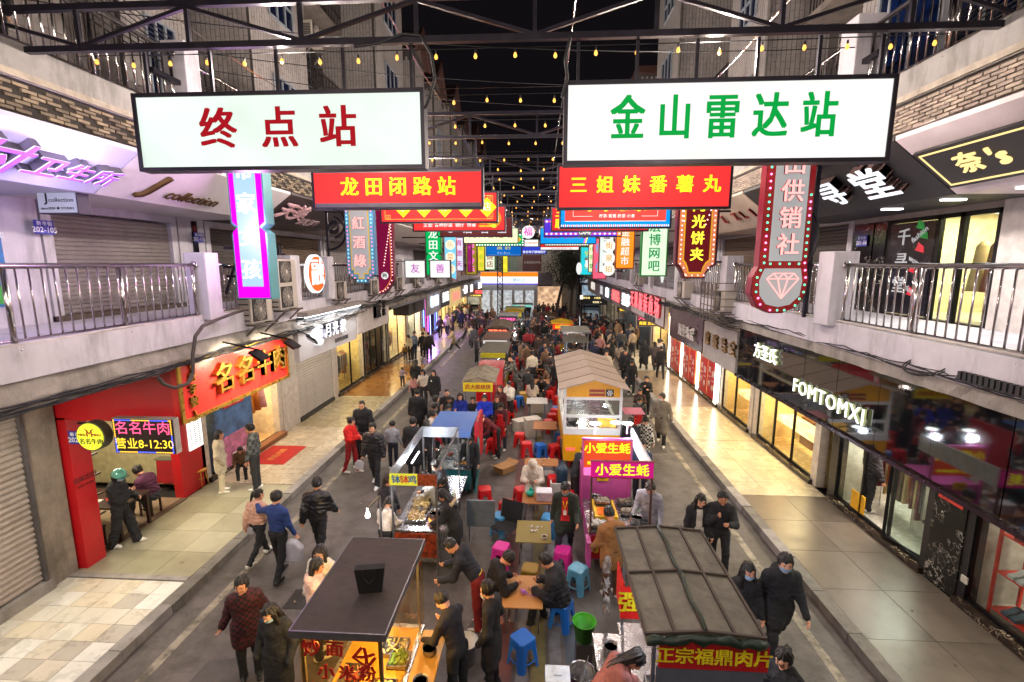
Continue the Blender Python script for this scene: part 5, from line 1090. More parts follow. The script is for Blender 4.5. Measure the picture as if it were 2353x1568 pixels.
dots(t,walk([((a-.5)*W,b*Hh)for a,b in[(.11,.97),(.11,.28),(.0,.2),(.0,.12),(.1,.05),(.3,.018),(.58,.018),(.78,.045),(.92,.12),(.93,.2),(.89,.28),(.89,.97)]],.115)[:-14]+[(-.25+k*.17,.275*Hh)for k in range(4)],[M((.1,.9,.4),em=2.5,var=0),M((.1,.9,.4),em=2.5,var=0),M((1,.25,.7),em=3,var=0)],.021)
t2=thing('ring_bracket','black steel post with big curved bracket behind the red diamond sign','bracket',(5.0,9.3,5.5));MB().bar((0,0,-.6),(0,0,2.7),.07).bar((0,0,1.6),(-.3,0,1.6),.05).bar((0,0,0),(-.3,0,0),.05).tube([(-.55+.62*math.cos(R(a)),0,.9+.75*math.sin(R(a)))for a in range(-70,75,10)],.05,6).tube([(-.1+.3*math.cos(R(a)),0,2.3+.5*math.sin(R(a)))for a in range(120,240,12)],.045,6).obj('post',mTr,t2)
# cables, conduits, clutter along the edges
def cable(name,label,pts,r,mat,n=6,sag=0.,seg=10):
 pts=[Vector(p)for p in pts];out=[]
 for a,b in zip(pts,pts[1:]):
  for k in range(seg):
   q=a.lerp(b,k/seg);q.z-=sag*4*(k/seg)*(1-k/seg);out.append(q)
 out.append(pts[-1]);o=MB().tube(out,r,n).obj(name,mat,smooth=True);tag(o,label,'cable');return o
def wob(s,e,z,y0,y1,k,amp=.04):
 r=random.Random(k);return[(e+r.uniform(-amp,amp),y,z+r.uniform(-amp,amp))for y in np.linspace(y0,y1,16)]
cable('white_pipe','white plastic conduit tied along the left walkway floor edge',[(EL-.02,y,4.93+.01*math.sin(y*3))for y in np.linspace(4,12,12)],.02,M('b5aca5',.5))
cable('white_pipe','white plastic conduit along the right walkway floor edge',[(ER+.0,y,4.95)for y in np.linspace(4,12,8)],.018,M('b5aca5',.5))
for k in range(6):cable('cable','black cable strand in the bundle under the left walkway edge',wob(-1,EL+.05,4.12+.02*k,3,12+k,k,.03),.012,mCab,5,.02,4)['group']='cable bundle under the left walkway'
for k in range(12):cable('cable','black cable strand lying on top of the black mirror fascia',wob(1,5.06+rnd.uniform(-.06,.1),4.5+rnd.uniform(0,.06),3.5,13+k*.4,40+k,.045),.009,mCab,5,.02,4)['group']='cable bundle on the mirror fascia'
for k in range(2):
 o=MB().tube([(5.0+.16*math.cos(a*.35)*(1+k*.1)-.02*k,6.35+.28*math.sin(a*.35),4.58+.02*k+.1*math.cos(a*.35))for a in range(40)],.009,5).obj('cable_coil',mCab,smooth=True);tag(o,'coiled black cable loop %s on the right fascia top'%('large outer','smaller inner')[k],'cable')
hd=thing('black_plastic_crate','black ribbed plastic mat curled on the cables above the mirror fascia','mat',(5.1,5.0,4.55))
for k in range(12):MB().box(-.16,.1,k*.07,k*.07+.045,0,.1).obj('rib',M('1b191c',.5),hd)
MB().box(-.14,.08,-.02,.86,-.02,.01).obj('base',M('1b191c',.5),hd)
cable('conduit_pipe','grey flexible conduit drooping in a hook over the beef shop sign',[(-6.15,9.64,4.94),(-6.12,9.2,4.91),(-6.1,8.71,4.85),(-6.1,8.3,4.78),(-6.1,8.08,4.62),(-6.1,7.97,4.3),(-6.1,7.93,3.99),(-6.1,7.78,3.83),(-6.1,7.47,3.84),(-6.12,7.28,3.95),(-6.15,7.22,4.08)],.03,M('4a423c',.8,var=.3,dirt=.5),8)
cable('power_hose','black rubber hose looping from the nearest truss down to the left white sign',[(-2.2,6.0,8.42),(-1.9,5.98,8.44),(-1.6,5.95,8.52),(-1.4,5.95,8.5),(-1.28,5.95,8.3),(-1.24,5.95,8.05),(-1.3,5.95,7.85),(-1.38,6.0,7.72)],.018,mCab,8)
cable('power_hose','black rubber hose hanging from the nearest truss to the right white sign',[(.33,5.95,8.46),(.27,5.93,8.2),(.3,5.93,8.0),(.24,5.95,7.8)],.018,mCab,8)
for k in range(9):cable('overhead_wire','black overhead wire slung along the right upper wall',[(6.6-k*.05,4.5,10.2+k*.1),(6.4,9,9.2+k*.05),(6.3,13,8.9),(6.5,20,9.2+k*.05)],.014,mCab,4,.25,6)['group']='overhead wires on the right'
for k in range(8):cable('overhead_wire','black overhead wire slung along the left upper wall',[(-7.6+k*.06,6,10.6+k*.12),(-7.4,10,9.8+k*.08),(-7.3,15,9.2),(-7.5,22,9.3+k*.05)],.014,mCab,4,.25,6)['group']='overhead wires on the left'
o=MB().tube([(6.25+.0*a,9.3+.3*math.cos(a*.35),9.45+.3*math.sin(a*.35))for a in range(20)],.04,8).obj('cable_coil',mCab,smooth=True);tag(o,'thick black cable coil hung on the right upper wall','cable')
for s,e in((-1,-6.2),(1,4.95)):
 for k in range(10):cable('cable','tangled black cable on top of the %s shop fascias'%('left' if s<0 else 'right'),wob(s,e,4.42+rnd.uniform(-.1,.1),12,45,70+k+s*20,.1),.012,mCab,4,.06,3)['group']='tangled cables over the fascias, %s'%('left' if s<0 else 'right')
# far end of the street
t=thing('corner_store','bright corner store with orange, white and blue striped lit fascia at the street end','shop',(-3,52,0))
MB().box(-3.6,2.8,.3,6,0,3.6).obj('wall',M('9b9690',.5),t);
for k in range(5):MB().box(-3.3+k*1.2,-2.4+k*1.2,.2,.3,.2,3.0).obj('lit_window',M((.55,.58,.6),em=.9,var=.6,sc_=12),t)
fa=MB().box(-3.4,2.8,-.4,.3,3.7,5.0).obj('fascia',M((.9,.95,1),em=1.5,var=.03),t);MB().box(-3.42,2.82,-.43,-.4,4.5,5.0).obj('orange_stripe',M((1,.2,.01),em=1.2,var=0),t);MB().box(-3.42,2.82,-.43,-.4,3.68,3.8).obj('blue_stripe',M((.1,.05,.9),em=1.2,var=0),t)
text('便利店',t,M((.1,.3,.6),em=.6,var=0),.45,(.8,-.44,4.12),depth=.005,bold=.02)
MB().box(2.85,4.4,-.3,.3,3.6,4.9).obj('grey_sign_box',M('5a5055',.4),t)
t=thing('market_hall','ribbed grey hall with a maroon sign board closing the end of the street','building',(0,57.5,0));MB().box(-6,4.6,0,6,0,8.6).obj('wall',M('6d6862',.7),t)
sm_=B(-6,4.6,-.05,0,0,.16).mesh('cladding_board',M('8d867c',.7,var=.1))
for k in range(22):child('cladding_board',sm_,t,(0,0,4.0+k*.205))
B(-2.0,.2,-.15,-.06,5.0,6.9).obj('maroon_sign_board',M('4a1418',.5),t);text('天恩服装商场',t,M('a59a98',.5),.33,(-.9,-.16,6.0),depth=.005,bold=.02);B(-5.6,-2.6,-.2,-.06,4.4,7.6).obj('corrugated_panel',M('6d7a6a',.4,var=.3),t)
t=thing('lit_market_entrance','glowing shop entrance with red and yellow LED line beneath the grey hall','shop',(.8,56.5,0));MB().box(-1.6,1.8,0,1,0,3.2).obj('lit_wall',M((.8,.5,.3),em=1.0,var=.6,sc_=8),t);B(-1.4,.6,-.1,0,3.3,3.8).obj('led_board',M('1a0505',.5),t);text('天恩服装商场',t,mLP,.28,(-.4,-.12,3.55),depth=.002,bold=.02)
for x0,x1,d,h,c,lab in((-22,-6,76,15,'4a4644','left'),(-5,6,80,12,'403c3c','middle'),(7,24,78,16,'46413f','right')):
 t=thing('distant_block','dark apartment block far beyond the crossing, %s one'%lab,'building',((x0+x1)/2,d,0));MB().box((x0-x1)/2,(x1-x0)/2,0,9,0,h).obj('wall',M(c,.8),t);MB().prism([(-(x1-x0)/2-.5,0),((x1-x0)/2+.5,0),(0,3)],(0,0,h),(1,0,0),(0,0,1),(0,1,0),9).obj('roof',mRoofT,t)
 wm=B(-.6,.6,-.05,0,0,1.3).mesh('window',mWinD);wl=B(-.6,.6,-.05,0,0,1.3).mesh('window',M((.8,.6,.25),em=.5,var=0))
 for i in range(int((x1-x0)/2.6)):
  for j in range(int(h/3)-2):child('window',wl if(i*7+j*3)%11==4 else wm,t,((x0-x1)/2+1.4+i*2.6,0,7+j*3 if j*3+8.5<h else h-2))
for k,(x,w,c,n)in enumerate(((3.6,3.0,'c8a070','amber'),(7.2,3.4,'9ab0c0','cool white'),(11.2,3.6,'c88a5a','orange'),(-9.5,3.4,'b0a890','pale'))):
 t=thing('far_shop','far %s lit shop front beyond the crossing'%n,'shop',(x,66,0));MB().box(-w/2,w/2,0,2,0,6.5).obj('wall',M('6a625c',.8),t);MB().box(-w/2+.2,w/2-.2,-.05,0,.3,3).obj('lit_window',M(c,em=.9,var=.6,sc_=6),t);MB().box(-w/2,w/2,-.2,0,3.3,4.3).obj('fascia',M(('8a1418','a0a8b0','a0501a','2a5a9a')[k],em=.8,var=.1),t);text(('名品服饰','数码广场','大药房','手机城')[k],t,fWhite2,.6,(0,-.22,3.8),depth=.01,bold=.02)
def tree(x,y,h,r,lab,sd,lean=(0,0)):
 q=random.Random(sd);t=thing('street_tree',lab,'tree',(x,y,0),group='street trees at the far end');m=MB();top=Vector((lean[0],lean[1],h*.62))
 m.tube([(0,0,0),(lean[0]*.2,0,h*.2),(lean[0]*.6,lean[1]*.5,h*.42),top],[.2,.16,.13,.09],8);tips=[]
 for k in range(9):
  a=q.uniform(0,6.28);b=top+Vector((math.cos(a)*r*q.uniform(.5,1),math.sin(a)*r*q.uniform(.5,1),q.uniform(-.1,.38)*h));s0=Vector((0,0,h*.3)).lerp(top,q.uniform(.3,1));m.tube([s0,s0 .lerp(b,.5)+Vector((0,0,.3)),b],[.07,.045,.02],5);tips+=[b,s0 .lerp(b,.65)]
 m.obj('trunk',M('3d342b',.9,bump=.5),t)
 l=MB()
 for b in tips:
  for k in range(150):
   p=b+Vector((q.gauss(0,1),q.gauss(0,1),q.gauss(0,.75)))*r*.3;a=Vector((q.uniform(-1,1),q.uniform(-1,1),q.uniform(-1,1))).normalized();c_=a.cross(Vector((q.uniform(-1,1),q.uniform(-1,1),1))).normalized();s_=q.uniform(.07,.14)
   l.add([p-a*s_,p+c_*s_*.5,p+a*s_,p-c_*s_*.5],[(0,1,2,3)])
 l.obj('crown',M('26331a',.6,var=.5,sc_=2),t);return t
tree(1.7,50,9.5,2.2,'leaning bare-trunked street tree beside the corner store',1,(1.2,0));tree(3.4,53,9,2.3,'dense dark street tree in front of the grey hall',2,(.5,0));tree(4.2,60,8,2.4,'street tree at the right side of the crossing',3);tree(3.0,47,7.5,1.6,'slim street tree nearest the scooters',4,(.3,0))
def mast(x,y,h,lab):
 t=thing('lattice_mast',lab,'mast',(x,y,0),group='black lattice masts');w=.22;m=MB()
 for a,b in((-w,-w),(w,-w),(w,w),(-w,w)):m.bar((a,b,0),(a,b,h),.045)
 k=0;z=0.
 while z<h-.5:
  for(a,b,c_,d)in((-w,-w,w,-w),(w,-w,w,w),(w,w,-w,w),(-w,w,-w,-w)):
   m.bar((a,b,z),(c_,d,z+.5),.025).bar((c_,d,z),(a,b,z+.5),.025)
  z+=.5
 m.obj('lattice',mTr,t);return t
mast(-3.35,41,8.5,'black lattice mast on the left beside the row of carts');mast(3.7,45,8.5,'black lattice mast on the right by the scooters')
t=thing('lamp_post','dark lamp post with a small lit top on the right of the crowd','lamp post',(2.75,31.5,0));MB().box(-.07,.07,-.07,.07,0,3.6).obj('post',mDarkM,t);MB().box(-.09,.09,-.09,.09,3.6,3.85).obj('lamp_head',M((1,.9,.7),em=1.2,var=0),t)
for k in range(2):MB().box(-.08,-.075,-.04,.04,1.6+k*.0,2.4).obj('led_strip',M((.8,.9,1),em=3,var=0),t)if k==0 else None
dsn=thing('direction_sign','dark direction sign with two lit arrow lines at the right of the crossing','sign',(5.2,46,2.6));B(-1.6,1.2,0,.1,-.6,.3).obj('board',M('15171c',.4),dsn);text('← 停车场      小吃街 →',dsn,M((1,.8,.3),em=1.4,var=0),.22,(-.2,-.02,.05),depth=.002);text('美食城 →',dsn,M((1,.85,.5),em=1.2,var=0),.2,(.3,-.02,-.35),depth=.002)
for k in(-.9,.6):MB().bar((k,.05,-.6),(k,.05,-2.6),.08).obj('post',mDarkM,dsn)
def scooter(x,y,rz,c,lab):
 t=thing('parked_scooter',lab,'scooter',(x,y,0),rz,'scooters parked at the far end');b=M(c,.35)
 for yy in(-.55,.55):o=MB().lathe([(.14,-.05),(.24,-.05),(.26,0),(.24,.05),(.14,.05)],n=12).obj('wheel',mBlack,t);o.rotation_euler=(0,R(90),0);o.location=(0,yy,.26)
 MB().prism([(-.75,.5),(-.3,.75),(.1,.72),(.15,.35),(.45,.3),(.52,.95),(.62,.95),(.68,.45),(.5,.22),(-.6,.25)],(-.15,0,0),(0,1,0),(0,0,1),(1,0,0),.3).obj('body',b,t);MB().tube([(-.3,.45,1.05),(0,.52,1.0),(.3,.45,1.05)],.02,6).obj('handlebar',mBlack,t);MB().box(-.14,.14,-.65,.05,.74,.82).obj('seat',mBlack,t);MB().box(-.05,.05,.66,.7,.78,.88).obj('headlight',M((.9,.9,1),em=.6,var=0),t);return t
r=random.Random(3);i=0
for row,y in enumerate((42.5,44.5,46.6,48.8)):
 for k in range(9):
  x=-1.2+k*.72+r.uniform(-.1,.1)
  c,cn=r.choice((('1a1a1e','black'),('77777c','silver'),('7a1a1e','red'),('2a3a6a','blue')))
  scooter(x,y+r.uniform(-.2,.2),R(r.uniform(-12,12)),c,'%s scooter, %s in the %s row of parked scooters'%(cn,['leftmost','second from left','third from left','fourth from left','fifth from left','sixth from left','seventh from left','eighth from left','rightmost'][k],['front','second','third','back'][row]))
# PEOPLE
def surfnets(f,lo,hi,h):
 """iso-surface of a distance field on a grid (naive surface nets)"""
 n=[max(4,int((hi[i]-lo[i])/h)+1)for i in range(3)]
 ax=[lo[i]+h*np.arange(n[i])for i in range(3)];X,Y,Z=np.meshgrid(*ax,indexing='ij')
 V=f(X,Y,Z);s=V<0
 cs=[(i,j,k)for i in(0,1)for j in(0,1)for k in(0,1)]
 sl=lambda A,c:A[c[0]:n[0]-1+c[0],c[1]:n[1]-1+c[1],c[2]:n[2]-1+c[2]]
 cnt=sum(sl(s,c).astype(np.int8)for c in cs);act=(cnt>0)&(cnt<8)
 idx=-np.ones(act.shape,np.int64);ii=np.argwhere(act);idx[act]=np.arange(len(ii))
 acc=np.zeros((len(ii),3));num=np.zeros(len(ii))
 for a in range(8):
  for b in range(a+1,8):
   ca,cb=cs[a],cs[b]
   if sum(x!=y for x,y in zip(ca,cb))!=1:continue
   va,vb=sl(V,ca)[act],sl(V,cb)[act];m=(va<0)!=(vb<0);t=np.where(m,va/np.where(m,va-vb,1),0)
   p=np.array(ca)[None]+t[:,None]*(np.array(cb)-np.array(ca))[None];acc+=p*m[:,None];num+=m
 P=(ii+acc/num[:,None])*h+np.array(lo)
 F=[]
 for d in range(3):
  e1,e2=[(1,2),(2,0),(0,1)][d]
  A=[slice(1,n[i]-1)for i in range(3)];A[d]=slice(0,n[d]-1);B_=list(A);B_[d]=slice(1,n[d])
  s0,s1=s[tuple(A)],s[tuple(B_)];c=s0!=s1;q=np.argwhere(c);off=np.array([1,1,1]);off[d]=0;q=q+off
  fl=s0[c];u=np.zeros(3,int);u[e1]=1;v=np.zeros(3,int);v[e2]=1
  g=lambda w:idx[w[:,0],w[:,1],w[:,2]]
  quad=np.stack([g(q-u-v),g(q-v),g(q),g(q-u)],1);quad[~fl]=quad[~fl][:,::-1];F.append(quad)
 F=np.concatenate(F);F=F[(F>=0).all(1)]
 return P,F
def smin(a,b,k):h=np.clip(.5+.5*(b-a)/k,0,1);return b*(1-h)+a*h-k*h*(1-h)
def cone(X,Y,Z,a,b,ra,rb,sq=None):
 ba=b-a;px,py,pz=X-a[0],Y-a[1],Z-a[2];t=np.clip((px*ba[0]+py*ba[1]+pz*ba[2])/max(1e-9,ba@ba),0,1)
 return np.sqrt((px-ba[0]*t)**2+(py-ba[1]*t)**2+(pz-ba[2]*t)**2)-(ra+(rb-ra)*t)
def ell(X,Y,Z,c,r,Rm=None):
 p=[X-c[0],Y-c[1],Z-c[2]]
 if Rm is not None:p=[Rm[0,i]*p[0]+Rm[1,i]*p[1]+Rm[2,i]*p[2]for i in range(3)]
 k=np.sqrt((p[0]/r[0])**2+(p[1]/r[1])**2+(p[2]/r[2])**2)+1e-9
 return(k-1)*min(r)
def rotm(ax,d):
 return np.array(Matrix.Rotation(R(d),3,ax))
SKIN,TOP,LEG,SHOE,INNER,LIP,EYE,HAIRM=range(8)
def hand(mb,w,d,up,side,curl=35,s=1.):
 """palm, four fingers and thumb starting at the wrist"""
 w,d,up=Vector(w),Vector(d).normalized(),Vector(up);a=d.cross(up).normalized();nrm=a.cross(d)
 mb.tube([w-d*.02,w+d*.03,w+d*.075,w+d*.09],[.021*s,.03*s,.036*s,.03*s],8,SKIN,sx=.55)
 mb_=lambda base,dr,ls,r:None
 for k,(o,L)in enumerate(((-.027,.068),(-.009,.078),(.009,.072),(.026,.056))):
  p=w+d*.085+a*o;pts=[p];c=R(curl*.35);dr=d.copy()
  for j,f_ in enumerate((.45,.32,.23)):
   dr=Matrix.Rotation(c,3,a)@dr;p=p+dr*L*f_;pts.append(p);c=R(curl*.7)
  mb.tube(pts,[.0095,.009,.008,.0065],5,SKIN)
 p=w+d*.025+a*(-.03*side);t=(d*.6+a*(-.7*side)-nrm*.3).normalized();mb.tube([p,p+t*.035,p+t*.03+(t+d).normalized()*.03],[.012,.011,.008],5,SKIN)
_B={}
def body(pose,coat='jacket',vox=.02,female=False,puff=0.,h=1.7,child_=False,skirt=False,hood=False,wide=1.):
 """one continuous clothed figure; returns (mesh verts, faces, labels, frames)"""
 k=(repr(sorted(pose.items())),coat,vox,female,puff,child_,skirt,hood,wide)
 if k in _B:return _B[k]
 g=lambda n,d=0.:pose.get(n,d)
 sit=g('sit');pz=.93-g('drop')if not sit else.50
 lean=g('lean');twist=g('twist')
 T=rotm('Z',twist)@rotm('X',-lean)@rotm('Y',g('side'))
 pel=np.array([0,0,pz]);loc=lambda x,y,z:pel+T@np.array([x,y,z])
 sw=(.162 if female else.18)*wide;hw=.095
 wa,ch,nk=loc(0,0,.14),loc(0,-.01,.33),loc(0,.0,.51)
 hr=T@rotm('Z',g('hyaw'))@rotm('X',-g('hpitch',8));hc=nk+T@np.array([0,.02,.05])+hr@np.array([0,.015,.09])
 pr_=[]
 big={'jacket':.0,'sweater':-.004,'puffer':.026,'coat':.008,'long':.006,'tee':-.012,'suit':.0}[coat]+puff
 tr=.14*wide
 def limb(a,b,ra,rb,l):pr_.append((lambda X,Y,Z,a=a,b=b,ra=ra,rb=rb:cone(X,Y,Z,a,b,ra,rb),l))
 def el(c,r,l,m=T):pr_.append((lambda X,Y,Z,c=c,r=r,m=m:ell(X,Y,Z,c,r,m),l))
 el(loc(0,-.01,.34),(tr+.04+big,.115+big,.21),TOP);el(loc(0,-.005,.12),(tr+.02+big,.112+big,.2),TOP)
 el(loc(0,-.015,.41),(sw+.0+big*.5,.078+big*.6,.085),TOP)
 if female:el(loc(0,.065,.34),(.1,.05,.06),TOP)
 el(loc(0,-.015,-.02),(.145*wide+(.015 if female else 0)+big*.3,.11+big*.3,.13),LEG)
 limb(nk-T@np.array([0,.01,.05]),hc-hr@np.array([0,.02,.06]),.058,.05,SKIN)
 el(loc(0,-.012,.485),(.085+big*.6,.07+big*.6,.035),TOP)
 el(hc,(.083,.097,.115),SKIN,hr);ends={}
 for s,nm in((-1,'l'),(1,'r')):
  sh=loc(s*sw,-.01,.415)
  A=T@rotm('X',g(nm+'sh',5))@rotm('Y',-s*g(nm+'ab',10))@rotm('Z',s*g(nm+'in',0))
  e=sh+A@np.array([0,0,-.275]);Fm=A@rotm('X',g(nm+'el',15))@rotm('Y',s*g(nm+'fi',0));w_=e+Fm@np.array([0,0,-.235])
  limb(sh,e,.068+big*.8,.056+big*.9,TOP);limb(e,w_,.056+big*.9,.043+big*.7,TOP)
  ends[nm]=(w_,Fm@np.array([0,0,-1.]),Fm@np.array([s*1.,0,0]))
  hp=loc(s*hw,0,-.04)if not sit else pel+np.array([s*hw,0,-.02])
  L=rotm('Z',s*-g('splay',3))@rotm('X',g(nm+'hip',0)if not sit else g(nm+'hip',82));kn=hp+L@np.array([s*.01,0,-.42]);K=L@rotm('X',-g(nm+'kn',3)if not sit else-g(nm+'kn',85));an=kn+K@np.array([0,0,-.41])
  lr=.0 if not pose.get('baggy')else.022
  limb(hp,kn,.092*wide,.068+lr,LEG);limb(kn,an,.067+lr,.056+lr*1.4,LEG)
  fd=K@np.array([0,1.,0]);fd=np.array([fd[0],fd[1],min(.35,max(-.6,fd[2]))])if g(nm+'kn',3)>25 and not sit else np.array([fd[0],fd[1],0.]);fd/=np.linalg.norm(fd)+1e-9
  hl=an+np.array([0,0,-.035])-fd*.035;limb(hl,an+fd*.155+np.array([0,0,-.05]),.047,.036,SHOE);limb(an,hl,.045,.045,SHOE)
  if coat in('coat','long')or skirt:
   end=kn if coat=='long' else hp+(kn-hp)*.55
   if sit:end=hp+(kn-hp)*.7
   limb(hp+np.array([0,0,.02]),end+np.array([-s*.02,0,0]),.105+big,.115+big,TOP if not skirt else INNER)
 if coat in('coat','long')and not sit:
  z1=pz-(.42 if coat=='long' else.24);el(np.array([pel[0],pel[1]-.01,(pz+z1)/2]),(.155*wide+big,.12+big,(pz-z1)/2+.12),TOP,np.eye(3))
 if hood:el(loc(0,-.095,.49),(.11,.06,.07),TOP)
 if pose.get('hoodup'):el(hc-hr@np.array([0,.025,-.012]),(.112,.118,.14),TOP,hr)
 lo_z=-.0
 def F(X,Y,Z,lab=False):
  d={};
  for fn,l in pr_:
   v=fn(X,Y,Z);key=1 if l in(LEG,SHOE)else(0 if l in(TOP,INNER)else 2)
   d.setdefault(key,[]).append(v)
  o=None
  for key,vs in d.items():
   u=vs[0]
   for v in vs[1:]:u=smin(u,v,.035 if key else.045)
   o=u if o is None else smin(o,u,.012)
  amp={'puffer':.010,'jacket':.005,'coat':.004,'long':.004,'sweater':.004,'tee':.003,'suit':.003}[coat]
  zz=(Z-pel[2]);top=np.clip((Z-pel[2]+.1)*8,.25,1)*np.clip((nk[2]-Z)*12,0,1)
  if coat=='puffer':o=o-amp*np.abs(np.sin(zz*38+1.5*X))*top
  o=o+amp*1.3*np.sin(X*27+5*np.sin(Z*11))*np.sin(Z*26+3*np.sin(Y*17)+2*np.sin(X*14))*np.clip((nk[2]-Z)*12,0,1)
  return np.maximum(o,-(Z-.004))
 pts=[p for p in(hc,nk,pel,ends['l'][0],ends['r'][0])]
 mn=np.array([-.5,-.75,-.0]);mx=np.array([.5,.75,2.0])
 allp=[hc+.16,hc-.16,ends['l'][0]-.1,ends['l'][0]+.1,ends['r'][0]-.1,ends['r'][0]+.1,pel+.3,pel-.3]
 xs=np.array(allp);lo=np.minimum(xs.min(0),[-.36,-.42,0]);hi=np.maximum(xs.max(0),[.36,.42,1]);lo[2]=-.03
 if sit or max(g('lhip'),g('rhip'))>20:hi[1]=max(hi[1],.72)
 if min(g('lhip'),g('rhip'))<-10 or max(g('lkn',3),g('rkn',3))>30:lo[1]=min(lo[1],-.62)
 P,Q=surfnets(F,lo,hi,vox)
 c=P[Q].mean(1);D=np.full(len(c),9.);lab=np.zeros(len(c),int)
 for fn,l in pr_:
  v=fn(c[:,0],c[:,1],c[:,2])
  if l==SKIN:v=v+.004
  m=v<D;D[m]=v[m];lab[m]=l
 if pose.get('open'):
  q=(c-pel)@T;m=(np.abs(q[:,0])<.055+.03*(q[:,2]<.1))&(q[:,1]>.03)&(q[:,2]>-.02)&(q[:,2]<.47)&(lab==TOP);lab[m]=INNER
 mb=MB();mb.v=[tuple(p)for p in P.tolist()];mb.f=[tuple(q)for q in Q.tolist()];mb.m=lab.tolist()
 hM=Matrix([list(hr[i])+[hc[i]]for i in range(3)]+[[0,0,0,1]])
 if vox<=.021:
  f=MB();f.sph((0,.094,-.012),(.011,.018,.02),8,5,SKIN);f.sph((0,.1,-.02),(.014,.012,.009),8,5,SKIN)
  f.sph((0,.083,-.052),(.024,.012,.0075),10,5,LIP);f.sph((0,.068,-.088),(.03,.024,.02),10,6,SKIN)
  for s in(-1,1):
   f.sph((s*.032,.083,.014),(.014,.008,.0065),8,5,EYE);f.bar((s*.018,.092,.033),(s*.048,.082,.034),.005,.006,HAIRM);f.sph((s*.079,-.002,-.005),(.01,.018,.028),8,5,SKIN);f.sph((s*.045,.066,-.03),(.024,.022,.028),8,5,SKIN)
  o=len(mb.v);mb.v+=[tuple(hM@Vector(v))for v in f.v];mb.f+=[tuple(i+o for i in q)for q in f.f];mb.m+=f.m
  for nm,sd in(('l',-1),('r',1)):
   w_,dr,ax_=ends[nm]
   if not pose.get('pockets'):hand(mb,w_-dr*.012,dr,np.cross(dr,ax_)*sd if False else ax_*(1 if sd>0 else-1),sd,pose.get('curl',40))
 else:
  for nm in 'lr':
   w_,dr,_=ends[nm];mb.tube([Vector(w_),Vector(w_)+Vector(dr)*.05,Vector(w_)+Vector(dr)*.1],[.025,.035,.02],6,SKIN)
 sm=1.0
 r_=_B[k]=dict(mb=mb,head=hM,pel=pel,T=T,ends=ends,F=F,mats={},pose=pose)
 return r_
_H={}
def hairmesh(style,mat,seed=0):
 k=(style,mat.name,seed%2)
 if k in _H:return _H[k]
 ph=seed%2*1.7
 def F(X,Y,Z):
  ang=np.arctan2(X,Y+.02)
  cap=ell(X,Y,Z,(0,-.016,.03),(.099,.11,.112+.006*(seed%2)))
  cap=np.maximum(cap,-Z-.07)
  face=np.maximum(np.maximum(.035-Y,Z-(.062+.012*np.cos(ang*5+ph))),np.abs(X)-.075)
  d=np.maximum(cap,-face)
  if style in('short','crew'):
   d=np.maximum(d,-(Z+.03+.35*np.clip(-Y,-.1,.1)))+.005*np.sin(ang*7+ph*3)*np.clip(Z*12,0,1)
  if style=='crew':d=d+.006
  if style in('long','longback'):
   b=np.minimum(ell(X,Y,Z,(0,-.062,-.09),(.098,.06,.2)),ell(X,Y,Z,(0,-.085,-.2),(.095,.05,.18)))
   if style=='long':
    for s in(-1,1):b=np.minimum(b,cone(X,Y,Z,np.array([s*.082,.005,.03]),np.array([s*.1,.045,-.24]),.026,.034))
   d=smin(d,b,.02)
  if style=='bob':d=smin(d,np.maximum(ell(X,Y,Z,(0,-.03,-.03),(.105,.095,.11)),-np.maximum(.02-Y,np.abs(X)-.072)),.01)
  if style in('bun','pony'):d=smin(d,ell(X,Y,Z,(0,-.115,.07 if style=='bun' else.03),(.045,.042,.042)),.015)
  if style=='pony':d=smin(d,cone(X,Y,Z,np.array([0,-.13,.03]),np.array([0,-.16,-.2]),.035,.02),.015)
  st_=.003*np.sin(ang*30+6*np.sin(Z*20+ph))+.004*np.sin(ang*11+ph+Z*18)
  st_=st_+.006*np.sin(X*52+ph)*np.sin(Y*47+2*ph)*np.clip(Z*14,0,1)
  return d+st_
 zl={'long':-.42,'longback':-.42,'bob':-.18,'pony':-.26}.get(style,-.12)
 P,Q=surfnets(F,np.array([-.16,-.23,zl]),np.array([.16,.15,.18]),.0095)
 me=bpy.data.meshes.new('hair');me.from_pydata(P.tolist(),[],Q.tolist());me.materials.append(mat);me.polygons.foreach_set('use_smooth',[True]*len(Q));_H[k]=me;return me
mSkinA=[M(c,.55,var=.06,sc_=20)for c in('c98f72','d6a184','bd8465')]
mHair=M('120e0f',.36,var=.5,sc_=60,bump=.6,bs=90);mHairB=M('2a1710',.45,var=.3,sc_=30);mLip=M('a4504a',.5);mEye=M('140d0b',.2)
mMask=M('8fb8d8',.7,var=.05);mMaskW=M('d5dbe2',.7,var=.05)
def mask_mesh():
 m=MB();n=9;vs=[]
 for j in range(5):
  z=-.1+j*.023
  for i in range(n):
   a=R(-62+124*i/(n-1));k=math.sqrt(max(.1,1-(z/.125)**2));vs.append((.086*math.sin(a)*k,.106*math.cos(a)*k+.006*math.cos(a*1.4),z))
 vs2=[(x*1.04,y*1.04+.004,z)for x,y,z in vs];o=len(vs)
 f=[(j*n+i,j*n+i+1,(j+1)*n+i+1,(j+1)*n+i)for j in range(4)for i in range(n-1)]
 m.add(vs+vs2,[tuple(q[::-1])for q in f]+[tuple(i+o for i in q)for q in f]);return m
_mk={}
def cloth_mat(c,kind):
 if kind=='plaid':return patmat('check','4a0e16','120a0e',22,.8,'plaid')
 if kind=='checker':return patmat('check','121212','c9c4bc',16,.8,'checker')
 if kind=='camo':return patmat('camo','1c1c1e','8a8680',22,.8,'camouflage')
 if kind=='plaidg':return patmat('check','26282a','4b5052',9,.8,'plaid')
 r=.35 if kind=='shiny' else.85
 return M(c,r,var=.25,sc_=7,bump=.9 if kind!='shiny' else.5,bs=16)
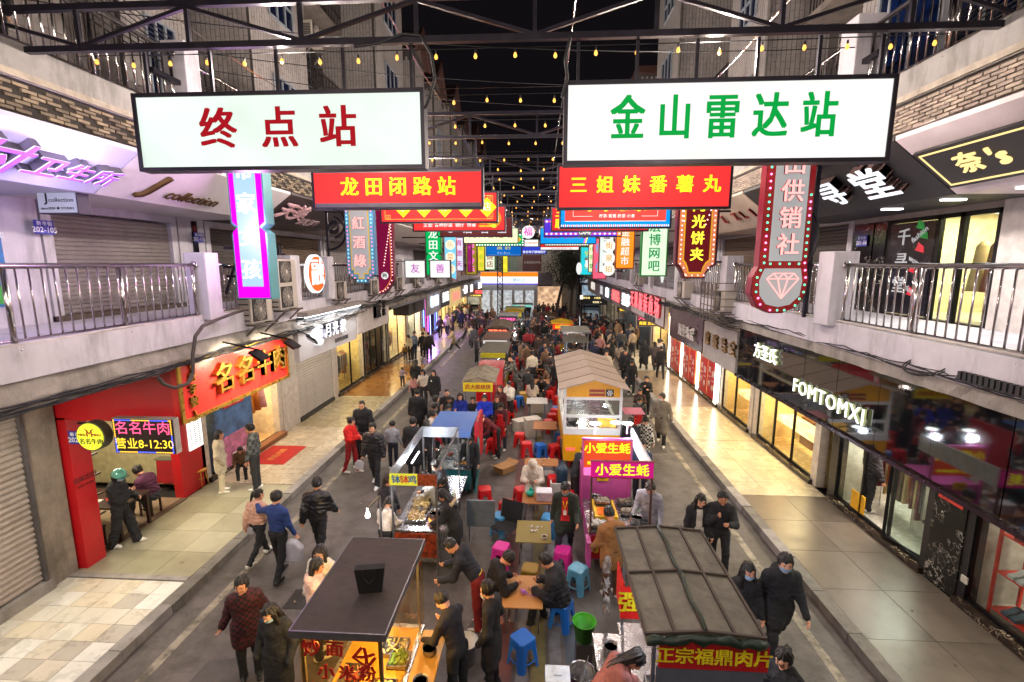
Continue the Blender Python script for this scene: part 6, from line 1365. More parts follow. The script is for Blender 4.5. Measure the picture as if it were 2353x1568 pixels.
def person(p,face,label,pose,coat='jacket',top='24242a',legs='1f1f26',hair='short',shoes='c9c6c2',inner='b9b4ac',h=1.7,female=None,mask=None,kind='',vox=None,group=None,hairc=None,apron=None,extras='',z=0,sk=None,puff=0.,wide=1.,skirt=False,hood=False):
 """face: heading in degrees, 0 = away from the camera along the street, 180 = towards it"""
 p=Vector((p[0],p[1],z))if len(p)==2 else Vector(p);d=p.y
 if vox is None:vox=.0165 if d<10 else(.02 if d<18 else.032)
 fem=hair not in('short','crew','bald','none')if female is None else female
 s=h/1.7;b=body(pose,coat,vox,fem,puff,1.7,h<1.3,skirt,hood,wide)
 t=thing('person',label,'person',p,R(face),group);t.scale=(s,s,s)
 key=id(b)
 if 'mesh' not in b:b['mesh']=b['mb'].mesh('body',[mSkinA[0]]*8,True)
 me=b['mesh'];sk=mSkinA[rnd.randrange(3)]if sk is None else sk
 ms=[sk,cloth_mat(top,kind),cloth_mat(legs,''),M(shoes,.5,var=.1),cloth_mat(inner,''),mLip,mEye,mHair]
 o=bpy.data.objects.new('body',me);COL.objects.link(o);o.parent=t
 for i,m in enumerate(ms):o.material_slots[i].link='OBJECT';o.material_slots[i].material=m
 if hair!='none':
  ho=bpy.data.objects.new('hair',hairmesh(hair,hairc or mHair,rnd.randrange(2)));COL.objects.link(ho);ho.parent=t;ho.matrix_local=b['head']
 if mask:
  mm_={'b':mMask,'w':mMaskW}[mask[0]]
  if mask not in _mk:_mk[mask]=mask_mesh().mesh('face_mask',mm_,True)
  q=bpy.data.objects.new('face_mask',_mk[mask]);COL.objects.link(q);q.parent=t;q.matrix_local=b['head']@Matrix.Translation((0,0,-.045 if 'chin' in mask else 0))
 if apron:
  kk=('apron',key)
  if kk not in _mk:
   pel,T=b['pel'],b['T'];F=b['F']
   def A(X,Y,Z):
    sh=np.abs(F(X,Y,Z)-.012)-.009;q0=X-pel[0];P_=np.stack([X-pel[0],Y-pel[1],Z-pel[2]],-1)@T
    lim=np.where(P_[...,2]>.12,.105,.165);bx=np.maximum(np.maximum(np.abs(P_[...,0])-lim,-P_[...,1]+.01),np.maximum(P_[...,2]-.38,-.42-P_[...,2]));return np.maximum(sh,bx)
   P,Q=surfnets(A,np.array([-.35,-.2,.3]),np.array([.35,.65,1.6]),.016);am=bpy.data.meshes.new('apron');am.from_pydata(P.tolist(),[],Q.tolist());am.polygons.foreach_set('use_smooth',[True]*len(Q));am.materials.append(M(apron,.6,var=.08));_mk[kk]=am
  q=bpy.data.objects.new('apron',_mk[kk]);COL.objects.link(q);q.parent=t
 T=b['T'];pel=b['pel']
 tl=lambda x,y,zz:Vector(pel+T@np.array([x,y,zz]))
 if 'fur' in extras:
  f=MB()
  for a in range(-110,111,10):
   q=tl(.12*math.sin(R(a)),-.09-.06*math.cos(R(a))+.0,.47+.02*math.cos(R(a*2)));f.sph(q,(.034,.034,.045),7,5)
  f.obj('fur_trim',M('b9a78c' if 'dark' not in extras else '1a1717',.95,var=.3,sc_=40,bump=.8),t,True)
 if 'glasses' in extras:
  f=MB()
  for sg in(-1,1):f.tube([(sg*.032+.022*math.cos(a),.1,.012+.018*math.sin(a))for a in[x*math.pi/6 for x in range(13)]],.0025,4)
  f.bar((-.01,.102,.014),(.01,.102,.014),.004);g_=f.obj('glasses',mBlack,t);g_.matrix_local=b['head']
 if 'lanyard' in extras:MB().tube([tl(-.07,.03,.5),tl(-.03,.125,.36),tl(0,.14,.22),tl(.03,.125,.36),tl(.07,.03,.5)],.009,5).obj('lanyard',M('d9c01a',.6),t);MB().box(-.03,.03,0,.006,-.1,0).obj('badge',M('d9d6d0',.4),t).location=tl(0,.135,.22)
 if 'beltyellow' in extras:MB().tube([tl(.14*math.cos(a),.115*math.sin(a)-.01,.03)for a in[x*math.pi/8 for x in range(9,24)]],.008,5).obj('apron_tie',M('d9c01a',.6),t)
 if 'badge' in extras:MB().lathe([(0,0),(.04,0),(.04,.008),(0,.008)],n=12).obj('patch',M('d8d4d0',.5),t).matrix_local=Matrix.Translation(tl(.07,.12,.33))@Matrix.Rotation(R(-90),4,'X')
 if 'cap' in extras:MB().sph((0,-.01,.045),(.1,.11,.09),12,8).box(-.07,.07,.06,.16,.035,.045).obj('cap',M(apron or 'a8882a',.7),t,True).matrix_local=b['head']
 if 'helmet' in extras:
  hm=MB();pr2=[]
  for i in range(9):
   a=R(i*11.5-6)
   pr2 .append((.135*math.cos(a),.145*math.sin(a)))
  hm.lathe(pr2,(0,-.01,.015),20);q=hm.obj('helmet',M('5fae9a',.12,var=.35,sc_=4,coat=1.),t,True);q.matrix_local=b['head'];MB().prism([(-.1,0),(.1,0),(.07,.06),(-.07,.06)],(0,.1,.03),(1,0,0),(0,1,-.25),(0,0,1),.006).obj('visor',glass((.6,.8,.9)),t).matrix_local=b['head']
 return t
PO={'stand':dict(lsh=4,rsh=6,lel=12,rel=14,hyaw=10),'stand2':dict(lsh=-4,rsh=10,lel=8,rel=25,lhip=4,rhip=-4,hyaw=-15),'walk':dict(lhip=24,lkn=8,rhip=-18,rkn=22,lsh=-16,rsh=20,lel=12,rel=25,lean=3),'walk2':dict(rhip=24,rkn=8,lhip=-16,lkn=24,rsh=-14,lsh=18,lel=20,rel=10,lean=3),'pock':dict(lsh=-6,rsh=-6,lel=45,rel=45,lab=18,rab=18,lin=20,rin=20,pockets=1),'pockw':dict(lhip=18,lkn=5,rhip=-14,rkn=16,lsh=-4,rsh=-4,lel=42,rel=42,lab=16,rab=16,pockets=1),'phone':dict(lsh=10,rsh=28,lel=70,rel=105,rin=25,lin=20,hpitch=24,curl=60),'phone2':dict(lsh=25,rsh=22,lel=100,rel=95,rin=30,lin=30,hpitch=28,curl=60,hyaw=8),'bag':dict(lsh=2,rsh=4,lel=8,rel=8,curl=80,lhip=12,rhip=-10,rkn=14),'back':dict(lsh=-28,rsh=-28,lel=35,rel=35,lin=-30,rin=-30,lab=12,rab=12),'eat':dict(lsh=30,rsh=38,lel=90,rel=110,rin=30,lin=35,hpitch=16,curl=60),'cook':dict(lsh=35,rsh=42,lel=50,rel=48,rin=15,lin=15,lean=16,hpitch=26,curl=50),'cook2':dict(lsh=48,rsh=30,lel=40,rel=70,rin=20,lin=10,lean=8,hpitch=22,curl=50),'bend':dict(lsh=55,rsh=60,lel=50,rel=45,rin=15,lin=15,lean=46,hpitch=18,drop=.03,curl=50),'lookdown':dict(lsh=12,rsh=12,lel=35,rel=40,lean=6,hpitch=30),'push':dict(lsh=42,rsh=42,lel=25,rel=25,lhip=26,lkn=8,rhip=-24,rkn=14,lean=12,curl=70),'reach':dict(rsh=62,rel=15,rin=-10,lsh=10,lel=20,hyaw=-20,lean=6),'arm':dict(rsh=6,lsh=45,lab=60,lel=30,lhip=12,rhip=-10,rkn=14),'hold':dict(lsh=12,rsh=26,lel=80,rel=85,rin=25,lin=30,lhip=10,rhip=-8,rkn=12,curl=70,hpitch=14),'sit':dict(sit=1,lsh=28,rsh=30,lel=60,rel=65,lin=15,rin=15,lean=14,hpitch=18,curl=50),'sit2':dict(sit=1,lsh=35,rsh=30,lel=80,rel=90,lin=25,rin=25,lean=24,hpitch=14,lkn=70,rkn=96,curl=60),'sit3':dict(sit=1,lsh=18,rsh=20,lel=50,rel=50,lean=5,hpitch=10,lkn=95,rkn=80,splay=10),'sitphone':dict(sit=1,lsh=30,rsh=32,lel=95,rel=90,lin=25,rin=25,lean=22,hpitch=34,lkn=78,rkn=90,curl=65),}
def W(base,**k):d=dict(PO[base]);d.update(k);return d
BK,DK,NV='1a1a1f','2a2a31','1b2235'
def pp(hx,hy,face,pose,label,h=1.68,at=None,base=0.,**kw):
 pd=PO[pose]if isinstance(pose,str)else pose;s=h/1.7;hz=(1.22 if pd.get('sit')else(1.585-pd.get('drop',0))-(1-math.cos(R(pd.get('lean',0))))*.6)*s
 if kw.get('coat')=='tee':pass
 q=gz(hx,hy,hz+base)
 if base==0 and(q.x<-6.42 or q.x>5.12)and at is None:base=.15;q=gz(hx,hy,hz+base)
 ln=math.sin(R(pd.get('lean',0)))*.62*s;q.x-=-math.sin(R(face))*ln;q.y-=math.cos(R(face))*ln
 if at:q=Vector(at)
 return person((q.x,q.y),face,label,pd,h=h,z=base,**kw)
# nearest, left
pp(242,1120,-75,W('phone',lhip=14,rhip=-6,rkn=14,baggy=1,hyaw=-10),'person in a green-blue helmet and black jacket leaning on the red pillar',1.66,at=(-8.5,8.62),base=.15,top=BK,legs=BK,mask='b',extras='helmet',hair='bob',coat='puffer',skirt=False)
pp(500,1000,-60,W('pock',hyaw=-30),'woman in fluffy cream coat and cream trousers outside the red restaurant',1.62,top='cfc3ab',legs='cdbfa4',hair='bob',coat='coat',shoes='d8d4cc',puff=.015)
pp(540,1038,-150,'sit','small child in brown jacket sitting with a bowl outside the red restaurant',1.2,at=(-7.85,11.6),base=.3,top='5a3f2c',legs=BK,hair='short',shoes='8d8882')
pp(578,985,100,W('stand',hyaw=20,rsh=-4),'man in dark grey plaid jacket turned to the child outside the clothing shop',1.74,top=DK,kind='plaidg',legs='232327',hair='short',shoes='d8d8d8')
pp(590,1138,-15,W('walk',hyaw=-60),'girl in pink padded jacket with ponytail walking beside the blue sweater',1.5,top='c79b86',legs='1a1a1c',hair='pony',coat='puffer',shoes='d8d4cc')
pp(632,1145,-8,W('arm',hyaw=5),'man in royal blue sweater carrying a big plastic bag, seen from behind',1.72,top='1f3670',legs='15151a',hair='short',coat='sweater',shoes='15151a')
pp(727,1113,5,'walk','man in shiny black quilted jacket walking away on the road',1.68,top=BK,legs='18181d',hair='short',coat='puffer',kind='shiny',shoes='111')if 0 else pp(727,1113,5,'walk','man in shiny black quilted jacket walking away on the road',1.68,top=BK,legs='18181d',hair='short',coat='puffer',kind='shiny',shoes='121212')
pp(737,1268,165,W('pock',hyaw=20),'long haired woman in cream jacket facing the camera behind the dark stall roof',1.64,top='cfc8b8',legs=DK,hair='long',coat='puffer')
pp(722,1302,-60,W('stand',hyaw=-20),'long haired woman in pale pink padded jacket in profile by the dark stall roof',1.6,top='d8b5aa',legs=DK,hair='longback',coat='puffer',hood=True)
pp(557,1340,-150,W('back',hyaw=-20),'woman with hair bun in long dark red plaid coat, hands behind her back',1.6,top='5a0f18',kind='plaid',legs=BK,hair='bun',coat='coat',shoes='121212',puff=.015)
pp(628,1398,175,W('pock',hpitch=24,hyaw=-8),'long haired woman in long black coat and blue mask over a checked sweater',1.62,top=BK,legs=BK,hair='long',coat='long',mask='b',inner='8a8580',shoes='121212')
pp(832,930,178,W('stand',hyaw=10),'stout man with glasses in black hooded jacket facing the camera',1.75,top=BK,legs='18181d',coat='jacket',puff=.03,wide=1.12,extras='glasses',hair='crew',hood=True)
pp(803,968,-100,W('hold',hyaw=10),'woman in bright red puffer and red trousers carrying a white bag',1.64,top='c31512',legs='8a1218',hair='bun',coat='puffer',shoes='d8d4d0')
pp(817,985,-170,'stand','child in black with a white mask between the red puffer and the jersey',1.25,top=BK,legs=BK,mask='w')
pp(857,982,176,W('bag',hyaw=5,lhip=14),'young man in shiny black jacket over a black number seven basketball jersey',1.75,top='18181d',kind='shiny',coat='puffer',legs='18181d',inner='18181d',shoes='d8d8d8',hair='short')
pp(888,1103,-115,'stand','woman with long brown hair in dark coat at the left of the skewer stall',1.62,top='26232a',legs=BK,hair='longback',hairc=mHairB,coat='coat')
pp(888,1155,-20,W('lookdown',rsh=30),'girl with ponytail in white printed hoodie, back turned, at the skewer stall',1.45,top='cdc4c0',legs=BK,hair='pony',coat='jacket',hood=True)
pp(1025,1135,80,'cook','long haired woman in black coat with cream fur hood cooking at the skewer stall',1.62,top=BK,legs=BK,hair='longback',coat='coat',extras='fur',puff=.01,shoes='3a4a2a',apron=None)
pp(1010,1068,100,'cook2','man in black striped jacket and white mask working at the skewer stall',1.7,top='14161d',legs=BK,hair='short',mask='w')
pp(950,1100,-80,'bend','person in light grey jacket and dark cap stooping inside the skewer stall',1.65,top='8a8985',legs='3a3a40',hair='short',at=(-2.55,9.5))
pp(1000,1245,85,W('bend',lean=34),'stallholder in navy fleece and red trousers with yellow apron tie, bending over',1.7,top='1a1c28',legs='6a1018',hair='crew',coat='sweater',hood=True,extras='beltyellow',puff=.015,at=(-.98,7.0))
pp(966,1368,60,'cook','grey haired cook in dark sweater reaching into the noodle stall, back turned',1.66,top='1e1c24',legs='14161c',hair='crew',coat='sweater',at=(-1.05,5.55))
pp(1030,1345,75,W('pock',hpitch=14),'woman with tied hair in long black coat waiting by the noodle stall',1.64,top='18181d',legs=BK,hair='bun',coat='long',mask='wchin',at=(-.62,5.85),shoes='121212')
pp(1150,1302,-70,W('sitphone'),'young man in black hoodie and grey shorts sitting with a phone',1.72,at=(-.78,7.15),top='18181d',legs='6d6870',hair='short',coat='jacket',hood=True,extras='glasses',shoes='cfc9c0',puff=.015)
pp(1262,1305,78,W('sit2',lean=20),'man with glasses in black puffer sitting at the right of the wooden table',1.74,at=(.42,7.1),top='18181d',legs='18181d',hair='short',coat='puffer',extras='glasses',shoes='cfccc8')
pp(1300,1118,172,W('walk2',hpitch=26,open=1,lel=50,rel=30),'man in dark green jacket over red shirt with yellow lanyard and mask carrying oysters',1.7,top='1b241d',inner='b3121a',legs='1a1d28',hair='short',mask='b',extras='lanyard',coat='coat',shoes='14181f')
pp(1408,1182,20,'lookdown','cook in brown teddy hoodie with ears seen from behind at the grill',1.66,top='8a5f35',legs='5a3a22',hair='short',coat='coat',hood=True,puff=.015,at=(1.32,7.85))
pp(1492,1114,150,W('lookdown',hyaw=45,lean=10),'young man in plain light grey sweatshirt leaning to look at the oyster stall',1.74,top='8f8d96',legs='8a8890',hair='short',coat='sweater',wide=1.05)
pp(1608,1146,172,W('stand',open=1,hpitch=18),'woman in black parka with dark fur hood over a cartoon print top',1.62,top=BK,legs='6d6a68',inner='b5b0a6',hair='long',extras='fur dark',coat='coat')
pp(1660,1140,168,W('eat',lhip=14,rhip=-8),'man in black fleece jacket walking and eating a snack',1.72,top='18181d',legs='18181d',hair='short',coat='jacket',puff=.015)
pp(1716,1308,178,W('stand'),'long haired woman in long black coat and blue mask beside the tall man',1.64,top='18181d',legs=BK,hair='long',coat='long',mask='b',shoes='14141a')
pp(1802,1288,176,W('walk2',rkn=5,lkn=14,hyaw=-8),'tall man in black hooded parka and blue mask walking to the camera',1.8,top='18181d',legs='18181d',hair='short',coat='coat',mask='b',inner='6a4020',shoes='15151c',hood=True)
pp(1362,1560,-80,W('bend',lean=40,hyaw=-20),'woman in fuzzy dusty pink coat bending at the bottom of the street',1.6,at=(.75,5.0),top='9a5f5a',legs=DK,hair='longback',coat='sweater',puff=.03)
pp(1790,1560,120,W('stand',hpitch=20),'dark haired woman with glasses at the very bottom right',1.6,at=(2.85,4.98),top=BK,legs=BK,hair='bun',extras='glasses')
# right side, middle distance
pp(1486,870,168,'eat','woman in black jacket with cream fur hood eating from a cup',1.62,top=BK,legs=BK,hair='bun',extras='fur',coat='jacket')
pp(1471,899,175,'eat','boy in dark brown jacket eating in front of the fur hooded woman',1.4,top='33191b',legs=BK)
pp(1470,919,172,W('phone',lhip=10),'woman in red apron with yellow pocket, long hair and blue mask',1.62,top=BK,kind='shiny',legs=BK,hair='long',mask='b',apron='b8161c')
pp(1523,912,160,W('pockw',hyaw=-40),'man in long grey tweed coat and mask stepping off the kerb',1.76,top='6d655c',legs=BK,coat='long',mask='w',hair='short',inner='4a1a3a',shoes='c9c4be')
pp(1450,966,150,W('lookdown',hyaw=20),'man with wavy hair in dark navy sweater by the barbecue',1.72,top='14161c',legs=BK,coat='sweater',puff=.01)
pp(1343,980,-70,'cook','cook with tied hair and mask tending the meat skewers on the barbecue',1.62,top='1c2026',legs=BK,hair='bun',mask='b',apron=None,at=(.92,11.0))
pp(1475,1022,160,W('stand',hyaw=30),'man in denim blue jacket standing behind the oyster stall banner',1.7,top='2c3c58',legs='22262e',mask='wchin',shoes='c9c6c2')
pp(1419,850,178,W('lookdown',baggy=1),'woman in black and white checkerboard coat beside the yellow food truck',1.62,top=DK,kind='checker',legs='b5a898',hair='longback',coat='coat',at=(3.05,13.4),shoes='d8d4cc')
pp(1481,788,0,'walk','woman in long black quilted coat with small backpack on the sale shop pavement',1.66,top=BK,legs=BK,coat='long',hair='longback',puff=.02)
pp(1505,791,5,'walk2','long haired person in short grey-brown puffer beside the quilted coat',1.62,top='4a4245',legs='2c2a30',coat='puffer',hair='longback')
pp(1520,801,-4,'walk','older man in dark suit jacket walking away on the sale shop pavement',1.68,top='17171a',legs='1b1b1f',coat='suit',hair='crew',shoes='15100d')
pp(1515,784,20,'stand','person in white top at the sale shop door',1.6,top='b8ada0',legs=DK,hair='bob')
pp(1398,793,178,W('walk2',pockets=1),'man in black sweatshirt with a round white chest badge walking towards the camera',1.72,top='18181d',legs=BK,coat='sweater',extras='badge',wide=1.1)
pp(1407,776,170,'pockw','boy in black jacket and cap behind the badge sweatshirt',1.55,top='18181d',legs=DK)
pp(1365,783,175,'back','boy in bright purple jacket facing the camera',1.4,top='47307f',legs='14141a')
pp(1371,754,10,'walk','man in rust orange jacket seen from behind',1.7,top='7a3414',legs='20242c')
pp(1428,762,165,W('back',hyaw=20),'man in grey puffer and jeans at the pavement edge, hands behind',1.7,top='4a4c50',legs='263246',coat='puffer',hair='crew')
pp(1421,741,8,'walk2','woman in cream hooded parka walking away',1.64,top='c2a07c',legs=BK,coat='coat',hood=True,hair='bun',puff=.015)
pp(1398,743,0,'walk','person in brown coat with fur hood walking away',1.66,top='332a2a',legs=BK,coat='coat',extras='fur dark',hair='bob')
pp(1391,732,170,'hold','man holding glowing toy balloons in the crowd',1.7,top='20202c',legs=BK)
for i,(x,y,c,l)in enumerate(((1329,739,DK,'first'),(1341,738,BK,'second'),(1352,739,'15151a','third'))):pp(x,y,6-i*6,('walk','walk2','walk')[i],'dark jacketed man seen from behind, %s of three walking abreast'%l,1.7,top=c,legs=BK)
pp(1373,741,0,'walk','tall person in dark hooded coat left of the rust orange jacket',1.7,top='14141c',legs=BK,coat='coat',hood=True,hair='bob')
pp(1325,759,150,'stand','long haired girl in pink jacket at the blue stall',1.6,top='b98f94',legs='8a7a80',hair='long')
pp(1337,762,160,'eat','long haired girl in lilac and white jacket at the blue stall',1.6,top='b5a8b8',legs=BK,hair='long')
pp(1349,756,20,'stand','person in long black puffer beside the lilac jacket',1.66,top=BK,legs=BK,coat='long',hair='longback')
pp(1340,780,175,'phone2','girl in a white dress and dark cardigan looking at her phone',1.58,top='2a2628',inner='c9b8a4',legs='a89a8c',hair='long',mask=None,coat='coat')
pp(1300,797,-80,'sit2','vendor in blue jacket bent over the lit blue stall',1.66,top='1f3550',legs=BK,mask='b')
# seated eaters in the middle
pp(1252,803,60,'sit','seated diner in a bright yellow hoodie',1.64,top='c9a415',legs=DK,coat='sweater',hood=True,hair='bob')
pp(1241,805,80,'sit2','seated diner in beige speckled coat beside the yellow hoodie',1.62,top='8a7a6c',legs=DK,hair='bun')
pp(1221,836,-60,'sit','long haired diner in black seated left at the round of stools',1.62,top=BK,legs=BK,hair='longback')
pp(1239,827,180,'sit2','diner in black eating, facing the camera behind the white box',1.62,top=BK,legs=BK,hair='bun',inner='8a8a8a')
pp(1257,840,40,'sit','long haired diner in tan fleece seen from behind',1.64,top='7d5c40',legs=DK,hair='longback',coat='sweater')
pp(1268,833,60,'sit3','diner in black jacket with white hood beside the tan fleece',1.68,top='18181d',legs=BK,hair='short',hood=True)
pp(1244,864,175,'sit2','woman in black with a print shirt and lowered mask eating at the small table',1.6,top=BK,legs=BK,hair='bob',mask='wchin')
pp(1223,872,0,'sit','diner in cream fleece with blue-grey yoke seen from behind',1.7,top='b3a698',legs='3a3c48',hair='longback',coat='sweater',puff=.02)
pp(1226,975,178,W('sitphone',hoodup=1,lean=12),'person in a white hooded suit sitting on a red stool with a phone',1.66,top='b9ae9f',legs='b5aa9b',hair='none',coat='jacket',puff=.02,at=(-.12,11.25),shoes='b5aa9b')
# vendors and customers round the blue roofed cart
pp(924,922,0,'stand','boy in grey and navy vest jacket seen from behind',1.42,top='8f9098',legs='16192a',at=(-4.2,13.0))
pp(958,903,0,'stand','man in thick black fur coat seen from behind',1.74,top='18181d',legs=BK,coat='coat',puff=.03,hair='crew')
pp(951,866,5,'walk','girl in pink jacket with pink backpack',1.3,top='b57f7c',legs='2a2a30',hair='pony')
pp(972,854,172,'phone','young woman in white jacket with lowered mask carrying bags',1.62,top='c2b7ac',legs=DK,hair='long',mask='wchin')
pp(997,857,174,'bag','laughing young woman in oversized black jacket with a doll print',1.64,top='18181d',legs='8a94a8',hair='long',coat='coat',puff=.02,extras='badge')
pp(999,917,-80,'stand','black haired customer turned away from the jersey, left of the mask man',1.6,top='1a1a20',legs=BK,hair='bob')
pp(993,933,-100,'lookdown','man in black with blue mask at the blue roofed cart',1.7,top=BK,legs=BK,mask='b')
pp(1021,920,-110,'lookdown','child in beige hooded jacket in the crowd',1.4,top='9a7660',legs=BK,hood=True)
pp(1027,902,180,'stand','man with glasses in black at the back of the crowd',1.7,top=BK,legs=BK,hair='crew',extras='glasses')
pp(1033,914,175,'lookdown','short person in black beside the beige hooded child',1.55,top='15151c',legs=BK,hair='short')
pp(1027,934,-130,'lookdown','dark haired woman with blue mask near the blue roof',1.58,top='2a2226',legs=BK,hair='bob',mask='b')
pp(993,952,-95,W('reach',hyaw=20),'woman in white jacket with lowered mask reaching out',1.6,top='b5aca4',legs=BK,hair='bun',mask='bchin')
pp(948,970,-10,'stand','person in long black puffer coat seen from behind near the empty stall',1.72,top='18181d',legs=BK,coat='long',puff=.03)
pp(978,974,-20,'stand','woman in black coat with fur trimmed hood seen from behind',1.58,top='16161a',legs=BK,coat='coat',extras='fur',hair='bob')
pp(1003,973,-60,'stand','child in red jacket behind the blue roof',1.35,top='a3141a',legs=BK)
pp(1058,910,176,W('hold',hyaw=10),'woman with long brown hair in a blue coat holding a lit food box',1.64,top='142a8a',legs=BK,hair='long',hairc=mHairB,coat='coat')
pp(1087,919,178,'pock','boy with glasses in black sweater',1.5,top='18181d',legs=BK,coat='sweater',extras='glasses')
pp(1114,914,172,W('hold',hyaw=8),'woman in bright blue puffer jacket holding a drink',1.66,top='0c2cae',legs=BK,hair='bun',coat='puffer',inner='101010')
pp(1143,916,165,'stand','reddish haired customer in dark green coat',1.6,top='16241f',legs=BK,hair='bob',hairc=M('4a2018',.5))
pp(1108,958,110,'bend','vendor in red apron and dark red sleeves bending over the teal cart',1.66,top='5a121c',legs=BK,hair='bun',apron='b8161c',coat='sweater')
pp(1151,932,160,W('lookdown',hyaw=20),'vendor standing in red apron with yellow straps and blue mask',1.6,top='4a141c',legs='2a2a30',hair='bun',mask='b',apron='b8161c',coat='sweater',shoes='c9c4be')
pp(1170,882,150,'phone2','woman in white sherpa jacket and mask looking at her phone',1.62,top='b5afa8',legs=BK,hair='bun',mask='b',coat='jacket',puff=.02,shoes='c9c4be')
pp(1150,893,170,'stand','long haired woman in dark red jacket behind the vendors',1.6,top='4a1a1e',legs=BK,hair='long',hairc=mHairB)
pp(1067,1002,178,'lookdown','person in dark jacket inside the teal cart behind the clear screen',1.6,top='1c1c20',legs=BK,hair='short',at=(-1.75,11.7))
# left pavement
pp(924,847,0,W('stand',rsh=40,rab=20),'toddler in lilac coat reaching for a hand',.98,top='9a8a96',legs=DK,hair='bob')
pp(955,834,0,'lookdown','woman in black puffer leaning to a toddler',1.6,top='18181d',legs=BK,hair='longback',coat='puffer')
pp(930,794,0,'stand','small child in mustard jacket at the bright boutique',1.0,top='7d5c22',legs=DK)
pp(940,773,150,W('lookdown',hyaw=-10),'woman in cream cardigan with long dark skirt holding a bottle',1.62,top='b3a690',legs='1c1815',hair='bob',coat='sweater')
pp(951,766,-120,'stand','man in white and blue jacket with a dark cap',1.74,top='6a7888',legs='1c2a40',extras='')
pp(971,768,10,'walk','person in dark jacket between the cap wearer and the man with clasped hands',1.66,top='16181f',legs='10141f')
pp(985,768,5,'back','man in dark brown jacket with hands clasped behind his back',1.72,top='241f20',legs='15161c',coat='puffer',hair='crew')
pp(973,756,178,'stand','woman in white coat near the shop door',1.62,top='c2b8a8',legs=DK,hair='long')
pp(1038,758,110,'push','woman in cream gilet and pleated skirt pushing a stroller',1.62,top='a89678',legs='15151a',hair='pony',coat='puffer',skirt=True,inner='8a7a62')
pp(1011,730,5,'pockw','man in dark leather jacket walking by the neon shop',1.72,top='2a201c',legs='1c1c20',kind='shiny')
pp(1051,708,178,'pockw','person in pale pink jacket and wide black trousers',1.66,top='b58fae',legs=BK,hair='bob')
pp(1064,702,176,'walk2','young man in black tracksuit jacket beside the pink jacket',1.74,top='0f1018',legs=BK)
pp(1079,702,174,'walk','young man in black printed hoodie and lilac trousers',1.74,top='18181d',legs='8a7a9c',hood=True)
pp(1041,731,178,'stand','little child in dark purple near the neon tubes',.95,top='2a1c3a',legs=BK)
pp(1092,727,178,'walk2','man in dark leather jacket and white mask walking on the road',1.72,top='20201e',legs='182032',kind='shiny',mask='w')
pp(1109,715,176,W('back'),'man in zipped black jacket with hands behind his back on the road',1.74,top='15161b',legs='18181d')
# vendors among the far carts
pp(1174,771,-90,W('cook2',hyaw=20),'vendor in red apron with yellow strap beside the brown roofed cart',1.66,top='18181d',legs=BK,apron='c0161c',mask='w')
pp(1176,825,100,'cook','vendor in grey camouflage coat and red sleeves at the red cab',1.64,top='3a3a3c',kind='camo',legs='3a3a3c',coat='long',hair='none',hood=True)
pp(1168,800,60,'lookdown','figure in black beside the olive roofed cart',1.66,top=BK,legs=BK,coat='coat')
pp(1194,753,90,'reach','customer in long black coat reaching to the cart',1.7,top=BK,legs=BK,coat='long',hair='short')
pp(1190,733,110,'cook2','vendor with mask behind the second white lit cart',1.64,top='15151a',legs=BK,mask='w',hair='short')
pp(1240,740,60,'sit','seated woman in pink puffer raising her hand',1.62,top='c08a88',legs=BK,coat='puffer',hair='short')
pp(1251,747,0,W('stand'),'man in dark shirt and jeans with a yellow belt cord, back turned',1.74,top='10141d',legs='2c3a54',extras='beltyellow',coat='sweater')
pp(1262,748,178,'lookdown','vendor in red apron and yellow cap',1.6,top='15151a',legs=BK,apron='b8161c',extras='cap',mask='w')
pp(1273,753,-40,'stand','tall man in dark brown jacket and blue jeans at the right carts',1.76,top='1c1718',legs='2c3440')
pp(1286,765,-90,'cook2','vendor in navy with red apron at the blue stall',1.66,top='1c2430',legs=BK,apron='b8161c',coat='sweater')
pp(1228,770,90,'sit3','seated person in black left of the folding tables',1.62,top=BK,legs=BK,hair='long')
pp(1278,833,20,'stand','dark figure with yellow strap beside the yellow food truck',1.66,top='18181d',legs=BK,extras='',hair='short')
pp(690,575,-20,'stand','person in white top walking along the left upper walkway',1.66,at=(-7.4,12.2),base=4.85,top='b9aeb0',legs=DK)
pp(735,580,10,'stand','person with dark hair on the left upper walkway by the pillar',1.6,at=(-7.5,13.6),base=4.85,top='3a3036',legs=DK,hair='longback')
pp(110,60,60,'lookdown','person in dark coat behind the second-floor railing at the top left',1.7,at=(-7.4,6.6),base=8.45,top='15131a',legs=BK)
pp(1900,1200,-100,'stand','customer in dark puffer inside the marble shop entrance',1.72,at=(7.7,10.9),base=.2,top='2a2528',legs='1c1c22',coat='puffer',hair='short')
pp(270,1030,-80,'sit','diner in grey coat at the table inside the red restaurant',1.66,at=(-9.75,8.75),base=.17,top='6a645e',legs='8a8070',coat='coat')
pp(340,1030,90,'sit2','diner in purple puffer at the table inside the red restaurant',1.64,at=(-8.85,9.85),base=.17,top='4a1c3a',legs=DK,coat='puffer',hair='bun')
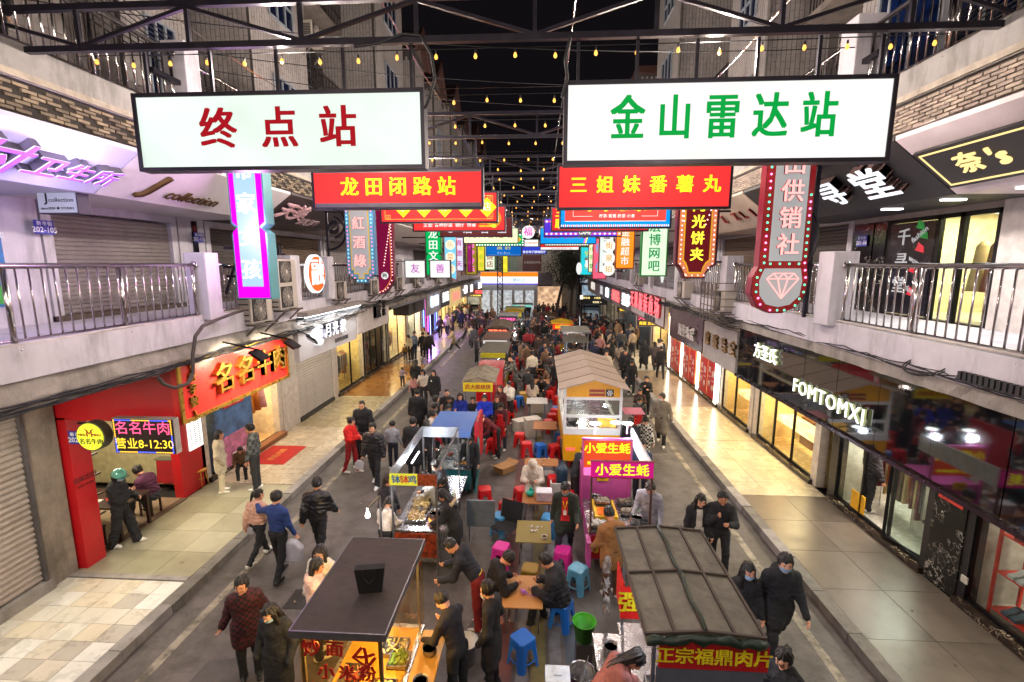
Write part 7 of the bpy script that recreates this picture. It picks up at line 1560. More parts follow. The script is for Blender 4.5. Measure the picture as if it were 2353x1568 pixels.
# the thick of the crowd towards the far end
cr=random.Random(21);spots=[]
tops=[('18181d','black'),('2a2a30','charcoal'),('222a42','navy'),('40302a','dark brown'),('55565c','grey'),('7d604a','tan'),('9c8a78','beige'),('8a2028','dark red'),('b07a7c','dusty pink'),('c9bda8','cream')]
zones=[(-5.6,-3.3,27,41,12),(-6.0,-3.2,38,47,18),(-1.6,.6,20.5,31,20),(-1.0,2.3,27,41,48),(2.6,4.7,21,32,14),(2.4,4.8,30,42,26),(-2.2,3.2,48,53,16),(5.3,7.0,24,42,9),(-8.4,-6.6,36,52,16)]
where=['left lane','left lane far down','between the left carts','middle of the crowd','right lane','right lane far down','in front of the corner store','right pavement','left pavement']
dist=lambda y:'near' if y<28 else('mid-distance' if y<36 else 'far')
seats=[]
for zi,(x0,x1,y0,y1,n)in enumerate(zones):
 for k in range(n):
  for _ in range(30):
   x,y=cr.uniform(x0,x1),cr.uniform(y0,y1)
   if all((x-a)**2+(y-b)**2>.3 for a,b in spots):break
  spots.append((x,y));c,cn=tops[min(9,int(abs(cr.gauss(0,4.6))))];hs=cr.choice(['short','short','bob','longback','bun','crew']);co=cr.choice(['jacket','coat','puffer','jacket'])
  po=cr.choice(['stand','walk','walk2','lookdown','pock','stand2']+(['sit','sit3','sit','sit2']if zi in(2,3)else[]));fc=cr.choice([0,180,170,190,10,90,-90])
  lab='person in %s %s, %s, %s hair, %s, %s'%(cn,{'jacket':'jacket','coat':'coat','puffer':'puffer'}[co],{'sit':'seated','sit3':'seated','walk':'mid-stride','walk2':'mid-stride'}.get(po,'standing'),{'short':'short','crew':'cropped','bob':'chin-length','longback':'long','bun':'tied'}[hs],dist(y),where[zi])
  if po[:3]=='sit':seats.append((x,y,lab))
  person((x,y),fc,lab,PO[po],co,c,cr.choice([BK,DK,'20242e','15171f']),hs,h=cr.uniform(1.56,1.78),z=.15 if abs(x)>5.2 else 0,group='crowd in the night market street')
# CARTS, TABLES, STOOLS
mSS=M('9a9a9c',.25,me=.9,var=.15,dirt=.15);mPost=M('6d6d72',.35,me=.7,var=.1)
TB=[]
def tube_light(p,L,ax,t,w=22,col=COOL):
 d=(0,L/2,0)if ax=='y' else(L/2,0,0)
 a,b=Vector(p)-Vector(d),Vector(p)+Vector(d);l=t.location
 MB().tube([a-l,b-l],.016,8).obj('tube_lamp',M(col,em=9,var=0),t);lamp('stall_light','POINT',(p[0],p[1],p[2]-.06),w,col,.05)
def cart(lab,x0,x1,y0,y1,roof,rz,body='7a7a80',zc=.85,fascia=None,ftxt='',fmat=None,fh=.28,light=COOL,w=26,kind='flat',name='food_cart',glassf=False,over=.12,seed=0,wheels=True,ftop=None):
 t=thing(name,lab,'food cart',((x0+x1)/2,(y0+y1)/2,0));q=random.Random(seed);W_=lambda m,n,mt,**k:m.obj(n,mt,t,world=True,**k)
 bm=M(body,.4,var=.1,dirt=.25)if isinstance(body,str)else body
 W_(MB().box(x0,x1,y0,y1,.22,zc-.03),'cabinet',bm,bevel=.008);W_(MB().box(x0-.04,x1+.04,y0-.03,y1+.03,zc-.03,zc),'counter',mSS)
 for k in range(2):W_(MB().box(x0+.06+k*(x1-x0)/2,x0-.04+(k+1)*(x1-x0)/2,y0-.01,y0,.3,zc-.12),'door_panel',bm)
 if wheels:
  for x in(x0+.05,x1-.05):
   for y in(y0+.35,y1-.35):
    o=MB().lathe([(.08,-.03),(.2,-.04),(.22,0),(.2,.04),(.08,.03)],n=12).obj('wheel',mBlack,t);o.rotation_euler=(0,R(90),0);o.location=(x-t.location.x,y-t.location.y,.22)
 pm=MB().bar((0,0,zc),(0,0,rz),.035).mesh('post',mPost)
 for x in(x0+.02,x1-.02):
  for y in(y0+.02,y1-.02):child('post',pm,t,(x-t.location.x,y-t.location.y,0))
 a,b,c,d=x0-over,x1+over,y0-over,y1+over
 rm=M(roof,.72,var=.3,sc_=3.5,dirt=.6,bump=.5,bs=10)
 if kind=='flat':W_(MB().box(a,b,c,d,rz,rz+.03),'roof',rm);W_(MB().box(a-.015,b+.015,c-.015,c,rz-.05,rz+.035).box(a-.015,b+.015,d,d+.015,rz-.05,rz+.035).box(a-.015,a,c,d,rz-.05,rz+.035).box(b,b+.015,c,d,rz-.05,rz+.035),'roof_rim',mPost)
 elif kind=='hip':
  xm=(a+b)/2;W_(MB().quad((a,c,rz),(xm,c+.05,rz+.18),(xm,d-.05,rz+.18),(a,d,rz)).quad((b,c,rz),(b,d,rz),(xm,d-.05,rz+.18),(xm,c+.05,rz+.18)).prism([(a,rz),(b,rz),(xm,rz+.18)],(0,c+.05,0),(1,0,0),(0,0,1),(0,1,0),.01),'roof',rm)
  for k in range(9):W_(MB().bar((a,c+(d-c)*k/8,rz+.01),(xm,c+.05+(d-c-.1)*k/8,rz+.19),.02).bar((b,c+(d-c)*k/8,rz+.01),(xm,c+.05+(d-c-.1)*k/8,rz+.19),.02),'roof_rib',rm)
 if fascia:W_(MB().box(x0-.04,x1+.04,y0-over-.03,y0-over,rz-fh,rz-.0),'fascia',fascia);text(ftxt,t,fmat or M('e8d020',.5),min(fh*.72,(x1-x0)/max(1,len(ftxt))*.95),((x0+x1)/2,y0-over-.034,rz-fh/2),depth=.002,bold=.025,world=True)
 if glassf:W_(MB().box(x0,x1,y0-.0,y0+.006,zc,rz-.3),'pane',mGlass);W_(MB().box(x0-.005,x0,y0,y1,zc,rz-.3),'pane',mGlass)
 tube_light(((x0+x1)/2,(y0+y1)/2,rz-.1),min(1.0,(y1-y0)*.5),'y',t,w,light)
 for k in range(int((y1-y0)/.45)):
  if wheels:tray(x0+(x1-x0)*(.3 if k%2 else.72),y0+.25+k*.45,zc+.002,.34,.3,FOODC[(k+seed)%6][0],FOODC[(k+seed)%6][1]+' tray number %s on the %s'%(('one','two','three','four','five','six','seven')[min(k,6)],' '.join(lab.split()[:6])),14)
 TB.append((x0,x1,y0,y1,zc,lab,q));return t
gk=[0]
FOODC=[('c98a3a','golden'),('7a2c14','dark braised'),('c9b98a','pale noodle'),('5c7a2c','leafy green'),('a8321c','red chilli'),('d8cfc0','white')]
def tray(x,y,z,wx,wy,c,lab,bits=40,round_=False):
 t=thing('food_tray' if not round_ else 'cooking_pot',lab,'tray' if not round_ else 'pot',(x,y,z));q=random.Random(hash((x,y))%999)
 if round_:MB().lathe([(wx*.85,0),(wx,.02),(wx,wy),(wx*1.06,wy+.01),(wx*.96,wy),(wx*.94,.03),(0,.03)],n=20).obj('pot',mSS,t,True);MB().lathe([(0,wy*.75),(wx*.94,wy*.75)],n=18).obj('broth',M(c,.2,var=.3,sc_=20),t)
 else:
  MB().box(-wx/2,wx/2,-wy/2,wy/2,0,.012).box(-wx/2,wx/2,-wy/2,-wy/2+.012,0,.06).box(-wx/2,wx/2,wy/2-.012,wy/2,0,.06).box(-wx/2,-wx/2+.012,-wy/2,wy/2,0,.06).box(wx/2-.012,wx/2,-wy/2,wy/2,0,.06).obj('tray',mSS,t)
  m=MB()
  for k in range(bits):
   px,py,pz=q.uniform(-wx/2+.04,wx/2-.04),q.uniform(-wy/2+.04,wy/2-.04),q.uniform(.03,.075);a=q.uniform(0,3.1);l=q.uniform(.02,.05);m.bar((px-l*math.cos(a),py-l*math.sin(a),pz),(px+l*math.cos(a),py+l*math.sin(a),pz+q.uniform(-.01,.02)),q.uniform(.012,.03))
  tag(m.obj('food',M(c,.45,var=.35,sc_=15),t),kind='stuff')
 return t
def stool(p,rz,mat,lab,group=None,h=.45,src={}):
 if id(mat)not in src:
  t=thing('plastic_stool',lab,'stool',(p[0],p[1],0),rz,group);s=h/.45
  sq=lambda a,e=.25:[(a,-a*(1-e)),(a,a*(1-e)),(a*(1-e),a),(-a*(1-e),a),(-a,a*(1-e)),(-a,-a*(1-e)),(-a*(1-e),-a),(a*(1-e),-a)]
  m=MB();L_=[(sq(.1),.45),(sq(.14),.447),(sq(.15),.43),(sq(.158),.33)];m.add([(x,y,z)for q_,z in L_ for x,y in q_],[(i*8+k,i*8+(k+1)%8,(i+1)*8+(k+1)%8,(i+1)*8+k)for i in range(3)for k in range(8)]+[tuple(range(7,-1,-1))]);m.obj('seat',mat,t)
  for k in range(4):
   Rz=Matrix.Rotation(R(90*k),3,'Z');m=MB();P3=lambda x,y,z:Rz@Vector((x,y,z))
   m.quad(P3(.158,.118,.33),P3(.158,.04,.33),P3(.19,.1,0),P3(.19,.145,0)).quad(P3(.118,.158,.33),P3(.04,.158,.33),P3(.1,.19,0),P3(.145,.19,0)).quad(P3(.158,.118,.33),P3(.118,.158,.33),P3(.145,.19,0),P3(.19,.145,0)).obj('leg',mat,t)
  for z,rr in((.13,.19),):MB().tube([(rr*math.cos(R(a)),rr*math.sin(R(a)),z)for a in range(0,361,20)],.012,5).obj('ring',mat,t,True)
  src[id(mat)]=t;return t
 t=copy_tree(src[id(mat)],None,(p[0],p[1],0),rz);t['label']=lab
 if group:t['group']=group
 elif 'group' in t:del t['group']
 return t
def table(x0,x1,y0,y1,z,mat,lab,top='wood'):
 t=thing('folding_table',lab,'table',((x0+x1)/2,(y0+y1)/2,0));w,l=(x1-x0)/2,(y1-y0)/2
 MB().box(-w,w,-l,l,z-.02,z).obj('table_top',mat,t,bevel=.004)
 for sx in(-1,1):MB().tube([(sx*w*.8,-l*.7,0),(sx*w*.8,l*.6,z-.02)],.011,6).obj('leg',mPost,t,True);MB().tube([(sx*w*.72,l*.7,0),(sx*w*.72,-l*.6,z-.02)],.011,6).obj('leg',mPost,t,True)
 return t
OR=M((.3,.06,.01),.5)
c1=cart('dark roofed noodle stall with orange lit glass front and big red characters',-2.5,-1.62,4.36,5.95,'3a302c',2.1,'8a6a3a',.85,light=(1,.66,.24),w=60,over=.06,glassf=False);lamp('stall_light','POINT',(-2.1,4.62,1.95),45,(1,.66,.24),.04);B(-2.48,-1.64,4.38,5.9,.852,.858).obj('painted_glow_sheet',M('c9952c',.35,me=.4,var=.2),c1,world=True)  # yellow sheet over the steel counter paints in the warm stall light
B(-2.5,-1.62,4.34,4.346,.9,2.06).obj('pane',glass((1,.85,.5)),c1,world=True);B(-1.6,-1.25,4.0,5.9,.8,.83).obj('side_counter',M('a8803a',.35,me=.3),c1,world=True)
mR=M('a00f0c',.5,var=0)
for c,x,z,s,a in(('炒',-2.36,1.9,.21,-8),('面',-2.11,1.9,.2,3),('凶',-1.8,1.82,.24,38),('小',-2.22,1.62,.19,0),('米',-1.99,1.62,.19,0),('粉',-1.77,1.62,.19,0),('卤',-2.34,1.4,.2,30)):text(c,c1,mR,s,(x,4.325,z),(R(90),R(a),0),.002,.035,world=True)
B(-1.6,-1.56,4.7,5.9,1.0,1.9).obj('side_pane',glass((1,.9,.7)),c1,world=True)
bg_=thing('handbag','black tote bag standing on the dark noodle stall roof','bag',(-1.93,4.95,2.135),R(10));MB().prism([(-.13,0),(.13,0),(.17,.3),(-.17,.3)],(0,-.05,0),(1,0,0),(0,0,1),(0,1,0),.1).obj('bag_body',M('0c0b0d',.8),bg_);[MB().tube([(-.07,s,.29),(-.06,s*1.3,.2),(0,s*1.6,.14),(.06,s*1.3,.2),(.07,s,.29)],.008,5).obj('strap',mBlack,bg_)for s in(-.055,)]
for i,(x,y,w_,l,c,n)in enumerate(((-1.8,4.5,.25,.3,'c9b060','yellow noodle'),(-1.8,4.85,.25,.3,'b8a05a','cabbage'),(-2.05,4.85,.22,.3,'c98a3a','fried'),(-1.75,5.3,.25,.25,'5c7a2c','green vegetable'))):tray(x,y,.86,w_,l,c,n+' tray inside the orange lit noodle stall',60)
tray(-2.15,4.65,.86,.17,.12,'3a2a18','round steel wok on the noodle stall counter',round_=True)
kb=thing('chopping_board','wooden chopping board with a cleaver and tongs on the noodle stall counter','board',(-1.42,4.55,.832));B(-.16,.16,-.3,.3,0,.02).obj('board',M('b5762c',.6),kb);B(-.12,.04,.05,.15,.021,.03).obj('cleaver',mSS,kb);MB().bar((.04,.1,.03),(.15,.12,.03),.025).obj('handle',mBlack,kb);MB().bar((-.1,-.1,.03),(.12,-.02,.03),.012).bar((-.1,-.13,.03),(.12,-.08,.03),.012).obj('tongs',mBlack,kb)
for k,(x,y,c,n)in enumerate(((-1.4,5.0,'d8cfc0','white bowls'),(-1.4,5.5,'8a8a8a','bean'))):tray(x,y,.832,.09,.08,c,n+' tub on the noodle stall side counter',round_=True)
bk=thing('bucket','white plastic bucket behind the cook at the noodle stall','bucket',(-1.05,6.3,0));MB().lathe([(.14,0),(.18,.34),(.19,.34),(.17,.33),(.14,.02),(0,.02)],n=20).obj('bucket',M('b5bcc4',.4),bk,True)
c2=thing('skewer_stall','open steel framed skewer stall with a yellow characters sign and food photo','food cart',(-2.3,9.4,0));x0,x1,y0,y1=-2.72,-1.88,8.35,10.7
w2=lambda m,n,mt:m.obj(n,mt,c2,world=True)
w2(B(x0,x1,y0,y1,.2,.85),'cabinet',mSS);w2(B(x0-.03,x1+.2,y0-.05,y1,.85,.88),'counter',mSS);w2(B(x0+.02,x1,y0-.09,y0-.06,.35,.84),'photo_panel',M('7a2c10',.4,var=.9,sc_=14))
for x in(x0,x1):
 for y in(y0-.1,y1):w2(MB().bar((x,y,0),(x,y,2.05),.035),'post',mPost)
w2(MB().box(x0-.02,x1+.02,y1-.02,y1,1.85,2.1).box(x0-.03,x0,y0-.1,y1,1.88,2.1),'rim_panel',M('8f949c',.4,me=.3));w2(MB().bar((x1,y0-.1,2.05),(x1,y1,2.05),.03).bar((x0,y0-.1,1.88),(x1,y0-.1,1.88),.03),'top_rail',mPost)
w2(B(x0-.02,-2.22,y0-.15,y0-.12,1.84,2.06),'yellow_sign',M((.75,.72,.05),em=.7,var=0));w2(B(-2.22,x1+.02,y0-.15,y0-.12,1.84,2.06),'photo_sign',M('7a2c10',.4,var=.9,sc_=20))
for c,x,m_ in(('钵',-2.62,'1a5aa8'),('钵',-2.46,'b02030'),('鸡',-2.31,'1a5aa8')):text(c,c2,M(m_,.5),.17,(x,y0-.155,1.95),depth=.002,bold=.03,world=True)
tube_light((-2.62,9.6,1.8),.6,'y',c2,34,(.93,.96,1))
for i,(x,y,wx,wy,c,n)in enumerate(((-2.4,8.75,.4,.4,'a8873a','skewer'),(-2.42,9.2,.38,.3,'9a8040','second skewer'),(-2.4,9.6,.36,.3,'c9b98a','tofu'),(-2.3,10.1,.5,.35,'8a5a2c','meatball'))):
 t=tray(x,y,.882,wx,wy,c,n+' tray on the open skewer stall',50);m=MB();q=random.Random(i)
 for k in range(45 if i<2 else 10):px,py=q.uniform(-wx/2.4,wx/2.4),q.uniform(-wy/2.4,wy/2.4);m.bar((px,py,.04),(px+q.uniform(-.08,.08),py+q.uniform(-.04,.1),.2),.004)
 tag(m.obj('sticks',M('c9b07a',.6),t),kind='stuff')
tray(-2.02,8.72,.9,.12,.14,'3a2c1c','black cooking pot over a red glowing burner at the skewer stall',round_=True);MB().lathe([(.09,.0),(.13,.0),(.13,.02),(.09,.02)],n=16).obj('glowing_burner',M((1,.2,.02),em=5,var=0),c2).location=(-2.02+2.3,8.72-9.4,.885)
for k in range(5):
 b_=thing('sauce_bottle',('red','brown','white','green','yellow')[k]+' topped sauce bottle on the skewer stall counter','bottle',(-1.8,8.95+k*.16,.88));MB().lathe([(.03,0),(.035,.1),(.015,.15),(.012,.17)],n=10).obj('bottle',M('c9c4bc',.3),b_,True);MB().lathe([(.014,.17),(.016,.2),(0,.2)],n=8).obj('cap',M(('a01818','4a2a18','d0d0d0','2c7a3a','c9a820')[k],.4),b_)
lp=thing('bulb_stand','grey pole with a hanging white bulb beside the girl at the skewer stall','lamp',(-2.85,7.95,0));MB().bar((0,0,0),(0,0,1.75),.03).bar((0,0,1.75),(-.2,-.1,1.55),.025).obj('pole',mPost,lp);MB().lathe([(.0,1.37),(.04,1.385),(.05,1.42),(.035,1.46),(.02,1.5),(.02,1.56)],(-.2,-.1,0),12).obj('bulb',M((1,.98,.9),em=5,var=0),lp,True);lamp('stall_light','POINT',(-3.05,7.85,1.38),8,(1,.97,.9),.08)
pn=thing('folding_screen','grey steel shelf panel folded out behind the fur hooded cook','panel',(-1.15,9.4,0));MB().box(-.35,.25,0,.03,.35,.95).obj('panel',M('6d7a88',.4,me=.4),pn);MB().bar((-.3,.01,0),(-.3,.01,.35),.02).bar((.2,.01,0),(.2,.01,.35),.02).obj('leg',mPost,pn)
c3=cart('teal snack tricycle with a curved blue roof and bowed clear screen',-2.62,-1.72,11.3,12.9,'2f4f8a',1.85,'0f4a50',.8,light=NEUT,w=20,kind='none',over=0)
m=MB();pr=[(-.28,-.14),(-.15,-.03),(0,.0),(1.3,.02)]
for(a,za),(b,zb)in zip(pr,pr[1:]):m.quad((-2.7,11.3+a,1.86+za),(-1.64,11.3+a,1.86+za),(-1.64,11.3+b,1.86+zb),(-2.7,11.3+b,1.86+zb))
m.obj('blue_roof',M('3a62a8',.5,var=.1),c3,world=True);m=MB();sc_p=[(0,1.7),(-.16,1.5),(-.22,1.2),(-.16,.92),(0,.8)]
for(a,za),(b,zb)in zip(sc_p,sc_p[1:]):m.quad((-2.6,11.3+a,za),(-1.74,11.3+a,za),(-1.74,11.3+b,zb),(-2.6,11.3+b,zb))
m.obj('clear_screen',glass((.8,.85,.85)),c3,world=True);MB().tube([(-2.6,11.3+a,z)for a,z in sc_p],.015,6).tube([(-1.74,11.3+a,z)for a,z in sc_p],.015,6).obj('screen_frame',mPost,c3,world=True)
B(-1.7,-1.62,12.2,13.4,.5,1.7).obj('red_banner',M('b01828',.5,var=.1),c3,world=True);MB().tube([(-1.6,11.4,.1),(-1.55,11.9,.7),(-1.6,12.2,1.3)],.03,6).obj('teal_frame',M('0f5a5c',.4),c3,world=True)
fy=M('d8c81a',.5,var=.05)
c4=cart('crumpled tarp roofed pancake stall with a yellow menu banner',-2.45,-1.55,15.4,17.2,'8a8272',2.02,'4a4a50',.8,fy,'武大郎烧饼',M('a8141a',.5),.3,NEUT,24,'hip',seed=4);MB().box(-2.1,-1.75,15.3,15.6,.85,1.05).obj('yellow_box',M('d8a81a',.4),c4,world=True)
rc=thing('red_truck','small red three-wheeled truck cab between two stalls','truck',(-1.92,18.9,0));MB().prism([(-.85,.35),(-.85,1.25),(-.6,1.85),(.5,1.95),(.6,1.85),(.6,.35)],(-.52,0,0),(0,1,0),(0,0,1),(1,0,0),1.04).obj('cab',M('b0101a',.3,var=.05,coat=.5),rc,bevel=.04);MB().prism([(-.86,1.2),(-.62,1.76),(-.6,1.76),(-.84,1.2)],(-.42,0,0),(0,1,0),(0,0,1),(1,0,0),.84).obj('windscreen',M('15181c',.08),rc);B(.52,.53,-.4,.3,1.2,1.75).obj('side_window',M('15181c',.08),rc)
for k in range(6):MB().bar((-.42+k*.17,-.5,1.88),(-.42+k*.17,.5,1.97),.02).obj('roof_rib',M('a00e18',.3),rc)
for x in(-.45,.45):o=MB().lathe([(.1,-.06),(.28,-.07),(.3,0),(.28,.07),(.1,.06)],n=14).obj('wheel',mBlack,rc);o.rotation_euler=(0,R(90),0);o.location=(x,-.4,.3)
cart('olive roofed stall with a yellow-green band behind the red cab',-2.5,-1.5,20.6,23.2,'5a5648',2.05,'8a9a2a',.85,M('b8b81a',.5),'',None,.22,NEUT,24,seed=5)
cart('reddish brown roofed stall with white lit glass sides',-2.8,-1.65,24,26.8,'5c3a2c',2.05,'a5a5aa',.85,M((.9,.85,.85),em=.7,var=.1),'',None,.16,COOL,30,seed=6,glassf=True)
cart('grey-brown roofed stall with a glowing red LED sign with four characters',-3.0,-1.8,27.8,31,'6a5c50',2.15,'9a8a8a',.85,M('2a0406',.4),'福鼎肉片',M((1,.16,.08),em=2.6,var=0),.42,COOL,34,'hip',seed=7)
cart('white framed van stall with a purple-red LED sign',-2.75,-1.6,33,35.2,'a8a8ac',2.3,'c2c2c6',.9,M('1c0820',.4),'烤生蚝扇贝',M((.9,.1,.35),em=2,var=0),.45,COOL,34,seed=8)
cart('yellow canopied pancake stall in the far left row',-2.6,-1.4,36.4,38.2,'b89a2a',2.2,'8a3a2c',.9,fy,'煎饼果子',M('a8141a',.5),.3,NEUT,34,'hip',seed=9)
cart('green-yellow canopied stall second from the end of the left row',-2.7,-1.3,39.4,41,'8a9a5a',2.25,'4a6a3a',.9,M('9aa82a',.5),'',None,.25,NEUT,30,seed=10)
cart('dark canopied stall with coloured light line at the end of the left row',-2.3,-.7,42.3,44,'3c3f3a',2.3,'2a3a5a',.9,M((.2,.6,.5),em=.8,var=0),'鸭脖',M((1,.3,.3),em=1,var=0),.2,NEUT,30,seed=11)
r1=cart('stall with a big dusty metal panel roof, green tarp edge and red sign',1.2,2.25,4.45,6.2,'5f564c',2.05,'7a7a84',.8,kind='none',over=0,light=(.85,.88,1),w=26,seed=12)
def RP(u,v):return Vector((1.08+1.17*u,4.3+1.92*v,2.3-.05*abs(u-.5)*2))
mRoof=M('6b675c',.8,var=.25,sc_=5,dirt=.6,bump=.5,bs=14)
for i in range(4):
 for j in range(2):
  u0,u1,v0,v1=i/4,(i+1)/4,j/2,(j+1)/2;m=MB();a,b,c,d=RP(u0,v0),RP(u1,v0),RP(u1,v1),RP(u0,v1);z=Vector((0,0,.02));m.add([a,b,c,d,a-z,b-z,c-z,d-z],[(0,1,2,3),(7,6,5,4),(0,4,5,1),(1,5,6,2),(2,6,7,3),(3,7,4,0)]);m.obj('roof_panel',mRoof,r1,world=True)
for u in(0,.25,.5,.75,1):MB().bar(RP(u,0)+Vector((0,0,.02)),RP(u,1)+Vector((0,0,.02)),.028).obj('roof_rib',M('443a33',.7,dirt=.3),r1,world=True)
for v in(0,.5,1):MB().bar(RP(0,v)+Vector((0,0,.022)),RP(.5,v)+Vector((0,0,.022)),.026).bar(RP(.5,v)+Vector((0,0,.022)),RP(1,v)+Vector((0,0,.022)),.026).obj('roof_rib',M('443a33',.7,dirt=.3),r1,world=True)
mTarp=M('16281f',.5,var=.3,sc_=12,bump=.8,bs=12);m=MB()
for k in range(14):u=k/13;m.lathe([(0,-.04),(.055,-.02),(.06,.02),(0,.04)],tuple(RP(u,0)+Vector((0,-.03,-.03+.02*math.sin(k*2.1)))),7)
m=MB().tube([RP(k/13,0)+Vector((0,-.04+.02*math.sin(k*3),-.03+.015*math.sin(k*1.7)))for k in range(14)],[.045+.012*math.sin(k*2.3)for k in range(14)],8);m.tube([RP(.5,v/9)+Vector((.02*math.sin(v*2),0,.035))for v in range(10)],.022,6);m.obj('green_tarp',mTarp,r1,True,world=True)
B(1.22,2.28,4.27,4.3,1.92,2.2).obj('red_sign',M('a8101a',.5,var=.05),r1,world=True);text('正宗福鼎肉片',r1,M('d8c81a',.5),.19,(1.75,4.262,2.06),depth=.002,bold=.03,world=True)
B(1.2,2.25,4.28,4.3,.8,1.92).obj('steel_back',M('6d7484',.4,me=.5,var=.1,dirt=.2),r1,world=True);B(.78,1.2,4.1,6.0,.78,.81).obj('side_counter',mSS,r1,world=True);B(.8,1.2,4.1,6.0,.2,.78).obj('side_cabinet',mSS,r1,world=True)
B(1.08,1.1,5.5,5.95,1.45,1.95).obj('side_sign',M('c81a14',.5),r1,world=True);text('强',r1,M('d8c81a',.5),.3,(1.16,5.44,1.72),depth=.003,bold=.03,world=True);B(1.05,1.35,5.445,5.47,1.5,1.93).obj('side_sign',M('c81a14',.5),r1,world=True)
tray(1.0,4.75,.812,.2,.16,'b8bcc0','big round steel pot of pale broth on the meat slice stall',round_=True);tray(.98,5.35,.812,.08,.1,'8a2010','pot of red chilli sauce on the meat slice stall',round_=True);tray(.98,5.65,.812,.09,.12,'9a9aa0','lidded steel tin on the meat slice stall',round_=True)
ca=thing('cleaning_cloth','crumpled brown cloth on the steel counter','cloth',(.88,4.4,.812));MB().sph((0,0,.02),(.07,.05,.035),9,5).sph((.04,.03,.03),(.04,.05,.03),8,5).obj('cloth',M('9a6a2c',.9),ca,True);ca=thing('plastic_bag','heap of white plastic bags on the steel counter','bag',(1.08,4.3,.812));m=MB();[m.sph((rnd.uniform(-.08,.08),rnd.uniform(-.1,.1),rnd.uniform(.03,.1)),rnd.uniform(.03,.07),6,4)for _ in range(9)];m.obj('bags',M('c9ccd0',.4),ca)
for k in range(3):lb=thing('plastic_bag','bunch of white plastic bags hanging on the stall side, %s'%('top','middle','lowest')[k],'bag',(1.0,6.3,1.65-k*.3));m=MB();[m.quad(*[(rnd.uniform(-.07,.07),rnd.uniform(-.07,.07),rnd.uniform(-.15,.12))for _ in range(4)])for _ in range(10)];m.obj('bags',M('8f8a88',.4),lb)
gb=thing('basket','bright green plastic basket with a clear bag beside the steel stall','basket',(.7,6.3,0));MB().lathe([(.12,.45),(.17,.75),(.18,.75),(.15,.72),(.11,.47),(0,.47)],n=14).obj('basket',M('3a9a1c',.5),gb,True);MB().box(-.12,.12,-.12,.12,0,.45).obj('stand',mPost,gb)
bp=thing('steel_bin','tall steel bucket with ladle beside the meat slice stall','bucket',(.6,5.55,.25));MB().lathe([(.15,0),(.17,.38),(.18,.38),(.16,.36),(.14,.02),(0,.02)],n=18).obj('bucket',mSS,bp,True);MB().bar((0,0,.1),(.1,.12,.5),.012).obj('ladle',mSS,bp)
pk=M('c85a8a',.4,var=.06);sR=M('c0181c',.35,var=.06);sB=M('1a62b8',.35,var=.06);sPk=M('c8288a',.35,var=.05);sL=M('3a8ac0',.35,var=.3);sO=M('8a6a1a',.4)
stool((.28,5.45),.3,pk,'tall pale pink stool carrying a clear food box');fb=thing('food_box','clear lidded food box with blue clips on the pink stool','box',(.28,5.45,.455));MB().box(-.15,.15,-.12,.12,0,.18).obj('box',M('c2c8c8',.3,tr=.35,var=0),fb,bevel=.02);MB().box(-.16,.16,-.13,.13,.18,.21).box(-.05,.05,-.04,.04,.21,.23).obj('lid',M('b8c8d8',.3),fb);MB().box(-.165,-.15,-.03,.03,.1,.2).box(.15,.165,-.03,.03,.1,.2).obj('clip',sB,fb)
jr=thing('jerry_can','white plastic jerry can standing on the road','can',(.1,5.15,0));MB().lathe([(.09,0),(.1,.03),(.1,.26),(.05,.33),(.03,.35),(.03,.38),(0,.38)],n=14,sy=.7).obj('can',M('b8b8bc',.4),jr,True)
cu=thing('paper_cup','toppled paper drink cup with straw on the road','cup',(-.42,5.3,.05));MB().tube([(0,0,0),(.02,.12,0)],[.03,.042],12).obj('cup',M('c9b98a',.6,var=.5,sc_=30),cu);MB().bar((.02,.12,0),(.0,.22,.02),.008).obj('straw',mWhite,cu)
mPi=M('b04a8a',.4,var=.08,dirt=.15);mMg=M((.62,.01,.22),em=.75,var=.05)
r2=thing('oyster_stall','pink oyster barbecue stall with magenta and orange character banners','food cart',(1.55,9.4,0));w3=lambda m,n,mt:m.obj(n,mt,r2,world=True)
w3(B(1.0,2.15,8.55,9.75,.25,.82),'cabinet',mPi);w3(B(.97,2.2,8.5,9.8,.82,.85),'counter',mSS);w3(MB().box(1.0,2.05,10.0,11.0,.3,1.3),'pink_cab',mPi);w3(B(1.0,2.0,9.97,10.0,1.5,2.12),'orange_banner',M((.7,.07,.02),em=.8,var=.05));w3(MB().box(.96,1.0,9.96,10.02,.8,2.15).box(2.0,2.04,9.96,10.02,.8,2.15).box(.96,2.04,9.96,10.02,2.12,2.17),'pink_frame',mPi)
w3(B(.98,2.12,8.42,8.46,2.0,2.3),'magenta_banner',mMg);w3(MB().box(.97,2.13,8.41,8.47,1.985,2.0).box(.97,2.13,8.41,8.47,2.3,2.315).box(1.54,1.555,8.41,8.46,2.0,2.3),'banner_frame',M('8a1a3a',.5))
text('小爱生蚝',r2,tYel,.24,(1.55,8.4,2.14),depth=.002,bold=.03,spacing=1.06,world=True);text('小爱生蚝',r2,tYel,.25,(1.5,9.965,1.93),depth=.002,bold=.03,world=True);text('蚝吃热线: 18558709959',r2,tYel,.085,(1.5,9.965,1.6),depth=.002,world=True);text('031',r2,M('3a1a10',.5),.1,(1.42,9.94,1.28),depth=.002,world=True)
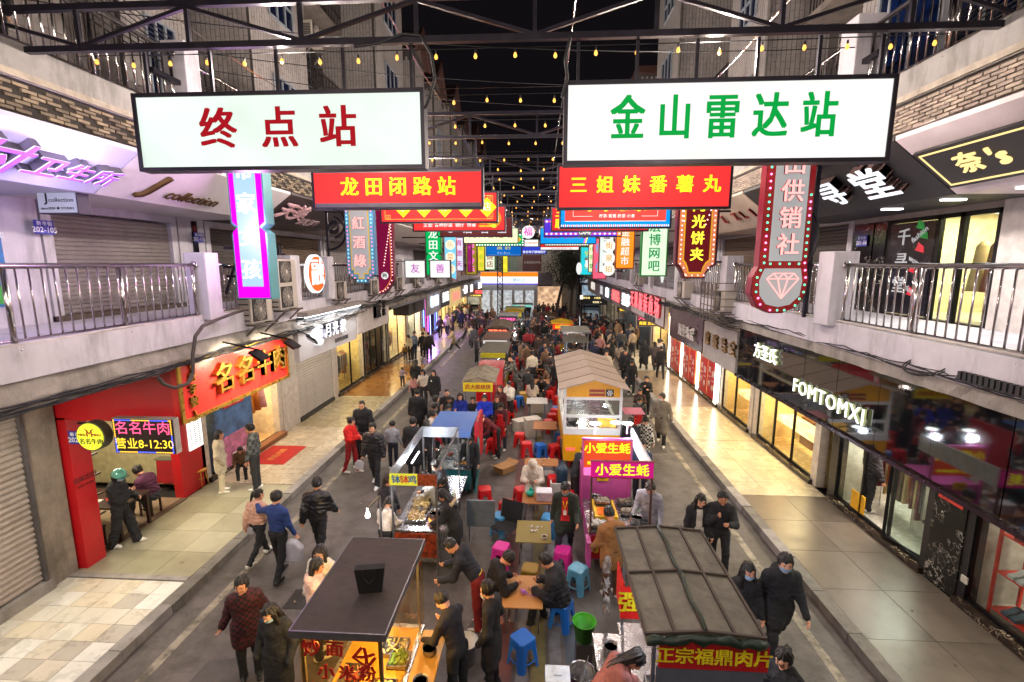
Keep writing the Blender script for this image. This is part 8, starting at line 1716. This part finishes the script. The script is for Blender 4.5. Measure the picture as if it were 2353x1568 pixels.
w3(B(1.3,1.55,9.95,9.97,1.2,1.37),'number_plate',M('c89a1a',.4));w3(MB().bar((1.0,8.44,.82),(1.0,8.44,2.0),.035),'post',M('4a3028',.5));w3(MB().bar((2.1,8.44,0),(2.1,8.44,2.0),.04),'post',M('4a3028',.5));w3(B(2.06,2.1,8.5,10.3,1.95,2.3),'white_side_panel',M('c9c9cc',.4));w3(B(.92,1.0,8.2,8.5,.3,.8),'pink_flap',mPi);w3(B(1.02,1.3,8.5,8.53,.3,.75),'red_plate',M('a8141c',.5));text('小',r2,M('d8c81a',.5),.24,(1.15,8.49,.52),depth=.002,bold=.03,world=True)
w3(B(1.15,1.6,8.9,9.6,.86,.95),'grill_box',M('c9a01a',.4));gm=MB();[gm.bar((1.2,8.95+k*.05,.96),(1.55,8.95+k*.05,.96),.012)for k in range(13)];w3(gm,'grill_bars',M('2a2826',.4,me=.6));w3(B(1.2,1.55,8.95,9.25,.952,.956),'embers',M((1,.16,.02),em=3,var=.8,sc_=30))
for x,y,n,c in((1.35,9.45,'grey oyster shells','8a8478'),(1.85,9.6,'piled oysters','6d6558'),(1.85,9.2,'oyster','7a7468'),(1.2,8.7,'silver foil oyster','a8a49c')):tray(x,y,.87 if x>1.6 or y<8.8 else.965,.32,.24,c,n+' tray on the pink stall',70)
tray(1.95,8.85,.86,.12,.14,'6d705c','steel pot of clear soup on the oyster stall',round_=True);tray(1.25,9.75,.86,.12,.08,'a0a0a4','lidded steel pot at the back of the oyster stall',round_=True)
for k,(x,y)in enumerate(((1.25,10.15),(1.95,10.2))):lb=thing('stall_lamp','round white work lamp over the orange oyster banner, %s'%('left','right')[k],'lamp',(x,y,2.2));MB().bar((0,0,0),(0,0,.22),.02).obj('stem',mPi,lb);MB().sph((0,0,.24),(.13,.09,.03),12,6).obj('lamp_disc',M((.95,1,1),em=9,var=0),lb,True);lamp('stall_light','POINT',(x,y-.1,2.3),26,COOL,.07)
lamp('stall_light','POINT',(1.5,9.3,1.95),10,(1,.93,.9),.05)
bb=thing('barbecue','long steel charcoal barbecue covered in meat skewers','barbecue',(1.75,11.7,0));MB().box(-.42,.42,-.6,.6,.6,.85).obj('body',mSS,bb);MB().box(-.36,.36,-.55,.55,.852,.856).obj('embers',M((1,.14,.02),em=1.6,var=.9,sc_=25),bb);[MB().bar((x,y,0),(x,y,.6),.03).obj('leg',mPost,bb)for x in(-.38,.38)for y in(-.55,.55)]
m=MB();q=random.Random(2)
for k in range(26):
 y=-.5+k*.04
 for j in range(9):m.box(-.3+j*.065+q.uniform(-.01,.01),-.25+j*.065,y,y+.028,.875,.905)
tag(m.obj('meat_skewers',M('7a3a1a',.4,var=.4,sc_=30),bb),kind='stuff');tray(1.75,12.5,.95,.5,.3,'8a5a30','tray of raw skewers behind the barbecue',60);MB().box(-.35,.35,.62,1.0,.85,.94).obj('shelf',mSS,bb)
ft=thing('food_truck','yellow food truck with a beige gabled roof and white framed windows','food truck',(1.52,15.2,0));x0,x1,y0,y1=.72,2.35,13.1,17.3;w4=lambda m,n,mt,**k:m.obj(n,mt,ft,world=True,**k);mY=M('d89a0c',.4,var=.05,dirt=.15);mFW=M('c9c9c9',.4,var=.04,dirt=.1)
w4(B(x0,x1,y0,y1,.3,1.1),'yellow_body',mY,bevel=.01);w4(B(x0-.01,x1+.01,y0-.01,y1+.01,1.1,1.28),'white_band',mFW);fr=MB()
for x in(x0,x1-.07):fr.box(x,x+.07,y0,y0+.07,1.28,2.5).box(x,x+.07,y1-.07,y1,1.28,2.5)
fr.box(x0,x1,y0-.01,y0+.06,1.6,1.68).box(x0,x1,y0-.012,y0+.06,2.12,2.2).box(x0-.01,x0+.06,y0,y1,2.12,2.2).box(x1-.06,x1+.01,y0,y1,2.12,2.2).box(x0-.01,x0+.05,14.6,14.66,1.28,2.2).box(x0-.01,x0+.05,16,16.06,1.28,2.2);w4(fr,'window_frame',mFW);w4(B(x0+.07,x1-.07,y0+.02,y0+.026,1.68,2.12),'pane',mGlass)
w4(B(x0+.05,x1-.05,y0+.01,y0+.05,2.2,2.5),'yellow_header',mY);w4(B(1.42,1.85,y0-.01,y0+.01,2.24,2.42),'red_plate',M('8a1c10',.5));text('美味佳移动店车',ft,M('d8c050',.5),.058,(1.63,y0-.015,2.33),depth=.001,world=True);w4(B(1.88,2.1,y0-.01,y0+.01,2.23,2.43),'fan_box',mBlack);fn=MB();[fn.prism([(0,0),(.08,.02),(.08,-.03)],(1.99,y0-.02,2.33),(math.cos(a),0,math.sin(a)),(-math.sin(a),0,math.cos(a)),(0,1,0),.006)for a in(0,1.05,2.1,3.14,4.19,5.24)];w4(fn,'fan_blades',mFW)
xm=(x0+x1)/2;a,b,c,d=x0-.15,x1+.15,y0-.3,y1+.2;mG=M('a08f82',.7,var=.08,sc_=3,dirt=.15)
w4(MB().add([(a,c,2.5),(xm,c,2.78),(b,c,2.5),(a,d,2.5),(xm,d,2.78),(b,d,2.5),(a,c,2.47),(xm,c,2.75),(b,c,2.47),(a,d,2.47),(xm,d,2.75),(b,d,2.47)],[(0,1,4,3),(1,2,5,4),(6,9,10,7),(7,10,11,8),(0,6,7,1),(1,7,8,2),(3,4,10,9),(4,5,11,10),(0,3,9,6),(2,8,11,5)])or MB(),'x',mG)if False else None
m=MB();m.add([(a,c,2.5),(xm,c,2.78),(b,c,2.5),(a,d,2.5),(xm,d,2.78),(b,d,2.5),(a,c,2.47),(xm,c,2.75),(b,c,2.47),(a,d,2.47),(xm,d,2.75),(b,d,2.47)],[(0,1,4,3),(1,2,5,4),(6,9,10,7),(7,10,11,8),(0,6,7,1),(1,7,8,2),(3,4,10,9),(4,5,11,10),(0,3,9,6),(2,8,11,5)]);w4(m,'roof',mG);w4(MB().prism([(x0+.05,2.5),(x1-.05,2.5),(xm,2.74)],(0,y0+.02,0),(1,0,0),(0,0,1),(0,1,0),.03),'gable',mY)
for k in range(4):yy=c+(d-c)*(k+.7)/4.5;w4(MB().bar((a,yy,2.505),(xm,yy,2.785),.02).bar((b,yy,2.505),(xm,yy,2.785),.02),'roof_seam',M('8a7a6e',.7))
w4(MB().box(x0+.1,x1-.1,y0+.1,y1-.1,1.2,1.29),'inner_counter',mSS);w4(B(1.75,2.2,13.2,13.7,1.3,1.5),'display_case',M((1,.55,.1),em=1.2,var=.6,sc_=15));w4(MB().lathe([(.1,1.3),(.2,1.38),(.22,1.5),(.1,1.6)],(1.0,13.6,0),14),'kettle',mSS);w4(MB().tube([(1.15+.2*math.cos(t_),13.3,1.95+.16*math.sin(t_))for t_ in[k*.5 for k in range(14)]],.018,6),'steering_wheel',mBlack)
for x in(x0+.05,x1-.05):o=MB().lathe([(.12,-.08),(.3,-.09),(.32,0),(.3,.09),(.12,.08)],n=16).obj('wheel',mBlack,ft);o.rotation_euler=(0,R(90),0);o.location=(x-1.52,-1.2,.32)
w4(B(.8,1.05,y0-.02,y0,.62,.7),'tail_light',M((1,.08,.06),em=2,var=0));lamp('stall_light','POINT',(1.5,14,2.35),30,(1,.93,.82),.08);lamp('stall_light','POINT',(1.5,16.2,2.35),20,(1,.93,.82),.08);w4(B(2.4,2.95,12.9,13.5,1.78,1.8),'pink_side_board',M('b86a7a',.5));w4(MB().tube([(2.28,12.9,.9),(2.28,12.7,1.6),(2.1,12.4,1.75)],.02,6),'lamp_arm',mPost);w4(MB().sph((2.05,12.35,1.73),(.14,.12,.03),12,5),'lamp_disc',M((.95,1,1),em=7,var=0));lamp('stall_light','POINT',(2.0,12.2,1.68),16,COOL,.06)
gs=thing('gas_cylinder','dark blue gas cylinder in a white foam box by the yellow truck','gas cylinder',(.62,11.6,.3));MB().lathe([(.13,0),(.15,.05),(.15,.42),(.1,.52),(.04,.55),(.04,.6)],n=16).obj('cylinder',M('16344a',.4,dirt=.3),gs,True);MB().tube([(.07*math.cos(t_),.07*math.sin(t_),.62)for t_ in[k*.6 for k in range(12)]],.012,5).obj('collar',M('16344a',.4),gs);bx=thing('foam_box','white foam box on the ground under the gas cylinder','box',(.62,11.6,0));MB().box(-.3,.3,-.22,.22,0,.28).box(-.3,-.26,-.22,.22,.28,.42).box(.26,.3,-.22,.22,.28,.42).box(-.26,.26,-.22,-.18,.28,.42).obj('box',M('b8b5b0',.8),bx)
cart('blue stall with a steel top and yellow price strip, lit bright white',1.35,2.35,20.4,22.4,'8a9098',1.75,'1a4a9a',.9,M('c9b81a',.5),'',None,.1,COOL,40,'none',over=.02,seed=13)
cart('stall with a propped grey corrugated roof behind the blue stall',1.35,2.4,23.4,25.2,'5c5a52',2.05,'3a4a4a',.85,None,'',None,.2,NEUT,24,'hip',seed=14)
cart('stall with two dusty glass roof panels in a dark green frame',1.4,2.7,26,28.4,'7a7a70',2.2,'24453c',.85,None,'',None,.2,NEUT,24,seed=15)
cart('yellow gabled pancake stall with a lit red sign in the right row',.9,2.1,30.4,32,'c9a81a',2.1,'c9a81a',.85,M((.8,.05,.02),em=.8,var=0),'山东煎饼',tYel,.34,NEUT,40,'hip',seed=16)
cart('brown tarp covered stall in the middle of the far crowd',-.2,1.3,37,38.6,'5a4638',1.9,'3a2c24',.85,None,'',None,.2,NEUT,24,'hip',seed=17)
wd=patmat('wood','a8743c','b98448',3,.5,'wood');wd2=patmat('wood','8a7a3c','6d5c2c',3,.6,'worn_wood');wd3=patmat('wood','a86c34','7a4a22',3,.5,'wood')
table(-.55,.1,6.75,7.55,.56,wd,'low light wooden folding table between the two seated men');table(-.42,.28,8.55,9.35,.56,wd2,'worn olive wooden table with crumpled tissues');table(-.35,.35,10.15,10.7,.52,wd3,'small orange edged table carrying boxes and a teal bag');table(-.35,.55,12.0,12.5,.62,wd3,'wooden table with leftover bowls near the white hooded sitter');table(-.15,.6,14.6,15.4,.7,wd3,'table with food between the stool diners');table(-.45,.35,17.4,18.2,.7,M('b8b5b0',.5),'white box topped table among the seated crowd');table(-.3,.5,20.5,21.3,.7,wd3,'table in front of the yellow hoodie');table(-.5,.3,23.2,23.9,.7,wd3,'folding table with patterned top');table(-.55,.3,25,25.8,.7,wd3,'second folding table with patterned top');table(-.9,.0,28,28.8,.7,mSS,'steel table with bowls in the middle crowd')
ph=thing('mobile_phone','black phone lying on the low wooden table','phone',(-.05,7.2,.562));B(-.08,.08,-.035,.035,0,.009).obj('phone',mBlack,ph);fl=thing('wrapped_flower','purple wrapped flower toy on the low wooden table','flower',(-.2,7.05,.565));m=MB();[m.sph((rnd.uniform(-.05,.05),rnd.uniform(-.05,.05),rnd.uniform(.01,.06)),rnd.uniform(.02,.04),6,4)for _ in range(9)];m.bar((.02,0,.01),(.22,-.06,.01),.008);m.obj('flower',M('a86ac0',.3),fl)
def litter(name,lab,p,n,rr,c,s=.02):
 t=thing(name,lab,'tissue',p,group='crumpled tissues');m=MB();[m.sph((rnd.uniform(-rr,rr),rnd.uniform(-rr,rr),rnd.uniform(.005,s*1.5)),(rnd.uniform(s*.7,s*1.6),rnd.uniform(s*.7,s*1.6),s),5,3)for _ in range(n)];tag(m.obj('tissues',M(c,.9),t),kind='stuff')
litter('tissue_heap','heap of white crumpled tissues on the olive table',(-.02,9.0,.562),14,.11,'c9c4be');litter('tissue_heap','white tissues on the road under the olive table',(.0,8.2,.005),9,.3,'b8b4ae');litter('tissue_heap','scraps of paper on the road near the red stools',(-.9,10.8,.005),5,.5,'a8a49c');litter('tissue_heap','used bowls and tissues on the leftover table',(.1,12.25,.622),14,.25,'b8a890');litter('tissue_heap','scraps on the road before the noodle stall',(-.9,7.4,.005),6,.5,'8a8278',.012)
bw=thing('soup_cup','plastic cup of brown soup on the olive table','cup',(.14,8.68,.562));MB().lathe([(.04,0),(.06,.07),(.055,.07),(.04,.01)],n=14).obj('cup',M('b8a89c',.3),bw,True);MB().lathe([(0,.05),(.053,.05)],n=12).obj('soup',M('7a3a10',.2),bw)
wb=thing('storage_box','white lidded storage box on the small orange edged table','box',(.15,10.35,.525));MB().box(-.17,.17,-.13,.13,0,.2).obj('box',M('b8a0a8',.4),wb,bevel=.02);MB().box(-.18,.18,-.14,.14,.2,.235).obj('lid',M('c9c4c8',.4),wb,bevel=.01);wb=thing('plastic_bag','teal plastic bag on the small orange edged table','bag',(-.17,10.5,.525));MB().sph((0,0,.07),(.1,.09,.08),9,6).sph((.02,0,.17),(.05,.04,.06),7,5).obj('bag',M('1aa08a',.4),wb,True)
for p,c,l in(((-1.3,11.0),sR,'single red stool behind the skewer stall'),((-.72,10.35),sR,'red stool left of the small orange edged table'),((-.4,11.05),sR,'red stool behind the small orange edged table'),((.5,10.5),sR,'red stool right of the small orange edged table'),((.78,10.9),sR,'red stool beside the oyster stall'),((-.12,11.3),sR,'red stool under the white hooded sitter'),((.42,11.75),sR,'red stool beside the white bucket'),((-.78,7.15),M('c88a78',.4),'salmon stool under the man in the black hoodie'),((.42,7.1),sB,'blue stool under the man in the black puffer'),((-.2,6.3),sB,'bright blue stool in front of the low wooden table'),((-.7,8.6),sPk,'magenta stool left of the olive table'),((.5,8.55),sPk,'magenta stool right of the olive table'),((.25,9.75),sL,'blue patterned stool behind the olive table'),((.75,8.0),M('5a98b0',.4,var=.2),'pale blue slatted stool beside the magenta stool'),((-.12,7.95),sO,'round mustard stool between the two tables'),((-.82,9.75),sL,'blue printed stool under the black folding chair'),((-.35,14.1),sR,'red stool under the cream fleece diner'),((.08,14.0),sB,'blue stool between two red stools'),((.5,13.95),sR,'red stool right of the blue stool'),((.78,14.6),sR,'red stool at the table end by the truck'),((-.6,14.9),sR,'red stool behind the cream fleece'),((.35,16.3),sR,'red stool of the print shirt woman'),((.5,17.0),sR,'red stool beneath the tan fleece'),((.62,17.6),sR,'red stool beside the tan fleece'),((-.8,19.3),sB,'lone blue stool near the carton'),((.45,20.2),sR,'red stool under the yellow hoodie'),((.65,21.0),sR,'red stool behind the yellow hoodie'),((-.6,22.3),M('b8b4ae',.4),'white stool by the folding tables'),((-.9,27.2),sR,'red stool far in the crowd'),((.45,26),sR,'red stool behind the folding tables'),((-1.2,27.6),sR,'red stool by the long black coat'),((-.9,30),sB,'blue stool far in the crowd'),((.1,24.4),sR,'red stool between the folding tables')):
 stool(p,rnd.uniform(0,1.5),c,l)
for x,y,l in seats:stool((x,y),0,sR if rnd.random()<.75 else sB,'plastic stool under the '+' '.join(l.replace('person in ','').replace(', ',' ').split()[:10]),'stools in the far crowd')
for k in range(22):
 x,y=(-1.25 if k%2 else.95)+rnd.uniform(-.25,.2),13.6+k*.72;stool((x,y),rnd.uniform(0,1.5),(sR,sR,sB,sR)[k%4],'%s stool standing empty, %s from the camera in the %s row of the street middle'%('blue' if k%4==2 else 'red',['first','second','third','fourth','fifth','sixth','seventh','eighth','ninth','tenth','eleventh'][k//2],'left' if k%2 else 'right'),'empty stools along the middle of the street')
fc=thing('folding_chair','black fabric folding camp chair on thin steel legs','chair',(-.68,9.35,0),R(-25));MB().quad((-.25,-.2,.42),(.25,-.2,.42),(.25,.25,.4),(-.25,.25,.4)).quad((-.25,.25,.4),(.25,.25,.4),(.27,.38,.82),(-.27,.38,.82)).obj('fabric',M('101012',.9,bump=.4),fc);[MB().tube(p,.01,6).obj('leg',mPost,fc)for p in([(-.25,-.22,0),(.25,.25,.42)],[(.25,-.22,0),(-.25,.25,.42)],[(-.27,.35,0),(-.25,-.2,.42)],[(.27,.35,0),(.25,-.2,.42)],[(-.25,.2,.2),(-.27,.38,.85)],[(.25,.2,.2),(.27,.38,.85)])]
for i,(x,y,c,n,h)in enumerate(((-.05,18.6,'c9c4bc','white foam box behind the stool diners',.5),(-.55,20.1,'b8943c','yellow and white carton with a red bag on top',.35),(-.2,15.9,'b5aea4','tall white foam box with a flat lid',.6),(-.6,16.3,'b8b0a4','pale crate among the stools',.4),(-.95,13.0,'9a7448','open cardboard box with wrappers on the road',.18))):
 t=thing('box',n,'box',(x,y,0),R(12*i));MB().box(-.25,.25,-.2,.2,0,h).obj('carton',M(c,.8,var=.1),t,bevel=.01);MB().box(-.27,.27,-.22,.22,h,h+.04).obj('lid',M(c,.7),t)if i!=4 else[MB().quad((s*.25,-.2,h),(s*.25,.2,h),(s*.38,.2,h+.06),(s*.38,-.2,h+.06)).obj('flap',M(c,.8),t)for s in(-1,1)]
wbk=thing('bucket','white plastic bucket between the hooded sitter and the gas cylinder','bucket',(.28,12.1,0));MB().lathe([(.14,0),(.17,.38),(.18,.38),(.16,.36),(.13,.02),(0,.02)],n=20).obj('bucket',M('c2beb8',.4),wbk,True)
for p,s,l in((gz(672,1265,.55),.22,'big white printed shopping bag in the hand of the blue sweater man'),(gz(826,1068,.55),.13,'white plastic bag carried by the red puffer woman'),(gz(1006,893,.6),.1,'clear bag held by the laughing woman'),(gz(575,1218,.5),.09,'small white bag held by the ponytail girl'),(gz(1402,905,.7),.09,'round black handbag of the checkerboard coat')):
 t=thing('plastic_bag' if 'black' not in l else 'handbag',l,'bag',p);c=M('101012',.4)if 'black' in l else M('b5b3bd',.35,tr=.15,var=.15);MB().prism([(-.5*s*1.6,-s),(.5*s*1.6,-s),(.62*s*1.6,s*.3),(.3*s,s),(-.3*s,s),(-.62*s*1.6,s*.3)],(0,-s*.35,0),(1,0,0),(0,0,1),(0,1,0),s*.7).obj('bag',c,t,bevel=s*.2)
sr=thing('stroller','small black pushchair pushed along the left pavement','stroller',(-4.7,0,0));q=gz(1002,772,.3);sr.location=(q.x,q.y,.15);[MB().lathe([(.05,-.02),(.08,0),(.05,.02)],n=10).obj('wheel',mBlack,sr).matrix_local.__class__ for _ in()]
MB().tube([(-.3,0,.1),(.1,0,.45),(.35,0,.95)],.012,6).tube([(.3,0,.1),(-.05,0,.45)],.012,6).obj('frame',mBlack,sr);MB().box(-.2,.1,-.17,.17,.38,.46).box(.08,.14,-.17,.17,.42,.75).obj('seat',M('2a2020',.8),sr);[setattr(MB().tube([(x,y-.02,.07),(x,y+.02,.07)],.07,10).obj('wheel',mBlack,sr),'hide_select',False)for x in(-.3,.3)for y in(-.15,.15)]
sk_=thing('shoe_rack','bright red metal shelf rack of trainers in the right window','rack',(7.62,7.05,.2));mRk=M('c8230f',.4)
for z in(.1,.75,1.4,2.0):MB().box(-.15,.3,-.5,.5,z,z+.02).obj('shelf',mRk,sk_)
for y in(-.5,.5):MB().bar((-.15,y,0),(-.15,y,2.2),.04).bar((.3,y,0),(.3,y,2.2),.04).obj('upright',mRk,sk_)
sm_=MB().prism([(-.14,0),(.14,0),(.14,.05),(.02,.08),(-.05,.13),(-.13,.12)],(0,-.05,0),(1,0,0),(0,0,1),(0,1,0),.1)
for i,(y,z,c,n)in enumerate(((-.3,.12,'8a8a88','grey'),(.2,.12,'3a4a5c','slate'),(-.3,.77,'2a3a4a','dark'),(.2,.77,'b0b0b0','white'),(-.3,1.42,'5a7aa0','blue'),(.2,1.42,'8a2a2a','maroon'))):
 t=thing('pair_of_shoes',n+' trainers on the red rack, %s shelf'%('bottom','bottom','middle','middle','upper','upper')[i],'shoes',(7.62,7.05+y,.2+z+.002),R(180));me_=MB();me_.v,me_.f,me_.m=list(sm_.v),list(sm_.f),list(sm_.m);mh=me_.mesh('shoe',M(c,.6,var=.2));child('shoe',mh,t,(0,-.07,0));child('shoe',mh,t,(0,.07,0))
for s,xx,ys in((-1,-7.6,(2.5,5.6,13.6,17.8,24,32,38)),(1,6.3,(3.5,8.5,13.5,17.2,22.5,29,38))):  # tube fittings hidden by the slabs, added to brighten the pavements below
 for k,y in enumerate(ys):
  t=thing('tube_light','tube light under the %s walkway, %s from the camera'%('left' if s<0 else 'right',ordn[k]),'light',(xx,y,4.02));MB().box(-.05,.05,-.6,.6,0,.05).obj('fitting',mWhite,t);MB().tube([(0,-.55,-.02),(0,.55,-.02)],.015,8).obj('tube_lamp',M((1,.93,.8),em=6,var=0),t);lamp('added_tube_glow','AREA',(xx,y,3.96),TL*(1.5 if k<2 and s<0 else 1),(1,.93,.78)if y<10 else(1,.86,.66),.1,(0,0,0),sy=1.1)
for y in(5.6,6.8,8.0,9.3):lamp('downlight_glow','SPOT',(6.35,y,6.85),60,(1,.96,.93),.05,(0,0,0),spot=130)
for y,c,w_ in((5.3,(.7,.58,1),34),(6.6,(.7,.58,1),34)):lamp('neon_glow','POINT',(-6.35,y,7.0),w_,c,.15)
lamp('neon_glow','POINT',(-5.3,8.9,6.5),34,(1,.5,1),.2);lamp('neon_glow','POINT',(5.2,7.0,7.6),34,(1,.9,.85),.15)
for i,(x,y,w,l)in enumerate(((3.1,9.8,.6,.5),(-3.9,13.2,.6,.45),(3.6,21,.7,.6),(-4.4,7.2,.5,.5))):struct('manhole_cover',B(x,x+w,y,y+l,0,.008),M('3a3634',.5,me=.4,var=.3,sc_=20,bump=.8,bs=60))
for i,(x,y,w,l)in enumerate(((2.7,6.2,1.1,2.2),(-5.0,4.4,.9,1.8),(3.2,14.5,.9,3.0),(-4.8,17,1.1,3.5),(-3.6,10.3,.7,1.2))):struct('road_patch',MB().prism([(0,0),(w,.1),(w*.95,l),(.08,l*.93)],(x,y,.001),(1,0,0),(0,1,0),(0,0,1),.004),M('4a4543',.7,var=.3,sc_=2,dirt=.6,bump=.3,bs=90))
for k in range(26):
 x,y=rnd.uniform(-5.6,4.3),rnd.uniform(4.6,20);t=thing('litter','small pale scrap of litter lying on the road','litter',(x,y,.006),rnd.uniform(0,3),'scraps of litter');s=rnd.uniform(.02,.05);MB().prism([(0,0),(s,s*.3),(s*.8,s),(-s*.2,s*.7)],(0,0,0),(1,0,.1),(0,1,.15),(0,0,1),.004).obj('scrap',M(rnd.choice(['b8b0a4','9a8a70','7a6a50','c9c4bc']),.8),t)
for x in(-4.6,-1.9,.4,2.9):o=MB().tube([(x,6+k*2,8.96-.05*(k%2))for k in range(23)],.008,4).obj('steel_wire',mSteel);tag(o,'long steel wire over the trusses, %s'%{-4.6:'leftmost',-1.9:'second from left',.4:'third from left',2.9:'rightmost'}[x],'wire')
for k,(x,y,z0,z1)in enumerate(((-8.62,11.7,8.5,18),(-8.62,9.2,8.5,18),(-8.6,16.2,8.5,18),(-6.3,19.4,11.6,18),(7.1,12.8,8.5,17),(5.6,13.3,8.5,17),(7.1,18.8,8.5,17),(4.95,18.9,8.6,17))):
 o=MB().tube([(x,y,z0),(x,y,z1)],.05,8).obj('drain_pipe',M('77726e',.5,dirt=.4),smooth=True);tag(o,'grey drain pipe on the %s upper wall, %s from the camera'%('left' if x<0 else 'right',ordn[k%4]),'pipe')
for p,s,l in(((-8.65,10.6,10.2),-1,'lower of two air conditioners over the left second-floor walkway'),((-8.65,10.8,11.8),-1,'upper of two air conditioners over the left second-floor walkway'),((-8.65,17.2,11.2),-1,'air conditioner between the tiled bays on the left'),((-7.2,15.7,12.5),-1,'air conditioner on the far side of the first left bay'),((7.15,12.0,10.4),1,'lower of two air conditioners over the right second-floor walkway'),((7.15,12.1,12.0),1,'upper of two air conditioners over the right second-floor walkway'),((7.15,17.6,11.5),1,'air conditioner between the tiled bays on the right')):acunit(p,s,l)
gn=thing('notice_plate','small green notice plate on the right upper tiled wall','sign',(6.2,9.9,9.0));B(-.13,.13,-.012,0,-.2,.2).obj('plate',M('2aa07a',.5),gn)
for k in range(7):cable('overhead_wire','thin black wire crossing the street between the upper walls, number %s'%['one','two','three','four','five','six','seven'][k],[(-7.5,7+k*2.1,9.6+.3*(k%3)),(5.9,8.5+k*2.3,9.3+.25*(k%4))],.008,mCab,4,.35,12)
